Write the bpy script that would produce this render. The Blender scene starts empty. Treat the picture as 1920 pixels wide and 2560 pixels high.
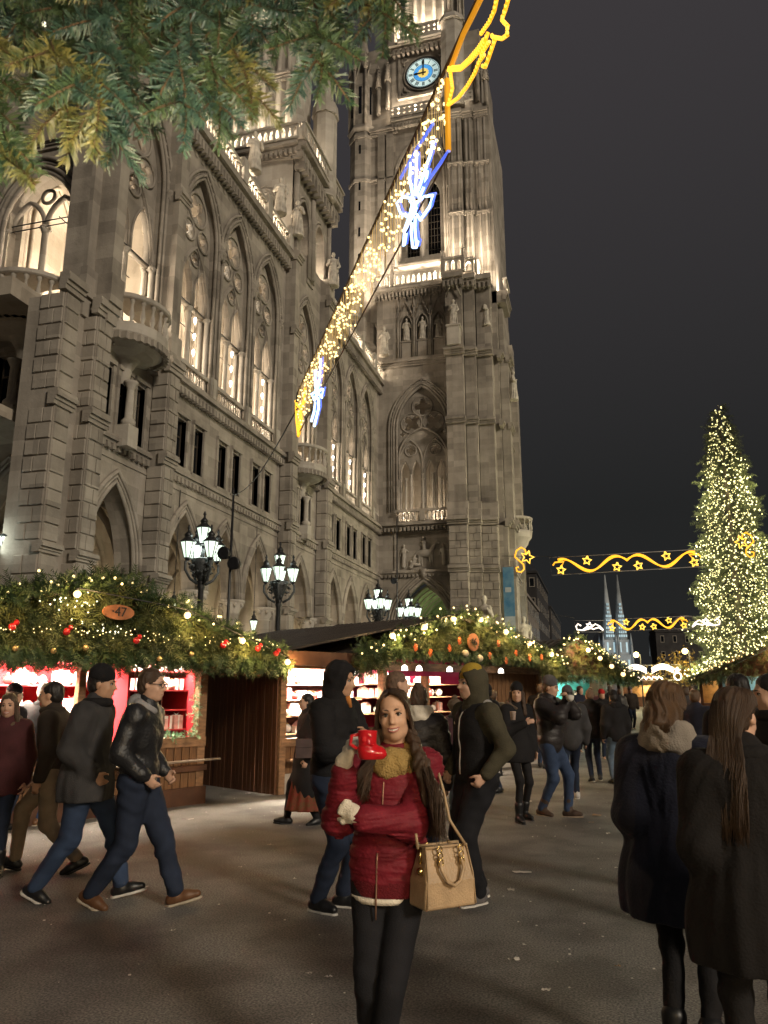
import bpy, math, random
import numpy as np
from mathutils import Vector, Matrix
random.seed(7); rng = np.random.default_rng(7)
S = bpy.context.scene
COL = S.collection
PI = math.pi
R = math.radians

# ------------------------------------------------------------------ camera, world, light, exposure
FPX, PITCH, YAW, CAMH = 1923.0, R(13.03), R(15.3), 1.6
cam_d = bpy.data.cameras.new('camera')
cam_d.sensor_fit = 'VERTICAL'; cam_d.sensor_height = 36.0; cam_d.sensor_width = 27.0
cam_d.lens = 36.0 * FPX / 2560.0
cam_d.clip_start = 0.05; cam_d.clip_end = 3000
cam_d.dof.use_dof = True; cam_d.dof.focus_distance = 7.0; cam_d.dof.aperture_fstop = 10.0
cam = bpy.data.objects.new('camera', cam_d); COL.objects.link(cam)
cam.location = (0, 0, CAMH); cam.rotation_euler = (R(90) + PITCH, 0, YAW)
S.camera = cam

W = bpy.data.worlds.new('World'); S.world = W; W.use_nodes = True
nt = W.node_tree; bg = nt.nodes['Background']
# night sky over a lit city: dull grey, a little lighter and warmer towards the roofs
tc = nt.nodes.new('ShaderNodeTexCoord'); sp = nt.nodes.new('ShaderNodeSeparateXYZ')
cr = nt.nodes.new('ShaderNodeValToRGB')
nt.links.new(tc.outputs['Generated'], sp.inputs[0]); nt.links.new(sp.outputs['Z'], cr.inputs[0])
cr.color_ramp.elements[0].position = 0.22; cr.color_ramp.elements[0].color = (0.0086, 0.0089, 0.0089, 1)
cr.color_ramp.elements[1].position = 0.72; cr.color_ramp.elements[1].color = (0.0225, 0.0203, 0.0218, 1)
nt.links.new(cr.outputs[0], bg.inputs['Color']); bg.inputs['Strength'].default_value = 1.0

sun_d = bpy.data.lights.new('square_floodlight', 'SUN'); sun_d.energy = 1.0; sun_d.angle = R(9); sun_d.color = (1.0, 0.87, 0.69)
sun = bpy.data.objects.new('square_floodlight', sun_d); COL.objects.link(sun)
# the front is washed from masts across the square, behind the camera's right shoulder
_d = Vector((-0.80, 0.55, -0.40)).normalized()
sun.rotation_euler = _d.to_track_quat('-Z', 'Y').to_euler()

S.view_settings.view_transform = 'Standard'; S.view_settings.look = 'None'
S.view_settings.gamma = 1.0; S.view_settings.exposure = 1.0; S.view_settings.use_curve_mapping = False
S.cycles.use_denoising = True
S.cycles.max_bounces = 5; S.cycles.diffuse_bounces = 3; S.cycles.glossy_bounces = 2; S.cycles.transmission_bounces = 4
S.cycles.transparent_max_bounces = 8
S.cycles.sample_clamp_indirect = 2.0; S.cycles.sample_clamp_direct = 0.0
S.cycles.caustics_reflective = False; S.cycles.caustics_refractive = False

cA, sA = math.cos(YAW), math.sin(YAW)
def lvl(xc, d, z=0.0):
    "metres right of the view axis, metres ahead of the camera -> world"
    return Vector((xc * cA - d * sA, xc * sA + d * cA, z))
def at(x, y, d):
    "photo pixel and distance ahead -> world"
    u, v = (x - 960) / FPX, (1280 - y) / FPX
    yy = math.cos(PITCH) - v * math.sin(PITCH); zz = math.sin(PITCH) + v * math.cos(PITCH)
    return lvl(u / yy * d, d, CAMH + zz / yy * d)
def ground_at(x, y, z=0.0):
    u, v = (x - 960) / FPX, (1280 - y) / FPX
    yy = math.cos(PITCH) - v * math.sin(PITCH); zz = math.sin(PITCH) + v * math.cos(PITCH)
    d = (z - CAMH) / (zz / yy)
    p = lvl(u / yy * d, d, z); return p, d
def lamp(name, loc, power, color, radius=0.1, kind='POINT', parent=None, **kw):
    l = bpy.data.lights.new(name, kind); l.energy = power; l.color = color
    if kind in ('POINT', 'SPOT'): l.shadow_soft_size = radius
    for k, v in kw.items():
        if k != 'rot': setattr(l, k, v)
    o = bpy.data.objects.new(name, l); COL.objects.link(o); o.location = loc
    if 'rot' in kw: o.rotation_euler = kw['rot']
    if parent is not None:
        o.parent = parent; o.matrix_parent_inverse = parent.matrix_basis.inverted()
    return o

# ------------------------------------------------------------------ materials
def mat(name, col, rough=0.7, var=0.25, vscale=3.0, bump=0.0, bscale=40.0, metal=0.0, spec=0.4, col2=None, emit=None, estr=0.0,
        coat=0.0, sheen=0.0, stretch=None, sample=True, trans=0.0):
    m = bpy.data.materials.new(name); m.use_nodes = True
    n = m.node_tree.nodes; L = m.node_tree.links; b = n['Principled BSDF']
    b.inputs['Roughness'].default_value = rough; b.inputs['Metallic'].default_value = metal
    b.inputs['Specular IOR Level'].default_value = spec
    if coat: b.inputs['Coat Weight'].default_value = coat; b.inputs['Coat Roughness'].default_value = 0.08
    if sheen: b.inputs['Sheen Weight'].default_value = sheen; b.inputs['Sheen Roughness'].default_value = 0.5
    if trans: b.inputs['Transmission Weight'].default_value = trans
    c = tuple(col) + (1,)
    if var > 0 or bump > 0:
        t = n.new('ShaderNodeTexCoord'); mp = n.new('ShaderNodeMapping')
        L.new(t.outputs['Object'], mp.inputs[0])
        if stretch: mp.inputs['Scale'].default_value = stretch
    if var > 0:
        nz = n.new('ShaderNodeTexNoise'); nz.inputs['Scale'].default_value = vscale; nz.inputs['Detail'].default_value = 6
        L.new(mp.outputs[0], nz.inputs['Vector'])
        r = n.new('ShaderNodeValToRGB'); L.new(nz.outputs['Fac'], r.inputs[0])
        c2 = tuple(col2) if col2 else tuple(x * (1 - var) for x in col)
        c1 = tuple(col) if col2 else tuple(min(1, x * (1 + var)) for x in col)
        r.color_ramp.elements[0].position = 0.32; r.color_ramp.elements[0].color = c2 + (1,)
        r.color_ramp.elements[1].position = 0.68; r.color_ramp.elements[1].color = c1 + (1,)
        L.new(r.outputs[0], b.inputs['Base Color'])
    else:
        b.inputs['Base Color'].default_value = c
    if bump > 0:
        nb = n.new('ShaderNodeTexNoise'); nb.inputs['Scale'].default_value = bscale; nb.inputs['Detail'].default_value = 5
        L.new(mp.outputs[0], nb.inputs['Vector'])
        bp = n.new('ShaderNodeBump'); bp.inputs['Strength'].default_value = bump; bp.inputs['Distance'].default_value = 0.02
        L.new(nb.outputs['Fac'], bp.inputs['Height']); L.new(bp.outputs[0], b.inputs['Normal'])
    if emit:
        b.inputs['Emission Color'].default_value = tuple(emit) + (1,); b.inputs['Emission Strength'].default_value = estr
        if not sample: m.cycles.emission_sampling = 'NONE'
    return m

M = {}
def stone_mat(name, c1, c2, block=(0.95, 0.48), mort=0.012):
    m = bpy.data.materials.new(name); m.use_nodes = True
    n = m.node_tree.nodes; L = m.node_tree.links; b = n['Principled BSDF']; b.inputs['Roughness'].default_value = 0.88
    b.inputs['Specular IOR Level'].default_value = 0.25
    g = n.new('ShaderNodeNewGeometry'); nz = n.new('ShaderNodeTexNoise'); nz.inputs['Scale'].default_value = 0.35; nz.inputs['Detail'].default_value = 9
    nz.inputs['Roughness'].default_value = 0.65
    L.new(g.outputs['Position'], nz.inputs['Vector'])
    # blocks of slightly different stone
    v = n.new('ShaderNodeTexVoronoi'); v.distance = 'CHEBYCHEV'; v.inputs['Scale'].default_value = 1.0; v.inputs['Randomness'].default_value = 0.0
    mp = n.new('ShaderNodeMapping'); mp.inputs['Scale'].default_value = (1.05, 1.05, 1.9); L.new(g.outputs['Position'], mp.inputs[0]); L.new(mp.outputs[0], v.inputs['Vector'])
    hs = n.new('ShaderNodeSeparateColor'); L.new(v.outputs['Color'], hs.inputs[0])
    mx = n.new('ShaderNodeMath'); mx.operation = 'MULTIPLY_ADD'; mx.inputs[1].default_value = 0.22; L.new(hs.outputs[0], mx.inputs[0]); 
    sc = n.new('ShaderNodeMath'); sc.operation = 'MULTIPLY'; sc.inputs[1].default_value = 0.9; L.new(nz.outputs['Fac'], sc.inputs[0]); L.new(sc.outputs[0], mx.inputs[2])
    # rain streaks
    st = n.new('ShaderNodeTexNoise'); st.inputs['Scale'].default_value = 1.0; st.inputs['Detail'].default_value = 5
    m2 = n.new('ShaderNodeMapping'); m2.inputs['Scale'].default_value = (2.2, 2.2, 0.12); L.new(g.outputs['Position'], m2.inputs[0]); L.new(m2.outputs[0], st.inputs['Vector'])
    a2 = n.new('ShaderNodeMath'); a2.operation = 'MULTIPLY_ADD'; a2.inputs[1].default_value = 0.35; L.new(st.outputs['Fac'], a2.inputs[0]); L.new(mx.outputs[0], a2.inputs[2])
    r = n.new('ShaderNodeValToRGB'); L.new(a2.outputs[0], r.inputs[0])
    r.color_ramp.elements[0].position = 0.45; r.color_ramp.elements[0].color = tuple(c2) + (1,)
    r.color_ramp.elements[1].position = 0.95; r.color_ramp.elements[1].color = tuple(c1) + (1,)
    L.new(r.outputs[0], b.inputs['Base Color'])
    nb = n.new('ShaderNodeTexNoise'); nb.inputs['Scale'].default_value = 9; nb.inputs['Detail'].default_value = 6; L.new(g.outputs['Position'], nb.inputs['Vector'])
    bp = n.new('ShaderNodeBump'); bp.inputs['Strength'].default_value = 0.45; bp.inputs['Distance'].default_value = 0.03
    L.new(nb.outputs['Fac'], bp.inputs['Height']); L.new(bp.outputs[0], b.inputs['Normal'])
    return m
M['stone'] = stone_mat('limestone', (0.37, 0.33, 0.28), (0.135, 0.117, 0.098))
M['stone2'] = stone_mat('limestone_pale', (0.47, 0.43, 0.375), (0.25, 0.222, 0.187))
M['stone_in'] = stone_mat('limestone_inside', (0.44, 0.385, 0.315), (0.24, 0.205, 0.16))
M['statue'] = mat('statue_stone', (0.44, 0.40, 0.34), 0.85, 0.3, 4, 0.3, 12)
M['glassdark'] = mat('dark_pane', (0.008, 0.009, 0.011), 0.12, 0, spec=0.5)
M['wood_frame'] = mat('window_wood', (0.055, 0.042, 0.03), 0.6, 0.2)
M['iron'] = mat('black_iron', (0.012, 0.012, 0.013), 0.45, 0.3, 20, metal=0.0, spec=0.5)
M['iron_old'] = mat('worn_black_iron', (0.045, 0.05, 0.052), 0.5, 0.6, 14, 0.4, 30, spec=0.5)
M['roofdark'] = mat('slate_roof', (0.03, 0.032, 0.04), 0.6, 0.3, 2)
M['lantern'] = mat('lantern_glass_lit', (0.8, 0.85, 0.8), 0.3, 0, emit=(0.80, 1.0, 0.80), estr=0.72)
M['warmbulb'] = mat('warm_bulb_lit', (1, 0.8, 0.5), 0.3, 0, emit=(1.0, 0.66, 0.28), estr=1.3, sample=False)
M['fairy'] = mat('fairy_light_lit', (1, 0.9, 0.6), 0.3, 0, emit=(1.0, 0.72, 0.27), estr=1.5, sample=False)
M['fairyw'] = mat('fairy_light_white_lit', (1, 1, 0.8), 0.3, 0, emit=(1.0, 0.93, 0.62), estr=1.6, sample=False)
M['treelight'] = mat('tree_light_lit', (1, 1, 0.8), 0.3, 0, emit=(1.0, 0.87, 0.36), estr=1.4, sample=False)
M['globe'] = mat('globe_lamp_lit', (1, 1, 0.9), 0.3, 0, emit=(1.0, 0.93, 0.80), estr=4.0, sample=False)
M['amber'] = mat('amber_rope_light_lit', (1, 0.6, 0.1), 0.4, 0, emit=(1.0, 0.40, 0.012), estr=0.72, sample=False)
M['amberhot'] = mat('amber_bulb_lit', (1, 0.7, 0.2), 0.4, 0, emit=(1.0, 0.55, 0.05), estr=0.95, sample=False)
M['amberdim'] = mat('amber_frame', (0.75, 0.36, 0.03), 0.5, 0.1, emit=(1.0, 0.42, 0.02), estr=0.28, sample=False)
M['bluelight'] = mat('blue_white_rope_light_lit', (0.8, 0.85, 1), 0.4, 0, emit=(0.40, 0.64, 1.0), estr=1.6, sample=False)
M['bluedeep'] = mat('blue_rope_glow', (0.2, 0.3, 1), 0.4, 0, emit=(0.10, 0.18, 1.0), estr=.5, sample=False)
M['whiterope'] = mat('white_rope_light_lit', (1, 0.9, 0.8), 0.4, 0, emit=(1.0, 0.86, 0.74), estr=1.0, sample=False)

# ------------------------------------------------------------------ objects
def link(name, me, parent=None, **props):
    o = bpy.data.objects.new(name, me); COL.objects.link(o)
    if parent is not None: o.parent = parent
    for k, v in props.items(): o[k] = v
    return o
def thing(name, label, cat, loc=(0, 0, 0), rz=0.0, group=None, rot=None):
    o = bpy.data.objects.new(name, None); COL.objects.link(o)
    o.location = loc; o.rotation_euler = rot if rot else (0, 0, rz)
    o['label'] = label; o['category'] = cat
    if group: o['group'] = group
    o.empty_display_size = 0.2
    return o
def tag(o, label, cat, group=None):
    o['label'] = label; o['category'] = cat
    if group: o['group'] = group
    return o
def copy_tree(o, parent=None):
    c = o.copy(); COL.objects.link(c)
    if parent is not None: c.parent = parent
    for ch in list(o.children): copy_tree(ch, c)
    return c

class MB:
    "collects polygons; build() links them as one mesh object"
    def __init__(s, f=None): s.v = []; s.f = []; s.mi = []; s.sm = []; s.fn = f; s.cur = 0
    def add(s, pts, faces, sm=False):
        b = len(s.v)
        if s.fn: pts = [s.fn(*p) for p in pts]
        s.v.extend([tuple(p) for p in pts]); s.f.extend([tuple(i + b for i in f) for f in faces]); s.mi.extend([s.cur] * len(faces)); s.sm.extend([sm and len(f) < 5 for f in faces])
    def box(s, x0, x1, y0, y1, z0, z1):
        p = [(x, y, z) for z in (z0, z1) for y in (y0, y1) for x in (x0, x1)]
        s.add(p, [(0, 2, 3, 1), (4, 5, 7, 6), (0, 1, 5, 4), (2, 6, 7, 3), (0, 4, 6, 2), (1, 3, 7, 5)])
    def obox(s, c, ax, ay, az):
        c = Vector(c); ax = Vector(ax); ay = Vector(ay); az = Vector(az)
        p = [c + ax * i + ay * j + az * k for k in (-1, 1) for j in (-1, 1) for i in (-1, 1)]
        s.add(p, [(0, 2, 3, 1), (4, 5, 7, 6), (0, 1, 5, 4), (2, 6, 7, 3), (0, 4, 6, 2), (1, 3, 7, 5)])
    def tube(s, pts, r, n=6, closed=False, caps=True):
        pts = [Vector(s.fn(*p)) if s.fn else Vector(p) for p in pts]; fn = s.fn; s.fn = None
        N = len(pts); rr = r if hasattr(r, '__len__') else [r] * N
        t0 = (pts[1] - pts[0]).normalized(); up = Vector((0, 0, 1)) if abs(t0.z) < 0.9 else Vector((1, 0, 0))
        nrm = (up - t0 * up.dot(t0)).normalized(); out = []
        for i in range(N):
            if closed: t = pts[(i + 1) % N] - pts[i - 1]
            else: t = pts[min(i + 1, N - 1)] - pts[max(i - 1, 0)]
            t = t.normalized() if t.length > 1e-9 else t0
            nn = nrm - t * nrm.dot(t)
            nrm = nn.normalized() if nn.length > 1e-6 else nrm
            b = t.cross(nrm)
            for k in range(n):
                a = 2 * PI * k / n
                out.append(pts[i] + (nrm * math.cos(a) + b * math.sin(a)) * rr[i])
        fs = []
        for i in range(N if closed else N - 1):
            j = (i + 1) % N
            for k in range(n):
                k2 = (k + 1) % n
                fs.append((i * n + k, i * n + k2, j * n + k2, j * n + k))
        if caps and not closed:
            fs.append(tuple(range(n - 1, -1, -1))); fs.append(tuple((N - 1) * n + k for k in range(n)))
        s.add(out, fs, True); s.fn = fn
    def lathe(s, prof, c=(0, 0, 0), n=10, a0=0.0, a1=None, caps=True):
        full = a1 is None; a1 = a0 + 2 * PI if full else a1
        m = n if full else n + 1; out = []
        for (r, z) in prof:
            for k in range(m):
                a = a0 + (a1 - a0) * k / n
                out.append((c[0] + r * math.cos(a), c[1] + r * math.sin(a), c[2] + z))
        fs = []
        for i in range(len(prof) - 1):
            for k in range(n):
                k2 = (k + 1) % m
                fs.append((i * m + k, i * m + k2, (i + 1) * m + k2, (i + 1) * m + k))
        if caps:
            fs.append(tuple(range(m - 1, -1, -1))); fs.append(tuple((len(prof) - 1) * m + k for k in range(m)))
        s.add(out, fs, True)
    def prism(s, poly, z0, z1):
        n = len(poly)
        s.add([(x, y, z0) for x, y in poly] + [(x, y, z1) for x, y in poly],
              [tuple(range(n - 1, -1, -1)), tuple(range(n, 2 * n))] + [(i, (i + 1) % n, n + (i + 1) % n, n + i) for i in range(n)])
    def ball(s, c, r, n=6, m=4):
        s.lathe([(max(1e-4, r * math.sin(PI * i / m)), -r * math.cos(PI * i / m)) for i in range(m + 1)], c, n, caps=False)
    def mesh(s, name, mats, smooth=False):
        me = bpy.data.meshes.new(name); me.from_pydata(s.v, [], s.f)
        for m in (mats if isinstance(mats, (list, tuple)) else [mats]): me.materials.append(m)
        if any(s.mi): me.polygons.foreach_set('material_index', s.mi)
        me.polygons.foreach_set('use_smooth', s.sm)
        me.update(); return me
    def build(s, name, mats, parent=None, smooth=False, **props):
        if parent is not None and (parent.location.length > 0) and s.fn is not None:
            l = parent.location; s.v = [(x - l.x, y - l.y, z - l.z) for x, y, z in s.v]
        return link(name, s.mesh(name, mats, smooth), parent, **props)
def ident(x, y, z): return (x, y, z)

def curve_plate(name, loops, depth, bevel=0.0):
    "2D plate with holes: loops of (x, y), extruded; returned as mesh in the x,y plane centred on z=0"
    cu = bpy.data.curves.new(name, 'CURVE'); cu.dimensions = '2D'; cu.fill_mode = 'BOTH'; cu.extrude = depth / 2; cu.bevel_depth = bevel; cu.bevel_resolution = 0
    for lp in loops:
        sp_ = cu.splines.new('POLY'); sp_.points.add(len(lp) - 1); sp_.use_cyclic_u = True
        for i, (x, y) in enumerate(lp): sp_.points[i].co = (x, y, 0, 1)
    o = bpy.data.objects.new(name, cu); COL.objects.link(o)
    dg = bpy.context.evaluated_depsgraph_get()
    me = bpy.data.meshes.new_from_object(o.evaluated_get(dg)); me.name = name
    bpy.data.objects.remove(o); bpy.data.curves.remove(cu)
    return me
def text_mesh(name, s, size, depth=0.004):
    cu = bpy.data.curves.new(name, 'FONT'); cu.body = s; cu.size = size; cu.extrude = depth; cu.align_x = 'CENTER'; cu.align_y = 'CENTER'
    o = bpy.data.objects.new(name, cu); COL.objects.link(o)
    dg = bpy.context.evaluated_depsgraph_get(); me = bpy.data.meshes.new_from_object(o.evaluated_get(dg)); me.name = name
    bpy.data.objects.remove(o); bpy.data.curves.remove(cu)
    return me
def mesh_np(me):
    v = np.empty(len(me.vertices) * 3, np.float32); me.vertices.foreach_get('co', v); return v.reshape(-1, 3)
# ------------------------------------------------------------------ implicit surfaces: one continuous skin from blended limbs
def surfnet(D, o, h):
    Sg = D < 0; nx, ny, nz = D.shape
    cnt = np.zeros((nx - 1, ny - 1, nz - 1), np.float32); acc = np.zeros((nx - 1, ny - 1, nz - 1, 3), np.float32)
    sl = lambda a, n, off: slice(off, n - 1 + off)
    for ax in range(3):
        b_, c_ = [k for k in range(3) if k != ax]
        for ob in (0, 1):
            for oc in (0, 1):
                off0 = [0, 0, 0]; off0[b_] = ob; off0[c_] = oc; off1 = list(off0); off1[ax] = 1
                i0 = tuple(slice(off0[k], (nx, ny, nz)[k] - 1 + off0[k]) for k in range(3))
                i1 = tuple(slice(off1[k], (nx, ny, nz)[k] - 1 + off1[k]) for k in range(3))
                d0, d1 = D[i0], D[i1]; cr_ = (d0 < 0) != (d1 < 0)
                if not cr_.any(): continue
                t = d0[cr_] / (d0[cr_] - d1[cr_])
                cnt[cr_] += 1
                acc[cr_, b_] += ob; acc[cr_, c_] += oc; acc[cr_, ax] += t
    act = cnt > 0; idx = -np.ones(cnt.shape, np.int64); idx[act] = np.arange(act.sum())
    ii = np.argwhere(act); V = ii + acc[act] / cnt[act][:, None]
    V = np.asarray(o) + V * h
    Q = []
    for ax in range(3):
        b_, c_ = [(1, 2), (2, 0), (0, 1)][ax]
        i0 = [slice(1, -1)] * 3; i0[ax] = slice(0, -1); i1 = [slice(1, -1)] * 3; i1[ax] = slice(1, None)
        s0, s1 = Sg[tuple(i0)], Sg[tuple(i1)]
        e = np.argwhere(s0 != s1)
        if len(e) == 0: continue
        inside = s0[tuple(e.T)]
        off = np.array([1, 1, 1]); off[ax] = 0; e = e + off
        def cell(db, dc):
            q = e.copy(); q[:, b_] += db; q[:, c_] += dc; return idx[tuple(q.T)]
        q = np.stack([cell(-1, -1), cell(0, -1), cell(0, 0), cell(-1, 0)], 1)
        q[~inside] = q[~inside][:, ::-1]
        Q.append(q)
    return V, np.concatenate(Q) if Q else np.zeros((0, 4), int)

def np_mesh(name, V, Q, mats, smooth=True):
    me = bpy.data.meshes.new(name); nq = len(Q); k = Q.shape[1]
    me.vertices.add(len(V)); me.vertices.foreach_set('co', V.astype(np.float32).ravel())
    me.loops.add(nq * k); me.loops.foreach_set('vertex_index', Q.astype(np.int32).ravel())
    me.polygons.add(nq); me.polygons.foreach_set('loop_start', np.arange(0, nq * k, k, dtype=np.int32))
    try: me.polygons.foreach_set('loop_total', np.full(nq, k, dtype=np.int32))
    except Exception: pass
    if smooth: me.polygons.foreach_set('use_smooth', np.ones(nq, bool))
    for m in (mats if isinstance(mats, (list, tuple)) else [mats]): me.materials.append(m)
    me.update(calc_edges=True); me.validate(); return me

class Sdf:
    "list of blended primitives, cut planes and a displacement, meshed on a grid"
    def __init__(s, k=0.03): s.p = []; s.cut = []; s.sub = []; s.k = k; s.disp = None
    def cone(s, a, b, ra, rb, k=None):
        s.p.append(('c', np.array(a, float), np.array(b, float), ra, rb, s.k if k is None else k)); return s
    def ell(s, c, r, rot=None, k=None):
        s.p.append(('e', np.array(c, float), np.array(r, float), None if rot is None else np.array(rot), 0, s.k if k is None else k)); return s
    def minus(s, c, r, k=0.01): s.sub.append((np.array(c, float), np.array(r, float), k)); return s
    def plane(s, pt, n): s.cut.append((np.array(pt, float), np.array(n, float) / np.linalg.norm(n))); return s
    def bounds(s):
        lo = np.full(3, 9e9); hi = -lo
        for q in s.p:
            if q[0] == 'c':
                for a, r in ((q[1], q[3]), (q[2], q[4])): lo = np.minimum(lo, a - r); hi = np.maximum(hi, a + r)
            else:
                r = q[2] if q[3] is None else np.full(3, q[2].max()); lo = np.minimum(lo, q[1] - r); hi = np.maximum(hi, q[1] + r)
        return lo, hi
    @staticmethod
    def ev_e(P, c, r, rot):
        q = P - c
        if rot is not None: q = q @ rot
        k0 = np.sqrt(((q / r) ** 2).sum(-1)); k1 = np.sqrt(((q / (r * r)) ** 2).sum(-1)) + 1e-9
        return k0 * (k0 - 1) / k1
    def field(s, P):
        d = np.full(P.shape[:-1], 9.0, np.float32)
        for q in s.p:
            if q[0] == 'c':
                a, b, ra, rb, k = q[1:]; ba = b - a; L2 = (ba ** 2).sum() + 1e-12; pa = P - a
                t = np.clip((pa @ ba) / L2, 0, 1)
                e = np.sqrt(((pa - t[..., None] * ba) ** 2).sum(-1)) - (ra + (rb - ra) * t)
            else:
                e = s.ev_e(P, q[1], q[2], q[3]); k = q[5]
            hh = np.maximum(k - np.abs(d - e), 0) / k
            d = np.minimum(d, e) - hh * hh * k * 0.25
        for c, r, k in s.sub:
            e = -s.ev_e(P, c, r, None); hh = np.maximum(k - np.abs(d - e), 0) / k
            d = np.maximum(d, e) + hh * hh * k * 0.25
        if s.disp is not None: d = d + s.disp(P)
        for pt, n in s.cut: d = np.maximum(d, (P - pt) @ n)
        return d
    def mesh(s, name, h, mats, smooth=True):
        lo, hi = s.bounds(); lo = lo - 3 * h - 0.01; hi = hi + 3 * h + 0.01
        n = np.ceil((hi - lo) / h).astype(int) + 1
        ax = [lo[i] + h * np.arange(n[i]) for i in range(3)]
        P = np.stack(np.meshgrid(*ax, indexing='ij'), -1).astype(np.float32)
        V, Q = surfnet(s.field(P), lo, h)
        return np_mesh(name, V, Q, mats, smooth)

def wrinkle(amp, f=(9, 9, 22), seed=0.0):
    "slanting cloth folds, stronger in some places than in others"
    def fn(P):
        x, y, z = P[..., 0], P[..., 1], P[..., 2]
        w = np.sin(f[2] * z + 2.4 * np.sin(2.1 * f[0] * x + 5 * z + seed) + 2.0 * np.sin(1.9 * f[1] * y - 4 * z + 1.7 * seed) + 14 * x * math.sin(seed * 3 + 1) + seed)
        m = .35 + .65 * (0.5 + 0.5 * np.sin(11 * z + 13 * x + 9 * y + seed * 2.3))
        return amp * m * (w + 0.5 * np.sin(2.7 * f[2] * z + 4 * np.sin(1.6 * f[0] * x + seed) + 3 * np.sin(17 * y) + seed * 2))
    return fn
def quilt(amp, pitch, seed=0.0):
    def fn(P):
        z = P[..., 2] + 0.012 * np.sin(9 * P[..., 0] + seed) + 0.012 * np.sin(11 * P[..., 1])
        w = np.abs(np.sin(PI * z / pitch)); return amp * (0.6 - w ** 0.5) + 0.003 * np.sin(37 * P[..., 0] + 11 * np.sin(40 * P[..., 2] + seed))
    return fn

def front_y(sd, x, z, lo=0.0, hi=.5):
    "y of the front of a garment at (x, z)"
    ys = np.linspace(hi, lo, 140); d = sd.field(np.stack([np.full(140, x), ys, np.full(140, z)], -1)); k = np.argmax(d < 0); return float(ys[k]) if d.min() < 0 else .15
# ------------------------------------------------------------------ people
def ik(a, b, l1, l2, hint):
    a, b = np.array(a, float), np.array(b, float); v = b - a; L = np.linalg.norm(v); L = min(L, (l1 + l2) * 0.999)
    u = v / (np.linalg.norm(v) + 1e-9); x = (l1 * l1 - l2 * l2 + L * L) / (2 * L); hgt = math.sqrt(max(1e-8, l1 * l1 - x * x))
    hn = np.array(hint, float); hn = hn - u * hn.dot(u); hn = hn / (np.linalg.norm(hn) + 1e-9)
    return a + u * x + hn * hgt, a + u * L

def rotm(yaw=0, pitch=0, roll=0):
    m = Matrix.Rotation(yaw, 3, 'Z') @ Matrix.Rotation(pitch, 3, 'X') @ Matrix.Rotation(roll, 3, 'Y')
    return np.array(m)

SKIN = {}
def skin_mat(kind):
    if kind not in SKIN:
        c = {'fair': (0.56, 0.34, 0.24), 'tan': (0.47, 0.27, 0.17), 'warm': (0.60, 0.36, 0.24)}[kind]
        SKIN[kind] = mat('skin_' + kind, c, 0.5, 0.10, 14, 0.05, 120, spec=0.35)
    return SKIN[kind]
M['eyewhite'] = mat('eye_white', (0.36, 0.34, 0.32), 0.25, 0)
M['iris'] = mat('eye_iris', (0.03, 0.02, 0.012), 0.15, 0)
M['lip'] = mat('lip', (0.46, 0.17, 0.14), 0.4, 0.1)
M['teeth'] = mat('teeth', (0.78, 0.74, 0.66), 0.3, 0)
M['mouthdark'] = mat('mouth_inside', (0.06, 0.015, 0.015), 0.6, 0)

def head_prims(sd, c, Rm, s, fem=False, kk=0.02):
    T = lambda p: c + Rm @ (np.array(p) * s)
    E_ = lambda p, r, k=kk: sd.ell(T(p), np.array(r) * s, Rm, k)
    E_((0, -.015, .035), (.074, .094, .085), .03); E_((0, .022, -.035), (.061 if not fem else .0545, .072, .084), .03)
    E_((0, .058, -.098), (.026 if fem else .032, .026, .020), .03)
    for q in (-1, 1):
        E_((q * .036, .056, -.032), (.026, .030, .026), .02); E_((q * (.040 if fem else .045), .02, -.076), (.021, .035, .025), .025)
        E_((q * .077, -.008, -.012), (.010, .022, .031), .008)
        E_((q * .026, .082, .026), (.026, .014, .010), .015)
    sd.cone(T((0, .088, .012)), T((0, .112, -.030)), .009 * s, .0125 * s, .012)
    for q in (-1, 1): E_((q * .011, .100, -.035), (.009, .010, .008), .006)
    E_((0, .091, -.060), (.021, .008, .0065), .008); E_((0, .089, -.073), (.018, .009, .007), .008)
    return T
def sock(sd, c, Rm, s):
    for q in (-1, 1): sd.minus(c + Rm @ (np.array((q * .031, .099, .004)) * s), np.array((.017, .017, .0105)) * s, 0.010)

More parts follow.
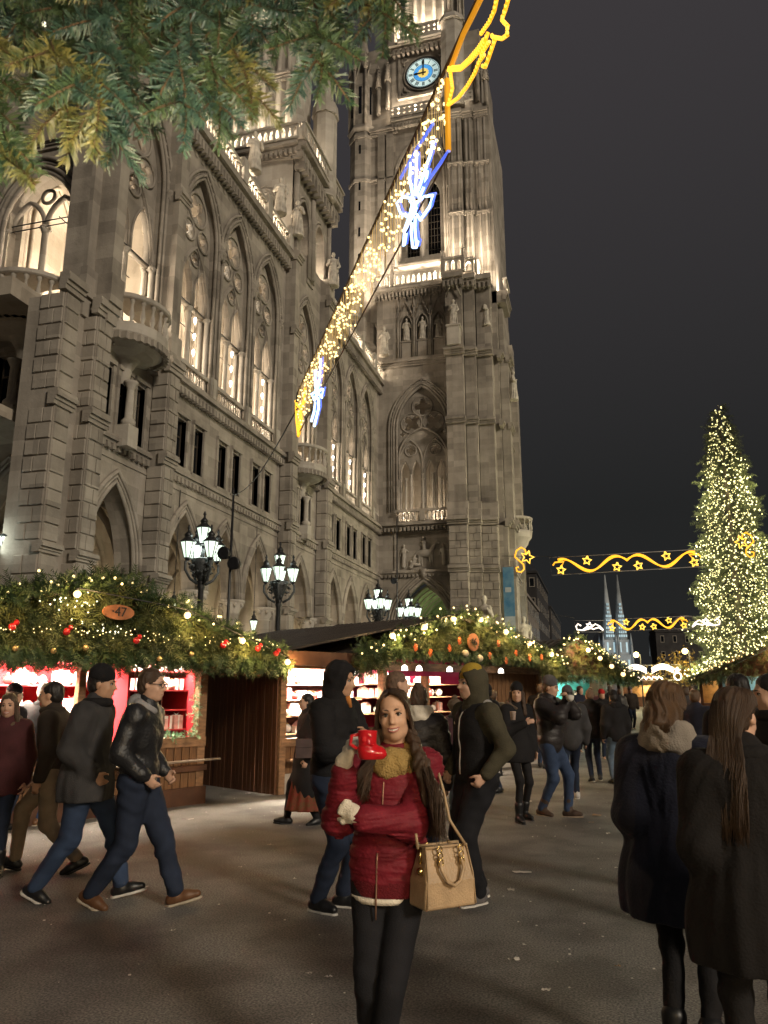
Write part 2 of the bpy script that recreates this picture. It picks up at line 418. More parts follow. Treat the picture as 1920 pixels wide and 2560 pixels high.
def face_bits(root, T, Rm, s, hairm, smile=False, beard=None):
    for q in (-1, 1):
        b = MB(); b.lathe([(max(1e-4, .0118 * s * math.sin(PI * i / 6)), -.0118 * s * math.cos(PI * i / 6)) for i in range(7)], tuple(T((q * .031, .0755, .004))), 8, caps=False)
        e = b.build('eye', M['eyewhite'], root, True)
        b = MB(); b.ball(tuple(T((q * .031, .0828, .004))), .0074 * s, 8, 6); b.build('iris', M['iris'], e, True)
        b = MB(); b.tube([tuple(T((q * x, y, z))) for x, y, z in ((.013, .094, .024), (.024, .0955, .0295), (.036, .089, .029), (.048, .074, .022))], [.0028 * s, .0042 * s, .0036 * s, .0016 * s], 5)
        b.build('eyebrow', hairm, root, True)
        b = MB(); b.tube([tuple(T((q * x, y, z))) for x, y, z in ((.017, .0825, .006), (.025, .087, .0115), (.036, .085, .0125), (.047, .074, .006))], .0030 * s, 5)
        b.build('eyelash', M['iris'], root, True)
    if smile:
        up = [(-.033, .0775, -.053), (-.019, .094, -.0595), (0, .1005, -.0605), (.019, .094, -.0595), (.033, .0775, -.053)]
        lo = [(-.033, .0775, -.053), (-.020, .0925, -.0715), (0, .099, -.0765), (.020, .0925, -.0715), (.033, .0775, -.053)]
        b = MB(); b.tube([tuple(T(p)) for p in up], [.0015 * s, .0038 * s, .0042 * s, .0038 * s, .0015 * s], 6); b.tube([tuple(T(p)) for p in lo], [.0015 * s, .0045 * s, .0052 * s, .0045 * s, .0015 * s], 6)
        b.build('lips', M['lip'], root, True)
        b = MB(); b.add([tuple(T(p)) for p in [(x, y + .0005, z) for x, y, z in up]] + [tuple(T(p)) for p in [(x, y + .0005, z) for x, y, z in lo]], [(i, i + 1, i + 6, i + 5) for i in range(4)])
        b.build('teeth', M['teeth'], root, True)
    else:
        b = MB(); b.tube([tuple(T(p)) for p in ((-.024, .082, -.0665), (-.012, .0955, -.0655), (0, .0985, -.0665), (.012, .0955, -.0655), (.024, .082, -.0665))], [.001 * s, .0028 * s, .0032 * s, .0028 * s, .001 * s], 5)
        b.build('lips', M['lip'], root, True)

def hand_prims(sd, w, d, n, s, side, curl=0.5, spread=1.0, k=0.008):
    "w wrist, d pointing direction, n palm normal, side +1: thumb towards cross(d, n)"
    w, d, n = (np.array(q, float) for q in (w, d, n)); d /= np.linalg.norm(d); n = n - d * n.dot(d); n /= np.linalg.norm(n); t = np.cross(d, n) * side
    Rm = np.stack([t, d, n], 1)
    sd.ell(w + d * .048 * s, np.array((.040, .052, .016)) * s, Rm, .012)
    for i, (o, ln) in enumerate(((.028, .070), (.009, .078), (-.010, .072), (-.028, .056))):
        b = w + d * .085 * s + t * o * s; a = 0.0; r = .0092 * s
        for j, f in enumerate((.45, .32, .23)):
            a += curl * (0.9 if j == 0 else 1.1) * (1 + .12 * i)
            e = b + (d * math.cos(a) + n * math.sin(a)) * ln * f * s
            sd.cone(b, e, r, r * .92, k if j else .012); b = e; r *= .92
    b = w + d * .028 * s + t * .030 * s; dirs = (t * .75 + d * .75 + n * .25, d * .9 + t * .25 + n * (.35 + curl * .5), d * .7 + n * (.4 + curl * .6))
    for dd, ln, r in zip(dirs, (.036, .030, .024), (.0125, .0105, .0092)):
        e = b + dd / np.linalg.norm(dd) * ln * s; sd.cone(b, e, r * s, r * .92 * s, k + .004); b = e

def person(label, loc, face, Ht=1.75, group=None, fem=False, h=0.013, skin='fair', footL=(0, .02, 0), footR=(0, -.02, 0), liftL=0, liftR=0,
           pelv=(0, 0), lean=(0, 0), twist=0, head=(0, 0, 0), handL=None, handR=None, elL=(-.5, -1, -.2), elR=(.5, -1, -.2),
           toeL=None, toeR=None, bulk=1.0, top=None, bottom=None, shoe=None, hairm=None, hair=None, hat=None, hatm=None, faceparts=True,
           smile=False, palmL=(1, 0, 0), palmR=(-1, 0, 0), curl=0.5, gloves=None, drop=0.0, fistR=None, fistL=None, slim=1.0, headk=1.0):
    """label/loc; face: 0 looks to the camera, 90 to the right of the picture, 180 away. Local frame: +Y ahead, +X the person's right.
    top = dict(m, hem, off, flare, quilt, hood, name); bottom = dict(m, w, skirt)"""
    fa = R(face); fx, fy = math.sin(fa), -math.cos(fa); wx, wy = fx * cA - fy * sA, fx * sA + fy * cA
    root = thing('person', label, 'person', (loc[0], loc[1], 0.0), math.atan2(-wx, wy), group)
    s = Ht / 1.75; A = lambda *p: np.array(p, float) * s
    wid = (0.92 if fem else 1.07) * slim
    hipz = .905 - drop; pc = A(pelv[0], pelv[1], hipz)
    tw = rotm(twist); ln = rotm(0, -R(lean[1]), R(lean[0]))
    ch = pc + ln @ A(0, 0, .30); shc = pc + ln @ A(0, 0, .485); nk = pc + ln @ A(0, .005, .555); hc = nk + ln @ A(0, .03, .145)
    Rh = rotm(R(head[0]), R(head[1]), R(head[2]))
    hs = s * (0.97 if fem else 1.02) * headk
    sh = {q: shc + ln @ tw @ A(q * .178 * wid, -.005, -.01) for q in (-1, 1)}
    hip = {q: pc + A(q * .088, 0, -.02) for q in (-1, 1)}
    foot = {1: footR, -1: footL}; lift = {1: liftR, -1: liftL}
    ank = {}; knee = {}; toe = {}
    for q in (-1, 1):
        f = foot[q]; ank[q] = np.array((q * .095 * s + f[0], f[1], .085 * s + f[2]))
        kn, an = ik(hip[q], ank[q], .425 * s, .425 * s, (0, 1, 0)); knee[q] = kn; ank[q] = an
        l = lift[q]; ty = {1: toeR, -1: toeL}[q] or 0
        dy = np.array((math.sin(R(ty)) + q * .18, math.cos(R(ty)), 0)); dy /= np.linalg.norm(dy)
        toe[q] = (dy, l)
    hand = {1: handR, -1: handL}; elh = {1: elR, -1: elL}; el = {}; wr = {}
    for q in (-1, 1):
        tgt = hand[q]
        tgt = sh[q] + ln @ A(q * .07, .06, -.52) if tgt is None else np.array((tgt[0] * s, tgt[1] * s, tgt[2] * s))
        el[q], wr[q] = ik(sh[q], tgt, .29 * s, .255 * s, elh[q])
    # ---- body: one continuous skin
    B = Sdf(.03)
    B.ell(ch, A(.150 * wid, .105, .20)).ell(pc + A(0, 0, .02), A(.150, .105, .13)).ell(shc + A(0, -.01, -.04), A(.17 * wid, .085, .08))
    B.cone(shc, hc + Rh @ A(0, -.02, -.07), .062 * s, .052 * s)
    for q in (-1, 1):
        B.cone(sh[q], el[q], .050 * s, .040 * s).cone(el[q], wr[q], .040 * s, .027 * s)
        lw = min(1.0, .80 * (bottom or {}).get('w', 1.0))
        B.cone(hip[q], knee[q], .080 * s * lw, .055 * s * lw).cone(knee[q], ank[q] + (knee[q] - ank[q]) * (.12 if shoe else 0), .053 * s * lw, .034 * s * lw)
        if not shoe: B.cone(ank[q] - A(0, 0, .03), ank[q] + toe[q][0] * .12 * s - A(0, 0, .05), .035 * s, .028 * s)
    T = head_prims(B, hc, Rh, hs, fem)
    for q, fist in ((-1, fistL), (1, fistR)):
        if gloves is None and not (fist == 'none'):
            d = wr[q] - el[q]; pn = {1: palmR, -1: palmL}[q]
            if fist: d = np.array(fist)
            hand_prims(B, wr[q], d, pn, s, q, curl)
    sock(B, hc, Rh, hs)
    link('body', B.mesh('body', h * (1.0 if smile else 1.15), skin_mat(skin)), root)
    if faceparts: face_bits(root, T, Rh, hs, hairm or M['iris'], smile)
    # ---- lower garments
    if bottom:
        w = bottom.get('w', 1.0); cuf = bottom.get('cuff', .06)
        P_ = Sdf(.05); P_.ell(pc + A(0, 0, .0), A(.166 * w ** .5, .122, .15))
        for q in (-1, 1):
            P_.cone(hip[q], knee[q], .094 * s * w, .066 * s * w, bottom.get('k', .05)).cone(knee[q], ank[q] + (knee[q] - ank[q]) * .02, .066 * s * w, .050 * s * w, bottom.get('k', .05) * .6)
            dn = (ank[q] - knee[q]); dn /= np.linalg.norm(dn)
        P_.disp = wrinkle(.0035 * bottom.get('wr', 1.0), (7, 9, 26), len(label))
        P_.plane(pc + A(0, 0, .12), (0, 0, 1))
        link('trousers', P_.mesh('trousers', h * 1.35, bottom['m']), root)
    if shoe:
        for q in (-1, 1):
            dy, l = toe[q]; l = R(l); f = Vector((dy[0] * math.cos(l), dy[1] * math.cos(l), -math.sin(l))); f = np.array(f); up = np.array((dy[0] * math.sin(l), dy[1] * math.sin(l), math.cos(l)))
            a = ank[q] - up * .045 * s
            F_ = Sdf(.03); F_.cone(a - f * .045 * s, a + f * .075 * s, .041 * s, .040 * s).cone(a + f * .075 * s, a + f * .150 * s - up * .008 * s, .040 * s, .030 * s).cone(a, ank[q] + (knee[q] - ank[q]) * (.30 if shoe.get('boot') else .06), .042 * s, (.058 if shoe.get('boot') else .046) * s)
            F_.plane(a - up * .030 * s, -up)
            so = link('shoe', F_.mesh('shoe', h * .8, shoe['m']), root)
            G_ = Sdf(.02); b0 = a - up * .034 * s
            G_.cone(b0 - f * .048 * s, b0 + f * .08 * s, .042 * s, .042 * s).cone(b0 + f * .08 * s, b0 + f * .155 * s, .042 * s, .030 * s)
            G_.plane(b0 + up * .006 * s, up).plane(b0 - up * .014 * s, -up)
            link('sole', G_.mesh('sole', h * .7, shoe.get('sole', shoe['m'])), so)
    # ---- coat or jacket
    if top:
        o = top.get('off', .022) * s * bulk; hem = top.get('hem', .80) * s; fl = top.get('flare', 1.0)
        J = Sdf(.05); J.ell(ch + A(0, 0, .02), A(.158 * wid, .115, .215) + o).ell(shc + A(0, -.01, -.05), A(.185 * wid, .085, .085) + o).ell(pc + A(0, 0, .06), A(.152, .112, .20) + o)
        if hem < .74 * s:
            n_ = 4
            for i in range(n_):
                z = (pc[2] + .02 * s) + (hem - pc[2]) * (i + .6) / n_; g = 1 + (fl - 1) * (i + 1) / n_
                J.ell((pc[0] * (1 - .2 * i), pc[1], z), (np.array((.160, .120, .20)) * s * g + o), None, .08)
        SL = []
        for q in (-1, 1):
            K = J if not top.get('sep') else Sdf(.04)
            if K is not J: K.disp = top.get('sdisp', top.get('disp')); SL.append(K)
            K.cone(sh[q], el[q], .062 * s * slim + o * .9, .050 * s * slim + o * .8, .06).cone(el[q], el[q] + (wr[q] - el[q]) * top.get('cuff', .94), .050 * s * slim + o * .8, .037 * s + o * .6, .04)
        J.cone(shc, nk + (hc - nk) * top.get('nk', .12), .075 * s + o * .6, .064 * s + o * .5, .05)
        if top.get('disp') is not None: J.disp = top['disp']
        J.plane((0, 0, hem), (0, 0, -1))
        for K in SL: link('sleeve', K.mesh('sleeve', h, top['m']), root)
        link(top.get('name', 'jacket'), J.mesh('jacket', h * (1.0 if h < .008 else 1.12), top['m']), root)
        if top.get('band'):
            K = Sdf(.03); K.ell(pc + A(0, 0, hem / s - pc[2] / s + .02), A(.160, .125, .3) + o * .4); K.plane((0, 0, hem - .055 * s), (0, 0, -1)).plane((0, 0, hem + .02 * s), (0, 0, 1))
            link('hem_band', K.mesh('hem_band', h, top['band']), root)
        if top.get('hood') == 'down':
            K = Sdf(.03); K.ell(nk + A(0, -.075, -.005), A(.125, .075, .085)).cone(nk + A(-.10, -.02, .0), nk + A(-.055, .085, -.055), .042 * s, .026 * s).cone(nk + A(.10, -.02, .0), nk + A(.055, .085, -.055), .042 * s, .026 * s)
            K.disp = wrinkle(.004, (20, 20, 30)); link('hood', K.mesh('hood', h, top.get('hoodm', top['m'])), root)
        if top.get('hood') == 'up':
            K = Sdf(.03); K.ell(hc + Rh @ A(0, -.025, .03), np.array((.108, .128, .125)) * s, Rh); K.cone(hc + Rh @ A(0, -.04, -.06), shc + A(0, -.02, .0), .105 * s, .105 * s)
            K.minus(hc + Rh @ A(0, .135, -.02), np.array((.066, .120, .105)) * s, .02); K.disp = wrinkle(.004, (16, 16, 24))
            link('hood', K.mesh('hood', h, top.get('hoodm', top['m'])), root)
        if top.get('collar'):
            K = Sdf(.02)
            for i in range(12):
                a = 2 * PI * i / 12; a2 = 2 * PI * (i + 1) / 12
                K.cone(nk + A(.085 * math.sin(a), .01 + .085 * math.cos(a), .0), nk + A(.085 * math.sin(a2), .01 + .085 * math.cos(a2), .0), .034 * s, .034 * s)
            link('collar', K.mesh('collar', h, top['collar']), root)
    jk = J if top else None
    # ---- hair and hats
    E = lambda sd, p, r, k=.02: sd.ell(hc + Rh @ (np.array(p) * hs), np.array(r) * hs, Rh, k)
    if hair:
        K = Sdf(.02); E(K, (0, -.022, .045), (.083, .098, .086)); E(K, (0, -.05, -.01), (.078, .070, .075))
        if hair == 'short': pass
        if hair == 'buzz': K = Sdf(.02); E(K, (0, -.018, .042), (.078, .096, .083)); E(K, (0, -.05, -.01), (.072, .066, .06))
        if hair == 'bun': E(K, (0, -.055, .125), (.040, .040, .036), .01); E(K, (0, -.045, -.03), (.088, .075, .07))
        if hair == 'bob':
            E(K, (0, -.055, -.05), (.098, .085, .09)); E(K, (0, -.09, -.10), (.085, .06, .045))
        if hair == 'long':
            E(K, (0, -.06, -.06), (.092, .07, .11)); E(K, (0, -.085, -.20), (.095, .05, .14))
            for q in (-1, 1): K.cone(hc + Rh @ A(q * .075, .0, .0), hc + Rh @ A(q * .10, .04, -.27), .030 * s, .028 * s)
        if hair == 'pony':
            E(K, (0, -.085, .03), (.05, .04, .05)); K.cone(hc + Rh @ A(0, -.11, .02), hc + Rh @ A(0.015, -.135, -.20), .042 * s, .05 * s).cone(hc + Rh @ A(.015, -.135, -.20), hc + Rh @ A(.02, -.135, -.45), .05 * s, .020 * s)
        K.minus(hc + Rh @ (np.array((0, .105, -.018)) * hs), np.array((.067, .076, .100 if hair == 'long' else .092)) * hs, .012)
        f_ = 130.0 / hs
        def hd(P, c=hc):
            q = (P - c) @ Rh; a = np.arctan2(q[..., 0], -q[..., 1] + .03)
            return .0022 * np.sin(26 * a + 3 * np.sin(30 * q[..., 2])) + .0016 * np.sin(f_ * q[..., 0] + 4 * np.sin(22 * q[..., 2]))
        K.disp = hd
        link('hair', K.mesh('hair', h * .6, hairm), root)
    if hat:
        K = Sdf(.02)
        if hat == 'beanie':
            E(K, (0, -.016, .062), (.090, .106, .086)); E(K, (0, -.02, .09), (.075, .09, .075)); K.plane(hc + Rh @ A(0, 0, .028), Rh @ np.array((0, -.15, -1)))
            K.disp = lambda P, c=hc: .0018 * np.sin(60 * np.arctan2((P - c)[..., 0], (P - c)[..., 1]))
        if hat == 'fur': E(K, (0, -.02, .045), (.112, .122, .098)); K.disp = wrinkle(.006, (60, 60, 70))
        link('hat', K.mesh('hat', h * .7, hatm), root)
        if hat == 'fur':
            K = Sdf(.02); E(K, (0, -.02, .155), (.045, .045, .045)); K.disp = wrinkle(.005, (70, 70, 80)); link('pompom', K.mesh('pompom', h * .7, hatm), root)
    return root, dict(sh=sh, el=el, wr=wr, hc=hc, Rh=Rh, nk=nk, shc=shc, pc=pc, s=s, hip=hip, knee=knee, ank=ank, ch=ch, T=T, hs=hs, jk=jk)

def catmull(P, n=3):
    P = [np.array(p) for p in P]; Q = [2 * P[0] - P[1]] + P + [2 * P[-1] - P[-2]]; out = []
    for i in range(1, len(Q) - 2):
        for k in range(n):
            t = k / n; a, b_, c_, d = Q[i - 1:i + 3]; out.append(.5 * ((2 * b_) + (c_ - a) * t + (2 * a - 5 * b_ + 4 * c_ - d) * t * t + (3 * b_ - a - 3 * c_ + d) * t ** 3))
    return out + [P[-1]]
def long_hair(root, J, m, n, right, left, wave=.010, r=(.0034, .0056), part=.010, k=5):
    """right/left: (drop in metres, how far forward over the shoulder 0..1, outward spread) for the person's two sides"""
    hb = MB(); Rh, hc, hs = J['Rh'], J['hc'], J['hs']; lp = lambda a, b, t: np.array(a) * (1 - t) + np.array(b) * t
    for i in range(n):
        q = 1 if i % 2 else -1; drop, fwd, spr = right if q > 0 else left; t = rng.uniform(0, 1) ** 1.15; lay = rng.uniform(.97, 1.10); wv = rng.uniform(0, 6.28); dr = drop * rng.uniform(.82, 1.08)
        P = [np.array((part + q * .002, .064 - .14 * t, .113 + .013 * math.sin(PI * t))), lp((q * .044, .077, .090), (q * .05, -.080, .102), t) * lay, lp((q * .073, .050, .042), (q * .073, -.092, .04), t) * lay, lp((q * .084, .034, -.03), (q * .060, -.118, -.03), t) * lay, lp((q * .091, .032, -.105), (q * .072, -.110, -.11), t) * lay]
        P = [hc + Rh @ (p * hs) for p in P]; e = P[-1]; f = fwd * (1 - .6 * t)
        for a, o, ff in ((.33, .35, .35), (.66, .8, .8), (1.0, .9, 1.0)):
            P.append(e + np.array((q * spr * o * (1 - .55 * t) + wave * math.sin(wv + 5 * a), .20 * f * min(1, ff * 1.25) - .03 * t * (1 - fwd) * ff + wave * math.cos(wv + 4 * a), -dr * a)))
        C_ = catmull(P, 3); N = len(C_); r0 = rng.uniform(*r)
        C_ = [c + np.array((wave * .35 * math.sin(wv * 3 + j * .8), wave * .35 * math.cos(wv * 2 + j * .7), 0)) * min(1, max(0, (j - 8) / 6)) for j, c in enumerate(C_)]
        hb.tube([tuple(p) for p in C_], [r0 * (1 - .7 * (j / (N - 1)) ** 3) for j in range(N)], k)
    return hb.build('hair', m, root, True)
# ------------------------------------------------------------------ ground
gm = bpy.data.materials.new('asphalt'); gm.use_nodes = True
def _ground():
    n = gm.node_tree.nodes; L = gm.node_tree.links; b = n['Principled BSDF']; g = n.new('ShaderNodeNewGeometry'); b.inputs['Specular IOR Level'].default_value = .4
    def noise(sc, det=6): t = n.new('ShaderNodeTexNoise'); t.inputs['Scale'].default_value = sc; t.inputs['Detail'].default_value = det; L.new(g.outputs['Position'], t.inputs['Vector']); return t.outputs['Fac']
    def ramp(src, p0, c0, p1, c1): r = n.new('ShaderNodeValToRGB'); L.new(src, r.inputs[0]); e = r.color_ramp.elements; e[0].position = p0; e[0].color = c0 + (1,); e[1].position = p1; e[1].color = c1 + (1,); return r.outputs[0]
    def mul(a, b_): m = n.new('ShaderNodeMix'); m.data_type = 'RGBA'; m.blend_type = 'MULTIPLY'; m.inputs[0].default_value = 1.0; L.new(a, m.inputs[6]); L.new(b_, m.inputs[7]); return m.outputs[2]
    base = ramp(noise(.55, 8), .35, (.138, .134, .130), .68, (.198, .190, .180)); stain = ramp(noise(1.7, 7), .40, (.62, .60, .60), .58, (1, 1, 1)); grain = ramp(noise(75, 4), .38, (.50, .50, .50), .64, (1.55, 1.52, 1.46))
    v = n.new('ShaderNodeTexVoronoi'); v.inputs['Scale'].default_value = 34; L.new(g.outputs['Position'], v.inputs['Vector']); chip = ramp(v.outputs['Distance'], .05, (2.2, 2.1, 2.0), .13, (1, 1, 1))
    L.new(mul(mul(mul(base, stain), grain), chip), b.inputs['Base Color'])
    rr = n.new('ShaderNodeMapRange'); rr.inputs['To Min'].default_value = .58; rr.inputs['To Max'].default_value = .88; L.new(noise(1.1, 5), rr.inputs['Value']); L.new(rr.outputs[0], b.inputs['Roughness'])
    bp = n.new('ShaderNodeBump'); bp.inputs['Strength'].default_value = .7; bp.inputs['Distance'].default_value = .008; L.new(noise(90, 4), bp.inputs['Height']); L.new(bp.outputs[0], b.inputs['Normal'])
_ground()
g = MB(); g.box(-120, 140, -40, 900, -0.3, 0.0)
g.build('pavement', gm, kind='structure')
# worn, paler paving in front of the stalls
pm = mat('paving_pale', (0.20, 0.185, 0.165), 0.8, 0.3, 1.4, 0.4, 50)

# ------------------------------------------------------------------ town hall: shared helpers
XW = -18.0
FX = lambda u, z, w: (XW + w, u, z)            # long front: u runs along +Y, w out to the square
def arch_pts(uc, a, zs, rise, n=12):
    Rr = (a * a + rise * rise) / (2 * a); t1 = math.acos(max(-1, min(1, (Rr - a) / Rr))); L_ = []
    for i in range(n + 1):
        t = PI - t1 * i / n; L_.append((uc - a + Rr + Rr * math.cos(t), zs + Rr * math.sin(t)))
    return L_ + [(2 * uc - x, z) for x, z in L_[-2::-1]]
def arch_wall(mb, U0, U1, zb, zt, uc, a, zs, rise, w0, w1, n=12):
    "wall between U0 and U1 with one pointed opening; front, back, reveal"
    ap = arch_pts(uc, a, zs, rise, n); pts = [(uc - a, zb)] + ap + [(uc + a, zb)]
    for w, fl in ((w1, False), (w0, True)):
        V, F_ = [], []
        def q(*p):
            b = len(V); V.extend([(u, z, w) for u, z in p]); F_.append((b, b + 1, b + 2, b + 3) if not fl else (b + 3, b + 2, b + 1, b))
        q((U0, zb), (uc - a, zb), (uc - a, zs), (U0, zs)); q((uc + a, zb), (U1, zb), (U1, zs), (uc + a, zs))
        q((U0, zs), (uc - a, zs), (uc - a, zt), (U0, zt)); q((uc + a, zs), (U1, zs), (U1, zt), (uc + a, zt))
        for i in range(len(ap) - 1): q(ap[i], ap[i + 1], (ap[i + 1][0], zt), (ap[i][0], zt))
        mb.add(V, F_)
    V = [(u, z, w) for u, z in pts for w in (w0, w1)]
    mb.add(V, [(2 * i, 2 * i + 1, 2 * i + 3, 2 * i + 2) for i in range(len(pts) - 1)])
def arch_tube(mb, uc, a, zs, rise, zb, w, r, n=10, k=6):
    p = arch_pts(uc, a, zs, rise, n)
    if zb is not None: p = [(uc - a, zb)] + p + [(uc + a, zb)]
    mb.tube([(u, z, w) for u, z in p], r, k)
def ring(mb, u, z, w, R_, r, n=14, k=5): mb.tube([(u + R_ * math.cos(2 * PI * i / n), z + R_ * math.sin(2 * PI * i / n), w) for i in range(n)], r, k, closed=True)
def mbox(mb, u0, u1, z0, z1, w0, w1):
    mb.add([(u, z, w) for w in (w0, w1) for z in (z0, z1) for u in (u0, u1)], [(0, 2, 3, 1), (4, 5, 7, 6), (0, 1, 5, 4), (2, 6, 7, 3), (0, 4, 6, 2), (1, 3, 7, 5)])
def mlathe(mb, u, w, prof, n=10):
    out = []; 
    for r, z in prof:
        for k in range(n): a = 2 * PI * k / n; out.append((u + r * math.cos(a), z, w + r * math.sin(a)))
    fs = [(i * n + k, i * n + (k + 1) % n, (i + 1) * n + (k + 1) % n, (i + 1) * n + k) for i in range(len(prof) - 1) for k in range(n)]
    fs += [tuple(range(n - 1, -1, -1)), tuple((len(prof) - 1) * n + k for k in range(n))]
    mb.add(out, fs, True)
COLM = {}
def column(root, fn, u, w, z0, z1, r):
    key = (round(z1 - z0, 2), round(r, 3)); l = root.location
    if key not in COLM: COLM[key] = column_mesh(z1 - z0, r)
    p = fn(u, z0, w); o = link('column', COLM[key], root); o.location = (p[0] - l.x, p[1] - l.y, p[2] - l.z)
def column_mesh(zh, r):
    mb = MB(lambda u, z, w: (u, w, z)); u = w = z0 = 0.0; z1 = zh
    mlathe(mb, u, w, [(r * 1.5, z0), (r * 1.5, z0 + r * .5), (r * 1.15, z0 + r * .8), (r, z0 + r), (r * .95, z1 - r * 1.9), (r * 1.12, z1 - r * 1.8), (r * 1.02, z1 - r * 1.6), (r * 1.45, z1 - r * .7), (r * 1.3, z1 - r * .6), (r * 1.75, z1 - r * .3), (r * 1.75, z1)], 10)
    for k in range(8):
        a = 2 * PI * k / 8; mlathe(mb, u + r * 1.45 * math.cos(a), w + r * 1.45 * math.sin(a), [(.01, z1 - r * 1.0), (r * .28, z1 - r * .75), (r * .2, z1 - r * .45), (.01, z1 - r * .35)], 5)
    return mb.mesh('column', M['stone2'])
BAL = {}
def baluster_mesh(hh, r=.075, m='stone2'):
    k = (round(hh, 2), r, m)
    if k not in BAL:
        b = MB(); b.lathe([(r * 1.1, 0), (r * 1.1, .06 * hh), (r * .55, .10 * hh), (r * 1.15, .32 * hh), (r * .95, .42 * hh), (r * .5, .68 * hh), (r * .5, .82 * hh), (r * 1.0, .9 * hh), (r * 1.0, hh)], n=7)
        BAL[k] = b.mesh('baluster', M[m], True)
    return BAL[k]
def balusters(root, fn, us, z, hh, w, r=.075, m='stone2'):
    me = baluster_mesh(hh, r, m); l = root.location
    for u in us:
        p = fn(u, z, w); o = link('baluster', me, root); o.location = (p[0] - l.x, p[1] - l.y, p[2] - l.z)
def cornice(mb, u0, u1, z, w, hh=.6, proj=.35, dent=True, dmb=None):
    steps = ((0.0, .28, .35), (.28, .52, .6), (.52, .8, 1.0), (.8, 1.0, .82))
    for a, b, p in steps: mbox(mb, u0, u1, z + a * hh, z + b * hh - .003, w - .2, w + proj * p)
    if dmb is not None:
        n = max(1, int((u1 - u0) / .34))
        for i in range(n): u = u0 + (i + .5) * (u1 - u0) / n; mbox(dmb, u - .09, u + .09, z - .20 * hh, z + .27 * hh, w - .05, w + proj * .75)

STONE_CUBE = None
def stone_cube():
    global STONE_CUBE
    if STONE_CUBE is None:
        b = MB(); e = .035
        p = [(-.5, 0, -.5), (.5, 0, -.5), (.5, 0, .5), (-.5, 0, .5)]; f = [(-.5 + e, 1, -.5 + e * 1.6), (.5 - e, 1, -.5 + e * 1.6), (.5 - e, 1, .5 - e * 1.6), (-.5 + e, 1, .5 - e * 1.6)]
        b.add([(x, y, z) for x, y, z in p + f], [(4, 5, 6, 7)[::-1], (0, 1, 5, 4)[::-1], (1, 2, 6, 5)[::-1], (2, 3, 7, 6)[::-1], (3, 0, 4, 7)[::-1]])
        STONE_CUBE = b.mesh('ashlar', M['stone'])
    return STONE_CUBE
def ashlar(root, fn, u0, u1, z0, z1, w, rows, seed=0, proj=.06):
    "coursed blocks on the face w of a pier, one object each"
    o0 = Vector(fn(0, 0, 0)); ux = Vector(fn(1, 0, 0)) - o0; wx_ = Vector(fn(0, 0, 1)) - o0; hh = (z1 - z0) / rows; l = Vector(root.location)
    for i in range(rows):
        z = z0 + (i + .5) * hh; W_ = u1 - u0
        cuts = [0, W_] if W_ < .75 else ([0, W_ * (.40 if (i + seed) % 2 else .62), W_])
        for a, b in zip(cuts[:-1], cuts[1:]):
            o = link('stone', stone_cube(), root); c = Vector(fn(u0 + (a + b) / 2, z, w)) - l
            mt = Matrix.Identity(4)
            for r_ in range(3):
                mt[r_][0] = ux[r_] * (b - a - .025); mt[r_][1] = wx_[r_] * (proj + rng.uniform(-.012, .012)); mt[r_][2] = (0, 0, hh - .03)[r_]; mt[r_][3] = c[r_]
            o.matrix_local = mt

def foil(uc, zc, r0, r1, lobes=4, n=48, ph=0.0): return [(uc + (r0 + r1 * abs(math.cos(lobes / 2 * (t + ph)))) * math.cos(t), zc + (r0 + r1 * abs(math.cos(lobes / 2 * (t + ph)))) * math.sin(t)) for t in [2 * PI * i / n for i in range(n)]]
def tracery_mesh(a, zs_low, zs, rise, name='tracery_plate', deep=.22):
    "pointed-window tracery, origin at the middle of the sill level z=0 of the capitals (zs_low)"
    H_ = zs - zs_low
    outer = [(-a, 0)] + [(x, z) for x, z in arch_pts(0, a, H_, rise, 12)] + [(a, 0)]
    k = a / 1.5
    def lanc(c): 
        p = arch_pts(c * k, .58 * k, .75, 1.45 * k, 8); return [(c * k - .58 * k, .06)] + p + [(c * k + .58 * k, .06)]
    sc = (H_ + rise - 7.0 * k) 
    holes = [lanc(-.72), lanc(.72), foil(0, 2.55 * k + .1, .16 * k, .20 * k, 4, 32), foil(-.70 * k, 3.72 * k + .2 + sc * .4, .26 * k, .22 * k, 4, 40, PI / 4), foil(.70 * k, 3.72 * k + .2 + sc * .4, .26 * k, .22 * k, 4, 40, PI / 4),
             foil(0, 5.25 * k + .1 + sc * .7, .36 * k, .42 * k, 4, 56, PI / 4)]
    me = curve_plate(name, [outer] + holes, deep, .02); me.materials.append(M['stone'])
    r = MB(lambda u, z, w: (u, z, w))
    p2 = arch_pts(0, a * .95, .15, 3.1 * k, 10)
    for dw, rr in ((.10, .085), (.19, .055)): r.tube([(x, z, dw) for x, z in [(-a * .95, 0)] + p2 + [(a * .95, 0)]], rr * 1.2, 6)
    for c in (-.72, .72): r.tube([(x, z, .12) for x, z in [(c * k - .63 * k, .06)] + arch_pts(c * k, .63 * k, .75, 1.5 * k, 8) + [(c * k + .63 * k, .06)]], .06, 5)
    for (u, z, R_) in ((-.70 * k, 3.72 * k + .2 + sc * .4, .56 * k), (.70 * k, 3.72 * k + .2 + sc * .4, .56 * k), (0, 5.25 * k + .1 + sc * .7, .88 * k), (0, 2.55 * k + .1, .42 * k)):
        r.tube([(u + R_ * math.cos(t), z + R_ * math.sin(t), .12) for t in [2 * PI * i / 20 for i in range(20)]], .06, 5, closed=True)
    return me, r.mesh('tracery_ribs', M['stone'], True)
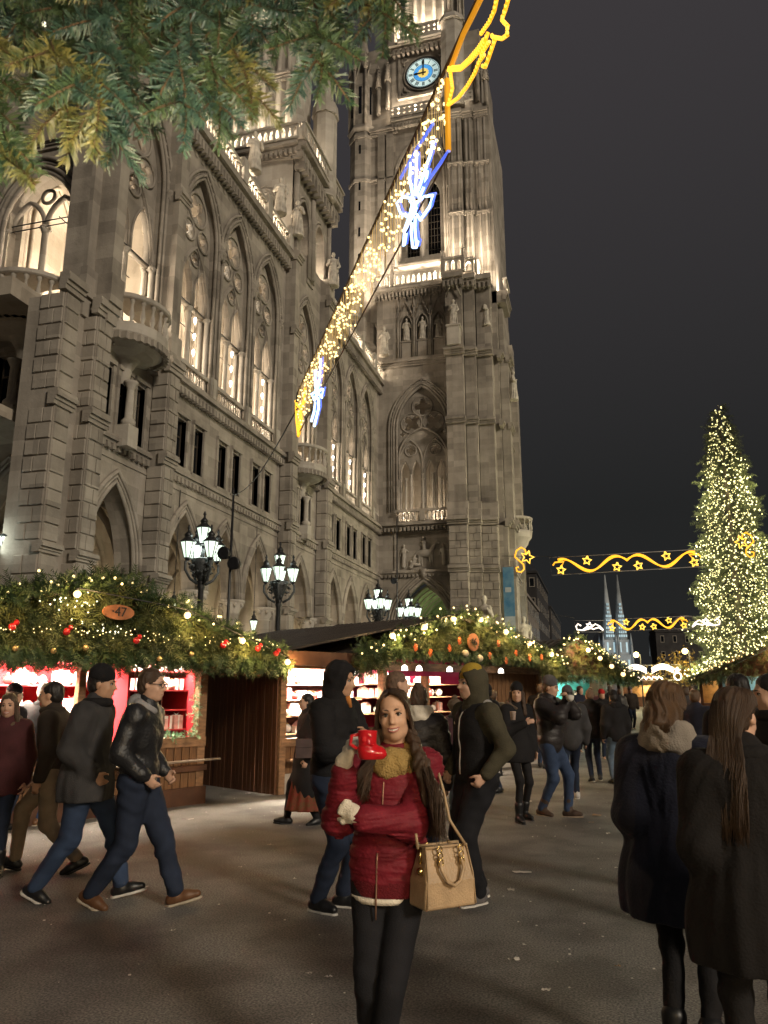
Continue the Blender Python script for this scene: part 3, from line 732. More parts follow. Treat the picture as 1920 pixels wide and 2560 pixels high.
def place_plate(name, me, root, fn, u, z, w, **kw):
    o = link(name, me, root); o0 = Vector(fn(0, 0, 0)); ux = Vector(fn(1, 0, 0)) - o0; wv = Vector(fn(0, 0, 1)) - o0; c = Vector(fn(u, z, w)) - Vector(root.location)
    mt = Matrix.Identity(4)
    for r_ in range(3): mt[r_][0] = ux[r_]; mt[r_][1] = (0, 0, 1)[r_]; mt[r_][2] = wv[r_]; mt[r_][3] = c[r_]
    o.matrix_local = mt
    for k_, v_ in kw.items(): o[k_] = v_
    return o

hall = thing('town_hall', 'long sandstone gothic town hall front with lit arcades, galleries and parapet', 'building', (XW, 34, 0))
inner = MB(FX); wall = MB(FX)
TR = tracery_mesh(1.5, 20.0, 24.0, 3.0)
rods = MB()
def window(root, fn, u, z0, z1, hw, w):
    f = MB(fn)
    for a, b, c, d, e in ((u - hw - .16, u - hw, z0 - .1, z1 + .12, .10), (u + hw, u + hw + .16, z0 - .1, z1 + .12, .10), (u - hw - .16, u + hw + .16, z1 + .122, z1 + .30, .16), (u - hw - .25, u + hw + .25, z0 - .28, z0 - .102, .22)):
        mbox(f, a, b, c, d, w - .35, w + e)
    o = f.build('window', M['stone'], root)
    f = MB(fn); t = .05
    for a, b, c, d in ((u - hw, u - hw + t, z0, z1), (u + hw - t, u + hw, z0, z1), (u - t / 2, u + t / 2, z0 + .0, z1), (u - hw + t + .002, u + hw - t - .002, z1 - .80, z1 - .72)): mbox(f, a, b, c, d, w - .30, w - .24)
    l = root.location; f.v = [(x - l.x, y - l.y, z - l.z) for x, y, z in f.v]
    link('sash', f.mesh('sash', M['wood_frame']), o)
    f = MB(fn); mbox(f, u - hw, u + hw, z0, z1, w - .33, w - .28); f.v = [(x - l.x, y - l.y, z - l.z) for x, y, z in f.v]
    link('pane', f.mesh('pane', M['glassdark']), o)

def gallery_bay(root, fn, c, hw, tr=TR, balcony=False, winn=2, a=1.5, zt=28.3, lampcol=True, ground=True):
    wall, trim, dent = MB(fn), MB(fn), MB(fn)
    # ground arcade
    if ground:
        arch_wall(wall, c - hw, c + hw, 6.2, 10.9, c, 1.62, 6.2, 3.45, -.9, 0)
        for q in (-1, 1):
            for w in (-.22, -.68): pass
            column(root, fn, c + q * hw, -.45, 0, 6.2, .40)
            mbox(wall, c + q * hw - .45 if q > 0 else c - hw, c + hw if q > 0 else c - hw + .45, 6.0, 6.197, -.88, -.02)
        for d, w, r in ((.0, .0, .10), (.22, .03, .07), (.42, .06, .10)): arch_tube(trim, c, 1.62 + d, 6.2, 3.45 + d, None, w, r)
    # mezzanine
    if winn == 2:
        us = (c - .80, c + .80); h2 = .46
        xs = [c - hw, us[0] - h2, us[0] + h2, us[1] - h2, us[1] + h2, c + hw]
        for i in (0, 2, 4): mbox(wall, xs[i], xs[i + 1], 11.4, 15.0, -.5, 0)
        for i in (1, 3): mbox(wall, xs[i], xs[i + 1], 11.4, 11.62, -.5, 0); mbox(wall, xs[i], xs[i + 1], 13.85, 15.0, -.5, 0)
        for u in us: window(root, fn, u, 11.62, 13.85, h2, 0.0)
    # gallery
    arch_wall(wall, c - hw, c + hw, 15.75, zt, c, a + .12, 24.0, 3.12 * a / 1.5, -.9, 0)
    for d, w, r in ((.02, -.02, .10), (.20, .06, .09), (.36, .02, .06), (.50, .09, .08)): arch_tube(trim, c, a + .12 + d, 24.0, 3.12 * a / 1.5 + d, 15.75 if d < .3 else None, w, r)
    for i in range(1, 16):
        p = arch_pts(c, a + .40, 24.0, 3.4 * a / 1.5, 8)[i]; mbox(dent, p[0] - .05, p[0] + .05, p[1] - .05, p[1] + .05, .0, .13)
    place_plate('tracery', tr[0], root, fn, c, 20.0, -.45); place_plate('tracery_rib', tr[1], root, fn, c, 20.0, -.40)
    column(root, fn, c, -.45, 15.75, 20.02, .13)
    for q in (-1, 1): column(root, fn, c + q * (a + .02), -.28, 15.75, 20.02, .12); column(root, fn, c + q * (a - .06), -.62, 15.75, 20.02, .10)
    for q in (-1, 1):
        mlathe(trim, c + q * (a + .42), .10, [(.02, 23.55), (.16, 23.7), (.12, 23.85), (.22, 24.0), (.22, 24.12)], 8)
    wall.build('bay_wall', M['stone'], root); trim.build('arch_moulding', M['stone'], root); dent.build('arch_beading', M['stone'], root, kind='stuff')
    rods.tube([fn(c - hw, 20.05, -.30), fn(c + hw, 20.05, -.30)], .028, 4); rods.tube([fn(c - hw, 20.2, -1.9), fn(c + hw, 20.2, -1.9)], .028, 4)
# bays along the front
bays = [30.95, 35.0, 39.05, 51.9, 56.0, 60.1]
for c in bays: gallery_bay(hall, FX, c, 2.03)
TRP = tracery_mesh(1.75, 20.0, 24.0, 3.5)
pavs = [25.55, 45.4]
for c, hw in zip(pavs, (2.45, 2.75)):
    gallery_bay(hall, FX, c, hw, TRP, a=1.75, zt=29.2, winn=0)
    wall = MB(FX)
    # recess with three narrow windows and the column that carries the round balcony
    for u0, u1 in ((c - hw, c - 1.55), (c - .85, c - .35), (c + .35, c + .85), (c + 1.55, c + hw)): mbox(wall, u0, u1, 11.4, 15.0, -.5, 0)
    for u0, u1 in ((c - 1.55, c - .85), (c - .35, c + .35), (c + .85, c + 1.55)): mbox(wall, u0, u1, 11.4, 11.5, -.5, 0); mbox(wall, u0, u1, 14.1, 15.0, -.5, 0)
    wall.build('recess_wall', M['stone'], hall)
    for u in (c - 1.2, c, c + 1.2): window(hall, FX, u, 11.5, 14.1, .35, 0.0)
def balcony(root, fn, c, R_=1.75):
    b = MB(fn); n = 14
    def half(prof):
        out = []; 
        for r, z in prof:
            for k in range(n + 1): a_ = PI * k / n; out.append((c - r * math.cos(a_), z, max(0, r * math.sin(a_)) * .92))
        m = n + 1; b.add(out, [(i * m + k, i * m + k + 1, (i + 1) * m + k + 1, (i + 1) * m + k) for i in range(len(prof) - 1) for k in range(n)] + [tuple(range(m)), tuple((len(prof) - 1) * m + k for k in range(m))[::-1]])
    half([(.2, 13.7), (.3, 14.35), (.5, 14.7), (.62, 14.78), (1.15, 14.9), (1.35, 15.02), (R_ - .12, 15.18), (R_, 15.35), (R_, 15.75)])
    half([(R_ - .0, 16.75), (R_ + .06, 16.80), (R_ + .06, 16.95), (R_ - .02, 16.99)])
    mlathe(b, c, .35, [(.3, 11.9), (.3, 12.1), (.17, 12.25), (.16, 13.5), (.26, 13.7), (.3, 13.8)], 10)
    mbox(b, c - .34, c + .34, 11.0, 11.9, .0, .62)
    b.build('balcony', M['stone2'], root)
    me = baluster_mesh(1.0, .10)
    for k in range(11):
        a_ = PI * (k + .5) / 11; p = fn(c - (R_ - .13) * math.cos(a_), 15.75, (R_ - .13) * math.sin(a_) * .92); o = link('baluster', me, root); o.location = Vector(p) - Vector(root.location)
    d = MB(fn)
    for k in range(18):
        a_ = PI * (k + .5) / 18; d_ = .11; u, w = c - (R_ - .05) * math.cos(a_), (R_ - .05) * math.sin(a_) * .92; mbox(d, u - d_, u + d_, 15.0, 15.28, w - d_, w + d_)
    d.build('corbel', M['stone'], root, kind='stuff')
for c in pavs: balcony(hall, FX, c)
# piers
def pier(y0, y1, w, ztop=31.0, up=None):
    wall = trim = MB(FX)
    mbox(wall, y0, y1, 0, 15.0, -.5, w); u0, u1, uw = up or (y0 + .06, y1 - .06, w - .12); mbox(wall, u0, u1, 15.0, ztop, -.5, uw)
    for z, hh in ((5.9, .35), (10.9, .55), (15.1, .65)): cornice(trim, y0 - .14, y1 + .14, z, w, hh, .22)
    mbox(trim, u0 - .1, u1 + .1, 15.75, 16.9, -.3, uw + .12); cornice(trim, u0 - .1, u1 + .1, 23.6, uw, .55, .2) if up is None else None; cornice(trim, u0 - .1, u1 + .1, 28.8, uw, .6, .3)
    wall.build('pier', M['stone'], hall)
PIERS = [(20.45, 21.22, 1.0), (22.28, 23.14, 1.0), (27.62, 28.42, .80), (41.75, 42.6, .80), (48.2, 49.1, .80)]
for i, (y0, y1, w) in enumerate(PIERS): pier(y0, y1, w, up=((21.95, 22.38, .55), (22.62, 23.2, 1.15))[i] if i < 2 else None)
wall = MB(FX); mbox(wall, 21.22, 22.28, 0, 15.4, -.5, .45); mbox(wall, 22.36, 22.66, 15.4, 30, -.5, .35); wall.build('pier_recess', M['stone'], hall); wall = MB(FX)
for (y0, y1, w), rows in zip(PIERS, (24, 24, 24, 18, 18)):
    ashlar(hall, FX, y0 + .02, y1 - .02, .6, 5.85, w, rows // 3, 0)
    ashlar(hall, FX, y0 + .02, y1 - .02, 6.3, 10.85, w, rows // 3, 1)
    ashlar(hall, FX, y0 + .02, y1 - .02, 11.5, 15.05, w, max(4, rows // 4), 0)
    sd = lambda u, z, ww, y0=y0: (XW + u, y0 - ww, z)
    ashlar(hall, sd, .03, w - .03, .6, 5.85, 0, rows // 3, 0); ashlar(hall, sd, .03, w - .03, 6.3, 10.85, 0, rows // 3, 1); ashlar(hall, sd, .03, w - .03, 11.5, 15.05, 0, max(4, rows // 4), 0)
for y0, y1 in ((28.42, 28.92), (41.08, 41.75), (49.1, 49.87), (54.6 - .67, 53.97), (62.13, 64.0)):
    if y1 - y0 > .1: wall = MB(FX); mbox(wall, y0, y1, 0, 29.0, -.9, -.004); wall.build('filler_wall', M['stone'], hall)
wall = MB(FX)
# runs of cornice, parapet and balustrade
runs = [(28.42, 41.75), (49.1, 64.0)]; pruns = [(23.14, 27.62), (42.6, 48.2)]
for y0, y1 in runs + pruns:
    trim, dent = MB(FX), MB(FX); cornice(trim, y0, y1, 10.9, 0, .5, .26, dmb=dent); trim.build('lower_cornice', M['stone'], hall)
    trim = MB(FX); cornice(trim, y0, y1, 15.05, 0, .68, .42, dmb=dent); trim.build('gallery_cornice', M['stone'], hall); dent.build('dentils', M['stone'], hall, kind='stuff')
    trim = MB(FX); mbox(trim, y0, y1, 10.45, 10.55, -.3, .05); trim.build('string_course', M['stone'], hall)
for y0, y1 in runs:
    trim, dent, disc = MB(FX), MB(FX), MB(FX); mbox(trim, y0, y1, 16.62, 16.8, -.32, .02); trim.build('gallery_rail', M['stone2'], hall); trim = MB(FX)
    cornice(trim, y0, y1, 28.3, 0, 1.1, .55, dmb=dent); mbox(trim, y0, y1, 27.9, 28.3, -.9, .003)
    for i in range(int((y1 - y0) / .62)):
        u = y0 + (i + .5) * .62; mlathe(disc, u, .0, [(.01, 27.75)], 3) if False else None
        disc.add([(u + .2 * math.cos(2 * PI * k / 10), 27.92 + .2 * math.sin(2 * PI * k / 10), .04) for k in range(10)] + [(u, 27.92, .015)], [(k, (k + 1) % 10, 10) for k in range(10)])
    trim.build('parapet_cornice', M['stone'], hall); dent.build('dentils', M['stone'], hall, kind='stuff'); disc.build('rosettes', M['stone'], hall, kind='stuff')
    trim = MB(FX); mbox(trim, y0, y1, 30.25, 30.48, .02, .42); trim.build('parapet_rail', M['stone2'], hall); trim = MB(FX); mbox(trim, y0, y1, 29.4, 29.5, .02, .42); trim.build('parapet_foot', M['stone2'], hall)
balusters(hall, FX, [y for y in np.arange(28.8, 41.5, .36)], 29.5, .75, .22, .085)
balusters(hall, FX, [y for y in np.arange(49.4, 63.8, .36)], 29.5, .75, .22, .085)
for c in bays: balusters(hall, FX, [c + d for d in np.arange(-1.35, 1.4, .27)], 15.75, .87, -.15, .07)
for c in bays:
    for q in (-1, 1): trim = MB(FX); mbox(trim, c + q * 2.03 - .28 + .003 * q, c + q * 2.03 + .28 + .003 * q, 15.75, 16.95 + .002 * q, -.4, .12 + .002 * q); trim.build('pedestal', M['stone2'], hall)
for y in (34.6, 38.0, 41.4, 49.6, 53.5, 57.5, 61.4): trim = MB(FX); mbox(trim, y - .3, y + .3, 29.4, 30.9, -.05, .5); trim.build('pedestal', M['stone2'], hall)
# the gallery behind the tracery, the arcade passage and the roof
mbox(inner, 20, 64, 15.0, 15.7, -4.2, -.9); mbox(inner, 23, 64, 15.7, 28.5, -4.6, -4.2); mbox(inner, 23, 64, 28.5, 29.3, -4.6, -.2)
mbox(inner, 20, 64, 0, 15, -5.4, -5.0); mbox(inner, 20, 64, 10.6, 11.0, -5.0, -.9)
for c in bays + pavs:
    arch_tube(inner, c, 1.7, 21.5, 3.2, 15.7, -4.15, .16); arch_tube(inner, c, 1.3, 21.0, 2.6, 15.7, -4.15, .10); arch_tube(inner, c, 1.5, 6.2, 3.2, 0, -4.95, .16); arch_tube(inner, c, 1.15, 5.6, 2.6, 0, -4.95, .1)
    for q in (-1, 1):
        for i in range(8):
            t = i / 7; 
        inner.tube([(c + q * 1.95, 22 + 5.5 * math.sin(t), -.9 - 3.3 * (1 - math.cos(t)) / 1.0) for t in [PI / 2 * i / 8 for i in range(9)]], .14, 5)
        inner.tube([(c + q * 1.95, 6.2 + 4.0 * math.sin(t), -.9 - 4.0 * (1 - math.cos(t))) for t in [PI / 2 * i / 8 for i in range(9)]], .16, 5)
    mbox(inner, c - 2.15, c - 1.95, 15.7, 28.3, -4.2, -3.9); mbox(inner, c + 1.95, c + 2.15, 15.7, 28.3, -4.2, -3.9)
# cross walls so that each gallery bay glows by itself
for y in (28.42, 41.8, 49.0): mbox(inner, y - .15, y + .15, 15.7, 28.4, -4.2, -1.0)
aw = MB(FX); mbox(aw, 28.2, 42.3, 29.3, 31.6, -1.35, -1.1); mbox(aw, 49.2, 64, 29.3, 31.6, -1.35, -1.1); aw.build('attic_wall', M['stone2'], hall)
rf = MB(FX); rf.add([(28, 31.5, -1.2), (64, 31.5, -1.2), (64, 36, -8), (28, 36, -8)], [(0, 1, 2, 3)]); rf.add([(28, 30.2, -1.2), (28, 36, -8), (28, 28, -8)], [(0, 1, 2)])
rf.build('roof', M['roofdark'], hall)
# pavilion head walls
mbox(wall, 23.0, 28.0, 29.2, 36.0, -.9, -.003); wall.build('head_wall', M['stone'], hall); wall = MB(FX); mbox(wall, 42.4, 48.5, 29.2, 31.0, -.9, -.003)
trim = MB(FX); cornice(trim, 23.0, 28.0, 29.6, 0, 1.0, .5); trim.build('parapet_cornice', M['stone'], hall)
# end wall of the first pavilion, seen square-on behind the big corner pier (faces the camera)
YE = 22.85
EY = lambda u, z, w: (u, YE - w, z)
we, te, de = MB(EY), MB(EY), MB(EY)
c = -20.65
arch_wall(we, c - 2.7, c + 2.7, 6.2, 10.9, c, 1.62, 6.2, 3.45, -.9, 0)
for d, w, r in ((.0, .0, .10), (.22, .03, .07), (.42, .06, .10)): arch_tube(te, c, 1.62 + d, 6.2, 3.45 + d, None, w, r)
for q in (-1, 1): column(hall, EY, c + q * 2.0, -.45, 0, 6.2, .40)
te.build('arch_moulding', M['stone'], hall); te = MB(EY)
arch_wall(we, c - 2.7, c + 2.7, 15.75, 29.2, c, 1.70, 19.9, 2.35, -.9, 0)
for d, w, r in ((.0, -.02, .11), (.20, .06, .10), (.40, .02, .08), (.58, .10, .10)): arch_tube(te, c, 1.70 + d, 19.9, 2.35 + d, 15.75 if d < .5 else None, w, r)
column(hall, EY, c, -.45, 15.75, 19.95, .14)
for q in (-1, 1):
    column(hall, EY, c + q * 1.72, -.25, 15.75, 19.95, .13); te.tube([(u, z, -.42) for u, z in arch_pts(c + q * .82, .78, 19.95, 1.25, 8)], .11, 6); ring(te, c, 21.35, -.42, .30, .08, 14, 5)
t2 = MB(EY); cornice(t2, -24, -18.3, 23.2, 0, .5, .28); t2.build('end_cornice', M['stone'], hall)
rods.tube([EY(c - 1.7, 19.9, -.3), EY(c + 1.7, 19.9, -.3)], .03, 4); rods.tube([EY(c - 1.7, 20.15, -.3), EY(c + 1.7, 20.15, -.3)], .03, 4)
for u0, u1 in ((c - 2.7, c - 1.1), (c - .3, c + .3), (c + 1.1, c + 2.7)): mbox(we, u0, u1, 11.4, 15.0, -.5, 0)
for u0, u1 in ((c - 1.1, c - .3), (c + .3, c + 1.1)): mbox(we, u0, u1, 14.2, 15.0, -.5, 0)
for u in (c - .7, c + .7): window(hall, EY, u, 11.5, 14.2, .4, 0.0)
for z, hh in ((10.9, .5), (15.05, .68), (29.2, 1.0)): t2 = MB(EY); cornice(t2, -24, -18.0, z, 0, hh, .35, dmb=de); t2.build('end_cornice', M['stone'], hall)
mbox(we, -24, -18.0, 29.2, 40, -.9, 0); mbox(we, -30, -23.4, 0, 40, -.9, .3)
we.build('end_wall', M['stone'], hall); te.build('arch_moulding', M['stone'], hall)
de.build('end_dentils', M['stone'], hall, kind='stuff')
balcony(hall, EY, c)
ie = MB(EY); mbox(ie, -26, -18.4, 15.0, 15.7, -5, -.9)
mbox(ie, -26, -18.4, 28.5, 29.0, -5, -.9); ie.build('gallery_floor', M['stone_in'], hall)
wall.build('head_wall', M['stone'], hall); inner.build('gallery_interior', M['stone_in'], hall)
rods_l = hall.location; rods.v = [(x - rods_l.x, y - rods_l.y, z - rods_l.z) for x, y, z in rods.v]; link('tie_rods', rods.mesh('tie_rods', M['iron']), hall)
# chains of little hanging lamps and globes in the gallery, one thing per bay
for i, c in enumerate(bays):
    nm = ['first gallery arch from the near pier', 'second gallery arch from the near pier', 'third gallery arch from the near pier', 'first gallery arch beyond the small tower', 'second gallery arch beyond the small tower', 'last gallery arch before the clock tower'][i]
    t = thing('hanging_lamp', 'string of small pointed lamps hanging in the ' + nm, 'lamp', (XW - .22, c + .27, 16.3), 0, 'strings of lamps in the gallery arches')
    b = MB(); b.tube([(0, 0, 0), (0, 0, 7.0)], .012, 4); b.build('cord', M['iron'], t)
    for k in range(4): b = MB(); b.lathe([(.005, -.20), (.085, .06), (.07, .15), (.005, .22)], (0, 0, .5 + .85 * k), 6, caps=False); b.build('bulb', M['globe'], t, True)
    t = thing('globe_lamp', 'white globe lamp shining through the tracery of the ' + nm, 'lamp', (XW - .75, c - .72, 23.9), 0, 'globe lamps behind the tracery')
    b = MB(); b.ball((0, 0, 0), .2, 10, 8); b.build('globe', M['globe'], t, True); b = MB(); b.tube([(0, 0, .2), (0, 0, 1.5)], .02, 4); b.build('stem', M['iron'], t)
WARM = (1.0, 0.83, 0.62)
for c in bays + pavs:
    far = c > 45
    lamp('gallery_lamp', (XW - 1.8, c, 17.0), 290, WARM, .25); lamp('gallery_lamp', (XW - 2.6, c, 22.4), 190, WARM, .25)
lamp('gallery_lamp', (c_ := -20.2, 25.6, 18.5), 330, WARM, .25); 
for y in (31, 35, 39, 43, 51, 56, 61): lamp('passage_lamp', (XW - 3.0, y, 5.0), 75, (1.0, .80, .52), .2)
for y in (30, 33, 36, 39, 41.3, 50.5, 53.5, 56.5, 59.5, 62.5): lamp('parapet_lamp', (XW - .45, y, 29.75), 170, WARM, .2)
# ------------------------------------------------------------------ clock tower
YT = 64.0
TY = lambda u, z, w: (u, YT - w, z)
tower = thing('clock_tower', 'tall gothic town hall tower with a lit blue and white clock and glowing balustrades', 'tower', (-14, YT, 0))
tw_, tt, td, tdisc, tc_, ti = MB(TY), MB(TY), MB(TY), MB(TY), MB(TY), MB(TY)
CX = -14.0
# base: portal, relief, big window, niches
arch_wall(tw_, -18.2, -11.5, 0, 11.6, CX, 2.4, 6.6, 4.1, -1.2, 0)
for d, w, r in ((0, 0, .16), (.28, .06, .10), (.5, .02, .13), (.75, .08, .08)): arch_tube(tt, CX, 2.4 + d, 6.6, 4.1 + d, 0, w, r)
tt.tube([(CX, 10.9, .05), (CX, 11.7, .25)], [.2, .3], 6)
mbox(tw_, -18.2, -16.4, 11.6, 16.0, -1.2, 0); mbox(tw_, -16.4, -11.5, 14.95, 16.0, -1.2, 0); mbox(tw_, -16.4, -11.5, 11.6, 14.95, -1.2, -.35)
for a, b, c_, d in ((-16.55, -16.35, 11.7, 15.1), (-11.7, -11.5, 11.7, 15.1)): mbox(tt, a, b, c_, d, -.2, .1)
cornice(tt, -18.2, -11.5, 11.15, 0, .5, .3, dmb=td); cornice(tt, -18.2, -11.5, 15.2, 0, .7, .55, dmb=td)
mbox(tt, -16.4, -11.5, 16.72, 16.95, .05, .5); mbox(tt, -14.15, -13.75, 15.9, 16.95, .04, .52)
arch_wall(tw_, -18.2, -11.5, 15.9, 29.9, CX, 2.35, 24.6, 3.9, -1.2, 0)
for d, w, r in ((0, -.05, .13), (.25, .05, .10), (.45, .0, .12), (.68, .1, .08)): arch_tube(tt, CX, 2.35 + d, 24.6, 3.9 + d, 16.9, w, r)
for i in range(1, 20):
    p = arch_pts(CX, 2.9, 24.6, 4.4, 10)[i]; mbox(td, p[0] - .07, p[0] + .07, p[1] - .07, p[1] + .07, 0, .16)
# tracery of the big window: trefoil of foiled circles over paired lancets
a = 2.3
outer = [(-a, 0)] + arch_pts(0, a, 2.7, 3.8, 14) + [(a, 0)]
hl = [foil(0, 4.75, .42, .40, 4, 48), foil(-1.02, 3.2, .42, .42, 4, 48, PI / 4), foil(1.02, 3.2, .42, .42, 4, 48, PI / 4), foil(-1.9, 2.2, .12, .12, 4, 24), foil(1.9, 2.2, .12, .12, 4, 24)]
for q in (-1.12, 1.12):
    for k in (-.5, .5): hl.append([(q + k * 1.0 - .40, -5.7)] + arch_pts(q + k * 1.0, .40, -1.5, 1.2, 6) + [(q + k * 1.0 + .40, -5.7)])
    hl.append(foil(q, .62, .26, .2, 4, 32))
outer[0] = (-a, -5.9); outer[-1] = (a, -5.9)
me = curve_plate('big_tracery', [outer] + hl, .25, .02); me.materials.append(M['stone'])
place_plate('tracery', me, tower, TY, CX, 21.9, -.5)
rg = MB()
for (u, z, R_) in ((0, 4.75, .95), (-1.02, 3.2, .95), (1.02, 3.2, .95), (-1.12, .62, .52), (1.12, .62, .52)): rg.tube([(u + R_ * math.cos(t), z + R_ * math.sin(t), .12) for t in [2 * PI * i / 22 for i in range(22)]], .07, 5, closed=True)
for q in (-1.12, 1.12): rg.tube([(x, z, .14) for x, z in [(q - 1.05, -2)] + arch_pts(q, 1.05, -.4, 2.0, 9) + [(q + 1.05, -2)]], .09, 5)
rg.tube([(x, z, .2) for x, z in [(-2.2, -2)] + arch_pts(0, 2.2, .0, 2.65, 10) + [(2.2, -2)]], .11, 5)
place_plate('tracery_rib', rg.mesh('tracery_rib', M['stone'], True), tower, TY, CX, 21.9, -.45)
for u in (-15.6, -14.0, -12.4): column(tower, TY, u, -.45, 15.9, 20.0, .12)
for u in (-16.25, -15.1, -13.1, -11.75, -14.0): column(tower, TY, u, -.3, 15.9, 20.3, .09)
ti.add([(-18, 15.6, -.9), (-10, 15.6, -.9), (-10, 15.6, -6), (-18, 15.6, -6)], [(0, 1, 2, 3)])
mbox(ti, -18, -10, 15.6, 30, -6.3, -6.0)
for u in (-15.5, -14, -12.5): arch_tube(ti, u, .7, 22, 2.0, 15.7, -5.95, .12)
# green lit vaulted passage behind the portal
for i in range(6): arch_tube(ti, CX, 2.5, 6.2, 4.2, 0, -1.4 - i * 1.6, .12)
vm = MB(TY)
ap = arch_pts(CX, 2.6, 6.0, 4.4, 10)
for i in range(len(ap) - 1): vm.add([(ap[i][0], ap[i][1], -1.2), (ap[i + 1][0], ap[i + 1][1], -1.2), (ap[i + 1][0], ap[i + 1][1], -11), (ap[i][0], ap[i][1], -11)], [(0, 1, 2, 3)])
mbox(vm, -16.7, -16.6, 0, 6, -11, -1.2); mbox(vm, -11.4, -11.3, 0, 6, -11, -1.2); mbox(vm, -17, -11, 0, 11, -11.2, -11)
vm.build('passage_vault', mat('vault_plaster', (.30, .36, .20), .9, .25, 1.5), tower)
lamp('passage_lamp', (CX, YT + 5, 5.0), 130, (.95, 1.0, .62), .3)
# band of rosettes, cornice, niche storey
for i in range(8):
    u = -16.2 + i * .66; tdisc.add([(u + .22 * math.cos(2 * PI * k / 10), 29.55 + .22 * math.sin(2 * PI * k / 10), .04) for k in range(10)] + [(u, 29.55, .012)], [(k, (k + 1) % 10, 10) for k in range(10)])
mbox(tw_, -18.2, -11.5, 29.9, 38.4, -1.4, -.45)
mbox(tw_, -18.2, -16.2, 29.9, 38.4, -.44, 0); mbox(tw_, -11.95, -11.5, 29.9, 38.4, -.44, 0); mbox(tw_, -16.2, -11.95, 29.9, 31.2, -.44, 0); mbox(tw_, -16.2, -11.95, 36.8, 38.4, -.44, 0)
cornice(tt, -18.2, -11.5, 30.5, 0, .75, .4)
for u in (-15.38, -13.86, -12.32):
    arch_wall(tw_, u - .76, u + .76, 31.2, 36.8, u, .58, 34.6, 1.1, -.44, -.02, 6)
    arch_tube(tt, u, .58, 34.6, 1.1, 31.2, 0, .07); tt.tube([(u - .74, 35.3, .06), (u, 37.1, .12), (u + .74, 35.3, .06)], .07, 5)
    for k in (.25, .5, .75):
        for q in (-1, 1): mbox(td, u + q * .74 * (1 - k) - .06, u + q * .74 * (1 - k) + .06, 35.3 + 1.8 * k, 35.3 + 1.8 * k + .2, .04, .18)
    mbox(tt, u - .42, u + .42, 31.25, 32.9, -.4, .05); mbox(tt, u - .5, u + .5, 32.9, 33.05, -.4, .12)
    tt.tube([(u, 37.1, .1), (u, 37.7, .1)], [.1, .03], 5)
for u in (-16.14, -14.62, -13.09, -11.56): tt.tube([(u, 31.2, .06), (u, 36.4, .06)], .09, 6); tt.lathe([(.1, 0)], (0, 0, 0), 3) if False else None; tt.tube([(u, 36.4, .06), (u, 38.1, .06)], [.14, .03], 5)
# stepped corner buttresses and the body behind
def tbox(x0, x1, z0, z1, w): mbox(tw_, x0, x1, z0, z1, -10 if w < .3 else -2, w)
STEPS = [(-11.5, -9.9, 1.35), (-9.9, -8.85, .75), (-8.85, -7.5, .3)]
for x0, x1, w in STEPS:
    tw_keep, tt_keep = tw_, tt; tw_ = tt = MB(TY)
    tbox(x0, x1, 0, 15.4, w); tbox(x0 + .03, x1 - .03, 15.4, 31, w - .12); tbox(x0 + .05, x1 - .05, 31, 38.4, w - .2)
    for z, hh, pr in ((5.6, .4, .2), (11.15, .6, .3), (15.2, .7, .4), (24.2, .6, .28), (30.6, .75, .4)): cornice(tt, x0 - .1, x1 + .1, z, w, hh, pr)
    mbox(tt, x0 - .08, x1 + .08, 15.9, 17.2, -.5, w + .02)
    tw_.build('buttress', M['stone'], tower); tw_, tt = tw_keep, tt_keep
    ashlar(tower, TY, x0 + .02, x1 - .02, .4, 5.5, w, 7); ashlar(tower, TY, x0 + .02, x1 - .02, 6.1, 11.1, w, 7, 1); ashlar(tower, TY, x0 + .02, x1 - .02, 11.8, 15.1, w, 5)
# front of the tower, only a sliver shows
FT = lambda u, z, w: (w, u, z)
ft = MB(FT)
mbox(ft, 64.5, 76, 0, 15.3, -8, -6.75); mbox(ft, 65.2, 76, 15.3, 38.4, -8, -7.05)
for y0 in (65.6, 73.6): mbox(ft, y0, y0 + 2.0, 0, 31, -7, -6.3); mbox(ft, y0 + .1, y0 + 1.9, 31, 36, -7, -6.6)
for z, hh, pr in ((5.6, .4, .2), (11.15, .6, .3), (15.2, .7, .5), (24.2, .6, .28), (30.6, .75, .4)): cornice(ft, 64.4, 76.2, z, -6.75 if z < 20 else -6.95, hh, pr); cornice(ft, 65.5, 67.7, z, -6.3, hh, pr)
ft.build('front_wall', M['stone'], tower)
# round balcony on the front at gallery height
rb = MB(); rb.lathe([(.2, -2.6), (.5, -1.9), (1.0, -1.2), (1.1, -.9), (1.35, -.6), (1.45, 0)], (7.5, 5.5, 15.6), 14); rb.lathe([(1.36, 1.0), (1.5, 1.05), (1.5, 1.25), (1.36, 1.3)], (7.5, 5.5, 15.6), 14); rb.build('front_balcony', M['stone2'], tower)
for k in range(14):
    a_ = 2 * PI * k / 14; o = link('baluster', baluster_mesh(1.0, .1), tower); o.location = (7.5 + 1.36 * math.cos(a_), 5.5 + 1.36 * math.sin(a_), 15.6)
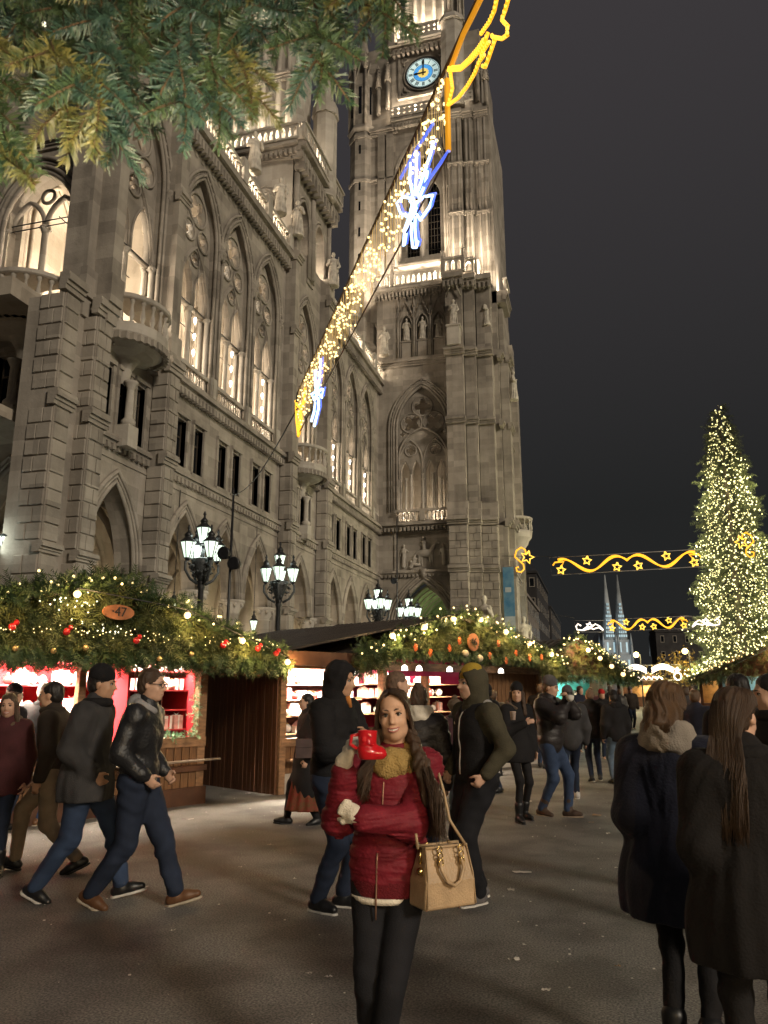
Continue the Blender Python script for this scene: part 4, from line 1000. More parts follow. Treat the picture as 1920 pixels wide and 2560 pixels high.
# lit balustrades with pointed openings
def lit_rail(u0, u1, z, hh, w, pitch=.52, root=tower, fn=TY, thick=.2):
    n = max(1, round((u1 - u0) / pitch)); p = (u1 - u0) / n
    loops = [[(0, 0), (u1 - u0, 0), (u1 - u0, hh), (0, hh)]]
    for i in range(n): cx = (i + .5) * p; loops.append([(cx - p * .32, .12 * hh)] + arch_pts(cx, p * .32, hh * .52, hh * .33, 4) + [(cx + p * .32, .12 * hh)])
    me = curve_plate('balustrade', loops, thick); me.materials.append(M['stone2']); place_plate('balustrade', me, root, fn, u0, z, w)
    b = MB(fn); mbox(b, u0 - .03, u1 + .03, z + hh + .002, z + hh + .16, w - .2, w + .22); b.build('rail', M['stone2'], root)
def lattice_rail(u0, u1, z, hh, w, root=tower, fn=TY):
    n = max(2, round((u1 - u0) / (hh * .5))); p = (u1 - u0) / n; loops = [[(0, 0), (u1 - u0, 0), (u1 - u0, hh), (0, hh)]]
    for r_ in range(2):
        for i in range(n): loops.append(foil((i + .5) * p, hh * (.28 + .44 * r_), p * .16, p * .16, 4, 16))
    me = curve_plate('lattice', loops, .18); me.materials.append(M['stone2']); place_plate('lattice', me, root, fn, u0, z, w)
cornice(tt, -18.4, -11.5, 37.6, 0, .9, .7, dmb=td)
lit_rail(-16.3, -11.7, 38.55, 1.15, .4); lit_rail(-17.95, -16.9, 38.55, 1.15, .5)
for x0, x1, w in STEPS: cornice(tt, x0 - .15, x1 + .15, 37.4, w - .1, 1.1, .55, dmb=td)
lit_rail(-11.4, -9.75, 38.6, 1.25, 1.5, .5); lit_rail(-9.7, -8.8, 38.6, 1.25, .95, .8)
RX = lambda u, z, w: (w, u, z)
lit_rail(63.0, 65.0, 38.6, 1.2, -8.6, .6, tower, RX); lit_rail(65.4, 68.2, 37.6, 1.2, -6.3, .6, tower, RX)
fb = MB(RX); mbox(fb, 65.2, 68.4, 36.4, 37.6, -7.5, -6.2); cornice(fb, 65.1, 68.5, 36.6, -6.3, .9, .3); fb.build('corner_bracket', M['stone'], tower)
for u, w in ((-16.6, .5), (-11.55, 1.5), (-9.7, 1.5), (-17.98, .5)): mbox(tt, u - .16, u + .16, 38.5, 40.0, w - .2, w + .14); tt.tube([(u, 40.0, w), (u, 41.2, w)], [.16, .03], 5); mbox(tt, u - .2, u + .2, 40.75, 40.85, w - .06, w + .06)
tw_.build('base_wall', M['stone'], tower); tt.build('base_moulding', M['stone'], tower); tw_, tt = MB(TY), MB(TY)
# shaft
YS = -1.3   # set back from the base
mbox(tw_, -21.2, -16.4, 36, 67.2, -12, YS); mbox(tw_, -11.6, -7.1, 36, 58.2, -12, YS); mbox(tw_, -16.4, -11.6, 36, 41.6, -12, YS - .1); mbox(tw_, -16.4, -11.6, 55.9, 67.2, -12, YS - .003); mbox(tw_, -11.6, -7.9, 58.2, 67.2, -12, YS - .15)
arch_wall(tw_, -16.4, -11.6, 41.6, 56, CX, 2.25, 51.6, 3.6, YS - 1.2, YS - .02)
for d, w, r in ((0, 0, .14), (.25, .05, .10), (.45, .02, .13)): arch_tube(tt, CX, 2.25 + d, 51.6, 3.6 + d, 41.6, YS + w, r)
for i in range(1, 20):
    p = arch_pts(CX, 2.62, 51.6, 3.95, 10)[i]; mbox(td, p[0] - .09, p[0] + .09, p[1] - .09, p[1] + .09, YS, YS + .16)
lh = [[(-2.25, 0)] + arch_pts(0, 2.25, 10, 3.6, 12) + [(2.25, 0)], foil(0, 11.4, .5, .45, 4, 40)]
for q in (-1.05, 1.05): lh.append([(q - .66, .8)] + arch_pts(q, .66, 7.6, 1.7, 8) + [(q + .66, .8)])
me = curve_plate('belfry_tracery', lh, .4, .03); me.materials.append(M['stone']); place_plate('tracery', me, tower, TY, CX, 41.6, YS - .8)
gl = MB(TY); mbox(gl, -16.3, -11.7, 41.6, 55.5, YS - 1.35, YS - 1.3); gl.build('belfry_glass', M['glassdark'], tower)
bars = MB(TY)
for q in (-1.05, 1.05):
    for k in range(10): bars.tube([(CX + q - .66, 42.6 + k * .75, YS - .75), (CX + q + .66, 42.6 + k * .75, YS - .75)], .03, 4)
    for k in (-.3, 0, .3): bars.tube([(CX + q + k, 42.3, YS - .75), (CX + q + k, 50.5, YS - .75)], .025, 4)
bars.build('glazing_bars', M['wood_frame'], tower)
for i in range(4): mbox(tt, CX - 2.3, CX + 2.3, 41.2 + i * .28, 41.5 + i * .28, YS - .9 + .001 * i, YS + .5 - i * .14)
for u, r in ((-16.7, .16), (-14, .16), (-11.3, .16), (-16.2, .1), (-11.8, .1)): column(tower, TY, u, YS - .05, 41.2, 49.5, r)
for x0, x1, w in ((-11.2, -9.9, .55), (-9.7, -8.9, .3), (-8.6, -7.4, .1)):
    mbox(tw_, x0, x1, 38, 57.5, YS - 1, YS + w); cornice(tt, x0 - .1, x1 + .1, 56.6, YS + w, .9, .35)
    for z in (45.8, 51.2): cornice(tt, x0 - .08, x1 + .08, z, YS + w, .45, .2)
    for q in (.25, .75): tt.tube([(x0 + (x1 - x0) * q, 39, YS + w), (x0 + (x1 - x0) * q, 56.5, YS + w)], .12, 6)
for u in (-18.1, -17.2): mbox(tw_, u - .35, u + .35, 38, 57, YS - 1, YS + .25)
cornice(tt, -19.3, -16.4, 51.2, YS, .45, .25); cornice(tt, -19.3, -16.4, 56.6, YS + .1, .8, .35)
# octagonal stair turret
oct_ = MB(TY)
def octo(mb, u, w, r0, r1, z0, z1):
    pts = [(u + r * math.cos(PI / 8 + PI / 4 * k), z, w + r * math.sin(PI / 8 + PI / 4 * k)) for r, z in ((r0, z0), (r1, z1)) for k in range(8)]
    mb.add(pts, [(k, (k + 1) % 8, 8 + (k + 1) % 8, 8 + k) for k in range(8)] + [tuple(range(8))[::-1], tuple(range(8, 16))])
U0, W0 = -20.25, YS - .75
octo(oct_, U0, W0, 1.38, 1.38, 34, 57.2); octo(oct_, U0, W0, 1.5, 1.7, 57.2, 57.5); octo(oct_, U0, W0, 1.7, 1.5, 57.5, 58.0); octo(oct_, U0, W0, 1.42, 1.42, 58.0, 64.2)
for z in (51.3, 56.4): octo(oct_, U0, W0, 1.5, 1.55, z, z + .3)
octo(oct_, U0, W0, 1.25, .12, 64.2, 70)
oct_.build('stair_turret', M['stone'], tower)
sl = MB(TY)
for z in (42.3, 45.2, 48.1, 51.0 - .6, 54.6): mbox(sl, U0 - .10, U0 + .10, z, z + 1.0, W0 + 1.1, W0 + 1.30)
for k in range(3):
    a_ = PI / 2 + (k - 1) * PI / 4; u, w = U0 + 1.32 * math.cos(a_), W0 + 1.32 * math.sin(a_)
    mbox(sl, u - .16, u + .16, 59.3, 62.6, w - .06, w + .02)
sl.build('slit_windows', M['glassdark'], tower)
pn = MB(TY)
for k in range(8):
    a_ = PI / 8 + k * PI / 4; u, w = U0 + 1.5 * math.cos(a_), W0 + 1.5 * math.sin(a_); pn.tube([(u, 58, w), (u, 64.6, w)], .13, 6); pn.tube([(u, 64.6, w), (u, 67.2, w)], [.22, .03], 6)
    a2 = k * PI / 4; u2, w2 = U0 + 1.42 * math.cos(a2), W0 + 1.42 * math.sin(a2); pn.tube([(u + (u2 - u) * .1, 63.3, w + (w2 - w) * .1), (u2, 65.4, w2)], .09, 5)
    for j in range(4): pn.ball((u + .16, 65 + j * .5, w), .12, 5, 3)
for u, w, z in ((-18.4, YS + .2, 59), (-17.4, YS + .3, 59.5), (-8.2, YS, 58.5), (-7.4, YS, 57.5), (-10.8, YS + .3, 62)):
    pn.tube([(u, z, w), (u, z + 3.2, w)], .22, 6); pn.tube([(u, z + 3.2, w), (u, z + 6.0, w)], [.36, .04], 6)
    for j in range(6):
        for q in (-1, 1): pn.ball((u + q * (.30 - .045 * j), z + 3.4 + j * .42, w + .1), .09, 5, 3)
pn.build('pinnacles', M['stone'], tower, kind='stuff')
# clock storey
cornice(tt, -17.0, -11.0, 57.0, YS + .25, 1.0, .5, dmb=td); lattice_rail(-17.0, -11.2, 57.95, 1.15, YS + .7); lattice_rail(-10.6, -8.6, 58.2, 1.1, YS + .7)
ck = MB(TY); mbox(ck, -17.05, -11.0, 58, 67.0, YS - .5, YS + .05); cornice(ck, -17.2, -10.8, 66.0, YS + .1, 1.0, .7); mbox(ck, -16.3, -11.0, 60.3, 60.6, YS, YS + .35); mbox(ck, -16.3, -16.1, 60.6, 65.8, YS, YS + .22); mbox(ck, -11.2, -11.0, 60.6, 65.8, YS, YS + .22)
for i in range(12): mbox(ck, -16.8 + i * .5, -16.55 + i * .5, 64.9 + .6, 66.2, YS, YS + .55)
ck.build('clock_storey', M['stone'], tower)
clk = MB(TY); cz, cu = 63.05, -13.68
clk.add([(cu + 1.78 * math.cos(2 * PI * k / 48), cz + 1.78 * math.sin(2 * PI * k / 48), YS + .12) for k in range(48)], [tuple(range(48))]); face_o = clk.build('clock', mat('clock_glass_lit', (.7, .85, .85), .4, .15, 4, emit=(.60, .80, .78), estr=.36), tower)
l_ = tower.location
def sub(fnmb, name, m, par): fnmb.v = [(x - l_.x, y - l_.y, z - l_.z) for x, y, z in fnmb.v]; return link(name, fnmb.mesh(name, m), par)
b = MB(TY); b.add([(cu + .98 * math.cos(2 * PI * k / 40), cz + .98 * math.sin(2 * PI * k / 40), YS + .13) for k in range(40)], [tuple(range(40))]); sub(b, 'blue_disc', mat('clock_blue_lit', (.1, .4, .9), .4, .3, 5, emit=(.05, .28, .70), estr=.42), face_o)
b = MB(TY); b.add([(cu + (.52 + .1 * (k % 2)) * math.cos(2 * PI * k / 24), cz + (.52 + .1 * (k % 2)) * math.sin(2 * PI * k / 24), YS + .14) for k in range(24)], [tuple(range(24))]); sub(b, 'gold_sun', mat('clock_gold_lit', (.9, .7, .2), .4, .2, 6, emit=(.85, .62, .15), estr=.36), face_o)
b = MB(TY); ring(b, cu, cz, YS + .16, 1.80, .085, 40, 5); ring(b, cu, cz, YS + .15, 1.62, .02, 40, 4); ring(b, cu, cz, YS + .15, 1.0, .022, 32, 4)
def bar(mb, ang, r0, r1, hw, w, off=0):
    c_, s_ = math.sin(ang), math.cos(ang); mb.add([(cu + c_ * r + s_ * (o + off), cz + s_ * r - c_ * (o + off), w) for r, o in ((r0, -hw), (r1, -hw), (r1, hw), (r0, hw))], [(0, 1, 2, 3)])
NUM = ['IIIIIIIIIIII'[:n] for n in (3, 1, 2, 3, 4, 2, 3, 4, 4, 3, 2, 3)]
for k in range(12):
    n = len(NUM[k])
    for j in range(n): bar(b, 2 * PI * k / 12, 1.10, 1.52, .034, YS + .15, (j - (n - 1) / 2) * .10)
for k in range(60): bar(b, 2 * PI * k / 60, 1.62, 1.76, .024, YS + .15)
sub(b, 'numerals', M['iron'], face_o)
b = MB(TY); bar(b, 0.02, -.35, 1.6, .075, YS + .2); bar(b, 0.02, 1.0, 1.25, .12, YS + .201); bar(b, -PI / 2 - .03, -.3, 1.0, .10, YS + .19); bar(b, -PI / 2 - .03, .6, .85, .15, YS + .191)
sub(b, 'hands', M['iron'], face_o)
b = MB(TY)
for q in (-1, 1):
    for p in (-1, 1): b.tube([(cu + q * 1.5, cz + p * 1.9, YS + .1), (cu + q * 2.0, cz + p * 1.75, YS + .12), (cu + q * 1.95, cz + p * 1.25, YS + .1)], .1, 5); ring(b, cu + q * 1.95, cz + p * 1.95, YS + .1, .28, .07, 12, 4)
ring(b, cu, cz, YS + .1, 2.0, .10, 40, 6); b.build('clock_surround', M['stone'], tower, True)
# upper balustrade and lantern storey
lattice_rail(-15.9, -12.0, 67.0, 1.1, YS + .9); b = MB(TY); mbox(b, -16.2, -11.6, 66.6, 67.0, YS - .5, YS + 1.05); mbox(b, -16.0, -11.8, 68.1, 68.3, YS + .75, YS + 1.05); octo(b, -10.6, YS + .2, 1.2, 1.2, 58, 67.8); octo(b, -10.6, YS + .2, 1.5, 1.3, 67.8, 68.5)
mbox(b, -15.6, -11.4, 67, 82, -9, YS - .6)
for u in (-15.5, -14.6, -13.7, -12.5, -11.5): b.tube([(u, 67, YS - .5), (u, 82, YS - .5)], .2, 6)
octo(b, -16.9, YS - .2, .8, .8, 67, 78); octo(b, -10.3, YS - .2, .9, .9, 68, 80)
for k in range(8): a_ = k * PI / 4; b.tube([(-10.4 + 1.0 * math.cos(a_), 68, YS + .2 + 1.0 * math.sin(a_)), (-10.4 + 1.0 * math.cos(a_), 80, YS + .2 + 1.0 * math.sin(a_))], .12, 5)
b.build('lantern_storey', M['stone2'], tower)
tw_.build('shaft_wall', M['stone'], tower); tt.build('shaft_moulding', M['stone'], tower); td.build('dentils', M['stone'], tower, kind='stuff'); tdisc.build('rosettes', M['stone'], tower, kind='stuff'); ti.build('interior', M['stone_in'], tower)
balusters(tower, TY, [-16.1 + i * .36 for i in range(6)] + [-13.5 + i * .36 for i in range(6)], 15.95, .78, .3, .10)
# floodlights behind the tower's balustrades, turned up along the shaft
def flood(p, tgt, power, ang=75, rad=.2):
    d = Vector(tgt) - Vector(p); lamp('tower_floodlight', p, power, WARM, rad, 'SPOT', spot_size=R(ang), spot_blend=.8, rot=d.to_track_quat('-Z', 'Y').to_euler())
for x in (-20.3, -18.0, -15.6, -12.6): flood((x, YT - .1, 38.75), (x + .2, YT + 1.4, 52), 800)
for x in (-15.6, -14.0, -12.6, -17.4): lamp('balustrade_lamp', (x, YT + .3, 39.0), 260, WARM, .25)
for x, y in ((-10.6, YT - 1.2), (-9.2, YT - .7), (-8.0, YT - .3)): flood((x, y, 38.8), (x, YT + 1.2, 53), 900); lamp('balustrade_lamp', (x, y + .3, 39.0), 150, WARM, .2)
for x, y, z, tx, tz in ((-21, 57.5, 34, -17, 50), (-19.5, 58.5, 33, -12, 52)): flood((x, y, z), (tx, YT + 1.3, tz), 2200, 70, .3)  # unseen floodlights added on the hall roof to even out the shaft light
flood((-6.5, 67.0, 38.0), (-7.2, 67.5, 48), 1500); lamp('balustrade_lamp', (-6.7, 66.8, 38.2), 260, WARM, .2)
for x in (-16.2, -14.4, -12.4): flood((x, YT + .75, 58.3), (x, YT + 1.4, 63), 500, 95); lamp('balustrade_lamp', (x, YT + .95, 58.5), 110, WARM, .2)
flood((-9.6, YT + .6, 58.6), (-9.6, YT + 1.4, 66), 700); lamp('balustrade_lamp', (-9.6, YT + .85, 58.7), 70, WARM, .2)
for x in (-15.6, -14.0, -12.4): flood((x, YT + .75, 67.3), (x, YT + 2, 74), 900, 95); lamp('balustrade_lamp', (x, YT + .9, 67.5), 80, WARM, .2)
lamp('window_lamp', (-14, YT + 3.5, 18), 170, WARM, .3); lamp('balcony_lamp', (-6.3, 68.2, 16.8), 320, WARM, .2)
flood((-14, YT + 1.6, 16.2), (-14, YT + .6, 25), 260, 90)
for x in (-15.4, -12.6): lamp('balustrade_lamp', (x, YT - .12, 16.3), 30, WARM, .1)

# ------------------------------------------------------------------ the smaller tower over the second pavilion
st = thing('corner_tower', 'smaller gothic tower with a lit balcony rising above the hall parapet', 'tower', (-20, 46, 29))
YQ = 42.4
QY = lambda u, z, w: (u, YQ - w, z)
QX = lambda u, z, w: (-17.9 + w, u, z)
q1, q2, q3 = MB(QY), MB(QX), MB(QY)
arch_wall(q1, -22.2, -18.0, 29.2, 37.2, -20.0, .75, 33.6, 1.1, -.8, 0); arch_tube(q1, -20, .95, 33.6, 1.3, 29.5, .03, .09); arch_tube(q1, -20, 1.2, 33.6, 1.5, None, .05, .07); mbox(q1, -26, -22.2, 29.2, 37.2, -.8, 0)
arch_wall(q2, 42.45, 45.95, 29.2, 37.2, 44.3, .95, 33.4, 1.4, -.8, 0); arch_wall(q2, 45.95, 49.6, 29.2, 37.2, 47.4, .95, 33.4, 1.4, -.8, 0)
for c in (44.3, 47.4):
    for d in (0, .25): arch_tube(q2, c, 1.0 + d, 33.4, 1.45 + d, 29.5, .04, .09)
    column(st, QX, c, -.3, 30, 33.4, .12)
for y in (42.7, 45.85, 49.2): q2.tube([(y, 29.5, .1), (y, 36.6, .1)], .2, 7)
mbox(q3, -26, -17.5, 36.9, 37.15, -.3, .25); cornice(q3, -26, -17.5, 37.15, 0, .8, .7, dmb=q3); cornice(q2, 42.0, 49.9, 36.9, 0, 1.1, .95, dmb=q2)
for i in range(12): mbox(q2, 42.4 + i * .62, 42.7 + i * .62, 36.0, 36.95, 0, .7)
q1.build('wall', M['stone2'], st); q2.build('front_wall', M['stone'], st); q3.build('cornice', M['stone'], st)
b = MB(); l_ = st.location
lit_rail(-22.6, -17.4, 37.95, 1.0, .65, .44, st, QY); lit_rail(41.7, 50.0, 38.0, 1.0, .85, .55, st, QX)
up_ = MB(QY)
mbox(up_, -23.5, -19.0, 37, 62, -5.5, -1.2)
for u in (-19.0, -19.8, -21.0, -22.2, -23.2): up_.tube([(u, 38, -1.15), (u, 58, -1.15)], .2, 7); up_.tube([(u, 58, -1.15), (u, 62, -1.15)], [.35, .04], 6)
for z in (44.5, 50.5): cornice(up_, -23.6, -18.8, z, -1.1, .6, .4)
for u in (-20.4, -21.7): arch_tube(up_, u, .42, 43.0, .8, 39, -1.15, .1)
mbox(up_, -20.65, -20.15, 39, 43, -1.19, -1.17)
oct2 = lambda u, w, r, z0, z1, r1=None: octo(up_, u, w, r, r if r1 is None else r1, z0, z1)
oct2(-17.6, -5.0, .9, 37, 44.0); oct2(-17.6, -5.0, 1.05, 44.0, 45, .95); oct2(-17.6, -5.0, .7, 45, 50, .05)
oct2(-18.2, -.9, .55, 37, 43); oct2(-18.2, -.9, .55, 43, 47, .04)
lattice_rail(-22.8, -18.8, 49.6, 1.1, -.6, st, QY)
up_.build('upper_storey', M['stone2'], st)
for x, y, z, p in ((-18.6, YQ + .3, 38.4, 300), (-20.2, YQ + .3, 38.4, 300), (-21.6, YQ + .3, 38.4, 300), (-17.7, 44, 38.5, 150), (-17.7, 47.5, 38.5, 150), (-19.5, YQ - 1.6, 30.4, 330), (-21.5, YQ - 1.6, 30.4, 260), (-20, 45.5, 31.5, 260), (-18.8, 47, 31.5, 160), (-20.5, YQ + .4, 50, 160)): lamp('balustrade_lamp', (x, y, z), p, WARM, .2)

# ------------------------------------------------------------------ statues
def statue_mesh(seed, arm=1):
    r_ = random.Random(seed); s_ = Sdf(.05)
    s_.cone((0, 0, .1), (0, 0, 1.15), .27, .19).ell((0, .0, 1.32), (.22, .15, .22)).cone((0, 0, 1.45), (0, .02, 1.62), .06, .06).ell((0, .02, 1.72), (.10, .115, .135))
    s_.cone((.2, 0, 1.42), (.30, .04, 1.15), .075, .06); s_.cone((.30, .04, 1.15), (.10, .20, 1.18 + .1 * arm), .06, .05)
    s_.cone((-.2, 0, 1.42), (-.31, .0, 1.12), .075, .06); s_.cone((-.31, 0, 1.12), (-.24, .18, .92 if arm > 0 else 1.35), .06, .05)
    s_.cone((.12, .1, .1), (.06, .12, 1.0), .12, .08); s_.cone((-.15, .06, .1), (-.1, .1, .9), .13, .07); s_.cone((.2, .02, 1.35), (-.16, .1, .8), .07, .1)
    s_.ell((0, 0, .03), (.3, .26, .07))
    if r_.random() < .5: s_.cone((-.26, .2, .05), (-.26, .2, 1.5), .025, .02)
    ph = r_.uniform(0, 6)
    s_.disp = lambda P: .016 * np.sin(13 * np.arctan2(P[..., 0], P[..., 1] + .02) + 4 * P[..., 2] + ph) * np.clip(1.5 - P[..., 2], .1, 1)
    s_.plane((0, 0, 0), (0, 0, -1))
    return s_.mesh('statue_figure', .028, M['statue'])
SM = [statue_mesh(i, 1 if i % 2 else -1) for i in range(4)]
def statue(label, p, Hs, rz, k, group):
    t = thing('statue', label, 'statue', p, rz, group); o = link('figure', SM[k % 4], t); o.scale = (Hs / 1.85,) * 3; return t
toward = R(180)
for i, (u, lb) in enumerate(((-15.38, 'pale robed stone statue in the niche nearest the hall corner'), (-13.86, 'pale robed stone statue in the middle of the three niches'), (-12.32, 'pale robed stone statue in the niche nearest the tower buttress'))):
    statue(lb, (u, YT - .15 + .3, 33.05), 2.35, toward, i, 'statues of the niche storey')
statue('stone statue with swept cloak on a pedestal on the tower buttress', (-10.65, YT - 1.55, 33.2), 2.6, toward, 3, 'statues of the niche storey')
pd = MB(TY); mbox(pd, -11.2, -10.1, 31.3, 33.15, 1.0, 1.95); mbox(pd, -11.3, -10.0, 33.05, 33.2, .9, 2.05); pd.tube([(-11.3, 36.2, 1.4), (-10.65, 38.0, 1.6), (-10.0, 36.2, 1.4)], .09, 5); pd.build('pedestal', M['stone2'], tower)
statue('stone statue half hidden in the shadowed corner beside the niches', (-17.25, YT - .9, 31.4), 2.9, toward, 1, 'statues of the niche storey')
statue('weathered statue on the side of the tower high above the roofs of the street', (-6.0, 66.5, 27.2), 2.9, R(-90), 2, 'statues of the niche storey'); statue('upper statue on the far front corner of the tower', (-7.9, 64.1, 33.6), 2.6, R(-120), 0, 'statues of the niche storey')
statue('draped stone statue leaning over the parapet nearest the fir branches', (-17.6, 35.7, 30.9), 2.7, R(215), 0, 'statues on the parapet')
statue('stone statue in armour standing on the parapet before the small tower', (-17.6, 39.6, 30.7), 2.6, R(205), 1, 'statues on the parapet')
statue('robed stone statue at the end of the parapet on the small tower pier', (-17.3, 41.8, 30.4), 2.7, R(170), 2, 'statues on the parapet')
statue('stone statue beside the small tower, outlined by the dark roof gap', (-17.2, 48.6, 30.5), 2.8, R(200), 3, 'statues on the parapet')
statue('last parapet statue, right before the clock tower', (-17.3, 54.5, 30.9), 2.7, R(195), 1, 'statues on the parapet')
for y, z0 in ((41.8, 29.4), (48.6, 29.4), (35.7, 29.4), (39.6, 29.4), (54.5, 29.4)): pass
statue('large draped statue on a plinth at the foot of the clock tower', (-8.6, YT - 1.8, 4.7), 4.4, R(150), 2, 'statues at street level')
statue('darker statue round the corner at the foot of the clock tower', (-6.0, 67.5, 4.2), 3.6, R(200), 3, 'statues at street level')
pd = MB(); pd.box(-9.5, -7.7, 61.5, 63.2, 0, 4.5); pd.box(-9.7, -7.5, 61.3, 63.3, 4.5, 4.7); pd.box(-6.7, -5.3, 66.8, 68.2, 0, 4.2); pd.v = [(x + 14, y - 64, z) for x, y, z in pd.v]; pd.build('plinth', M['stone2'], tower)
# relief panel over the portal: horseman with men on foot
rl = Sdf(.06)
def fig(u, z, h_, lean=0):
    rl.cone((u, 0, z), (u + lean, 0, z + .95 * h_), .16, .14).ell((u + lean, 0, z + 1.25 * h_), (.22, .16, .32 * h_)).ell((u + lean, .03, z + 1.72 * h_), (.12, .13, .16)); rl.cone((u + .12, 0, z), (u + .05, 0, z + .9 * h_), .11, .12); rl.cone((u + lean - .2, .03, z + 1.4 * h_), (u + lean - .35, .06, z + .9 * h_), .07, .06); rl.cone((u + lean + .2, .03, z + 1.4 * h_), (u + lean + .42, .06, z + 1.2 * h_), .07, .06)
fig(-1.85, .1, 1.05, .05); fig(1.75, .2, .95, -.05); fig(-1.2, .0, .55, .35)
rl.ell((.1, 0, 1.2), (.72, .2, .34)).cone((.65, 0, 1.35), (1.0, 0, 2.0), .22, .14).ell((1.15, .02, 2.05), (.24, .12, .13)); fig(-.02, 1.25, .72)
for x in (-.45, -.25, .5, .72): rl.cone((x, .02, 1.0), (x + .06, .05, .1), .12, .06)
rl.cone((-.6, 0, 1.3), (-.95, 0, .7), .08, .05); rl.cone((-1.5, .05, .1), (-1.75, .05, 2.0), .035, .03); rl.ell((-.7, 0, .2), (.4, .15, .14))
o = link('relief', rl.mesh('relief', .05, M['stone2']), tower); o.location = (0, -.0 + .28, 11.95); o.rotation_euler = (0, 0, 0); o.scale = (1, -1, 1) if False else (1, 1, 1)
# blue banner on the front corner
t = thing('banner', 'tall blue banner with pale printing hanging on the corner of the clock tower', 'banner', (-6.8, 64.1, 4.6))
b = MB(); b.box(-.45, .45, -.03, 0, 0, 7.0); bm = mat('banner_blue', (.02, .12, .26), .7, .35, .9, col2=(.14, .26, .34)); b.build('cloth', bm, t)
b = MB(); b.box(-.45, .45, -.045, -.034, 2.1, 2.9); b.box(-.3, .2, -.045, -.034, 4.9, 5.3); b.box(-.3, .3, -.045, -.034, .5, .8); b.build('printing', mat('banner_print', (.34, .38, .40), .7, .1), t)
# ------------------------------------------------------------------ greenery: sprays of fir
def spray_arrays(P, D, L_, wd, n=7, up=None):
    "fir sprays: at P, pointing D, length L_, with n needle pairs; returns vertices, triangles"
    N = len(P); D = D / np.linalg.norm(D, axis=1, keepdims=True); r_ = rng.normal(size=(N, 3)); Sx = np.cross(D, r_); Sx /= np.linalg.norm(Sx, axis=1, keepdims=True); Nn = np.cross(D, Sx)
    V = []; 
    for i in range(n):
        t = (i + .5) / n
        for q in (-1, 1):
            b = P + D * (L_ * t)[:, None]
            tip = b + (Sx * q * .8 + D * .75 + Nn * rng.normal(0, .35, (N, 1))) * (L_ * .42 * (1.15 - .6 * t))[:, None]
            w = D * (wd)[:, None] if np.ndim(wd) else D * wd
            V.append(np.stack([b - w, b + w, tip], 1))
    V = np.concatenate(V, 0).reshape(-1, 3); F_ = np.arange(len(V)).reshape(-1, 3)
    return V, F_
GREEN = mat('fir_needles', (0.055, 0.085, 0.028), 0.6, 0.55, 3.0, col2=(0.022, 0.045, 0.016), spec=.35)
GREEN2 = mat('fir_needles_yellowish', (0.11, 0.115, 0.035), 0.6, 0.5, 4.0, col2=(0.04, 0.06, 0.02), spec=.35)
def sprays(name, P, D, Lr, parent, m=GREEN, n=7, wd=.010, kind='stuff'):
    P = np.array(P); D = np.array(D); L_ = rng.uniform(Lr[0], Lr[1], len(P)); V, F_ = spray_arrays(P, D, L_, wd, n)
    o = link(name, np_mesh(name, V, F_, m, False), parent)
    if kind: o['kind'] = kind
    return o
def bulbs_mesh(name, pts, r, m, n=5, k=3):
    b = MB()
    for p in pts: b.ball(tuple(p), r if not hasattr(r, '__call__') else r(), n, k)
    return b.mesh(name, m, True)

PLANK = mat('stall_planks', (0.20, 0.095, 0.035), 0.6, 0.5, 3.0, 0.3, 40, col2=(0.10, 0.045, 0.018), stretch=(14, 14, 1.2))
PLANKD = mat('stall_planks_dark', (0.135, 0.056, 0.024), 0.55, 0.5, 3.0, 0.2, 40, col2=(0.085, 0.034, 0.015), stretch=(14, 14, 1.0))
ROOFM = mat('stall_roof', (0.030, 0.022, 0.018), 0.55, 0.4, 2.0, 0.2, 20)
BEAM = mat('stall_beam', (0.24, 0.13, 0.065), 0.6, 0.4, 3.0, 0.3, 30, stretch=(2, 8, 8))
BEAMD = mat('stall_fascia', (0.085, 0.036, 0.018), 0.55, 0.4, 3.0, 0.2, 30)
REDCLOTH = mat('stall_red_lining', (0.55, 0.02, 0.03), 0.75, 0.25, 3.0)
PINKCLOTH = mat('stall_crimson_lining', (0.36, 0.015, 0.065), 0.75, 0.25, 3.0)
SHELFM = mat('shelf_red', (0.45, 0.03, 0.035), 0.6, 0.2)
TINSEL = mat('tinsel_green', (0.10, 0.32, 0.10), 0.4, 0.6, 30, col2=(.4, .5, .35))
SIGNW = mat('sign_wood', (0.30, 0.115, 0.05), 0.5, 0.3, 6)
ORNR = mat('ornament_red', (0.5, 0.02, 0.02), 0.15, 0.1, coat=.6)
ORNO = mat('orange_slice', (0.55, 0.12, 0.025), 0.5, 0.35, 20)
ORNS = mat('straw_star', (0.6, 0.5, 0.35), 0.6, 0.2)
ORNG = mat('ornament_gold', (0.6, 0.42, 0.18), 0.2, 0.2, metal=.6)

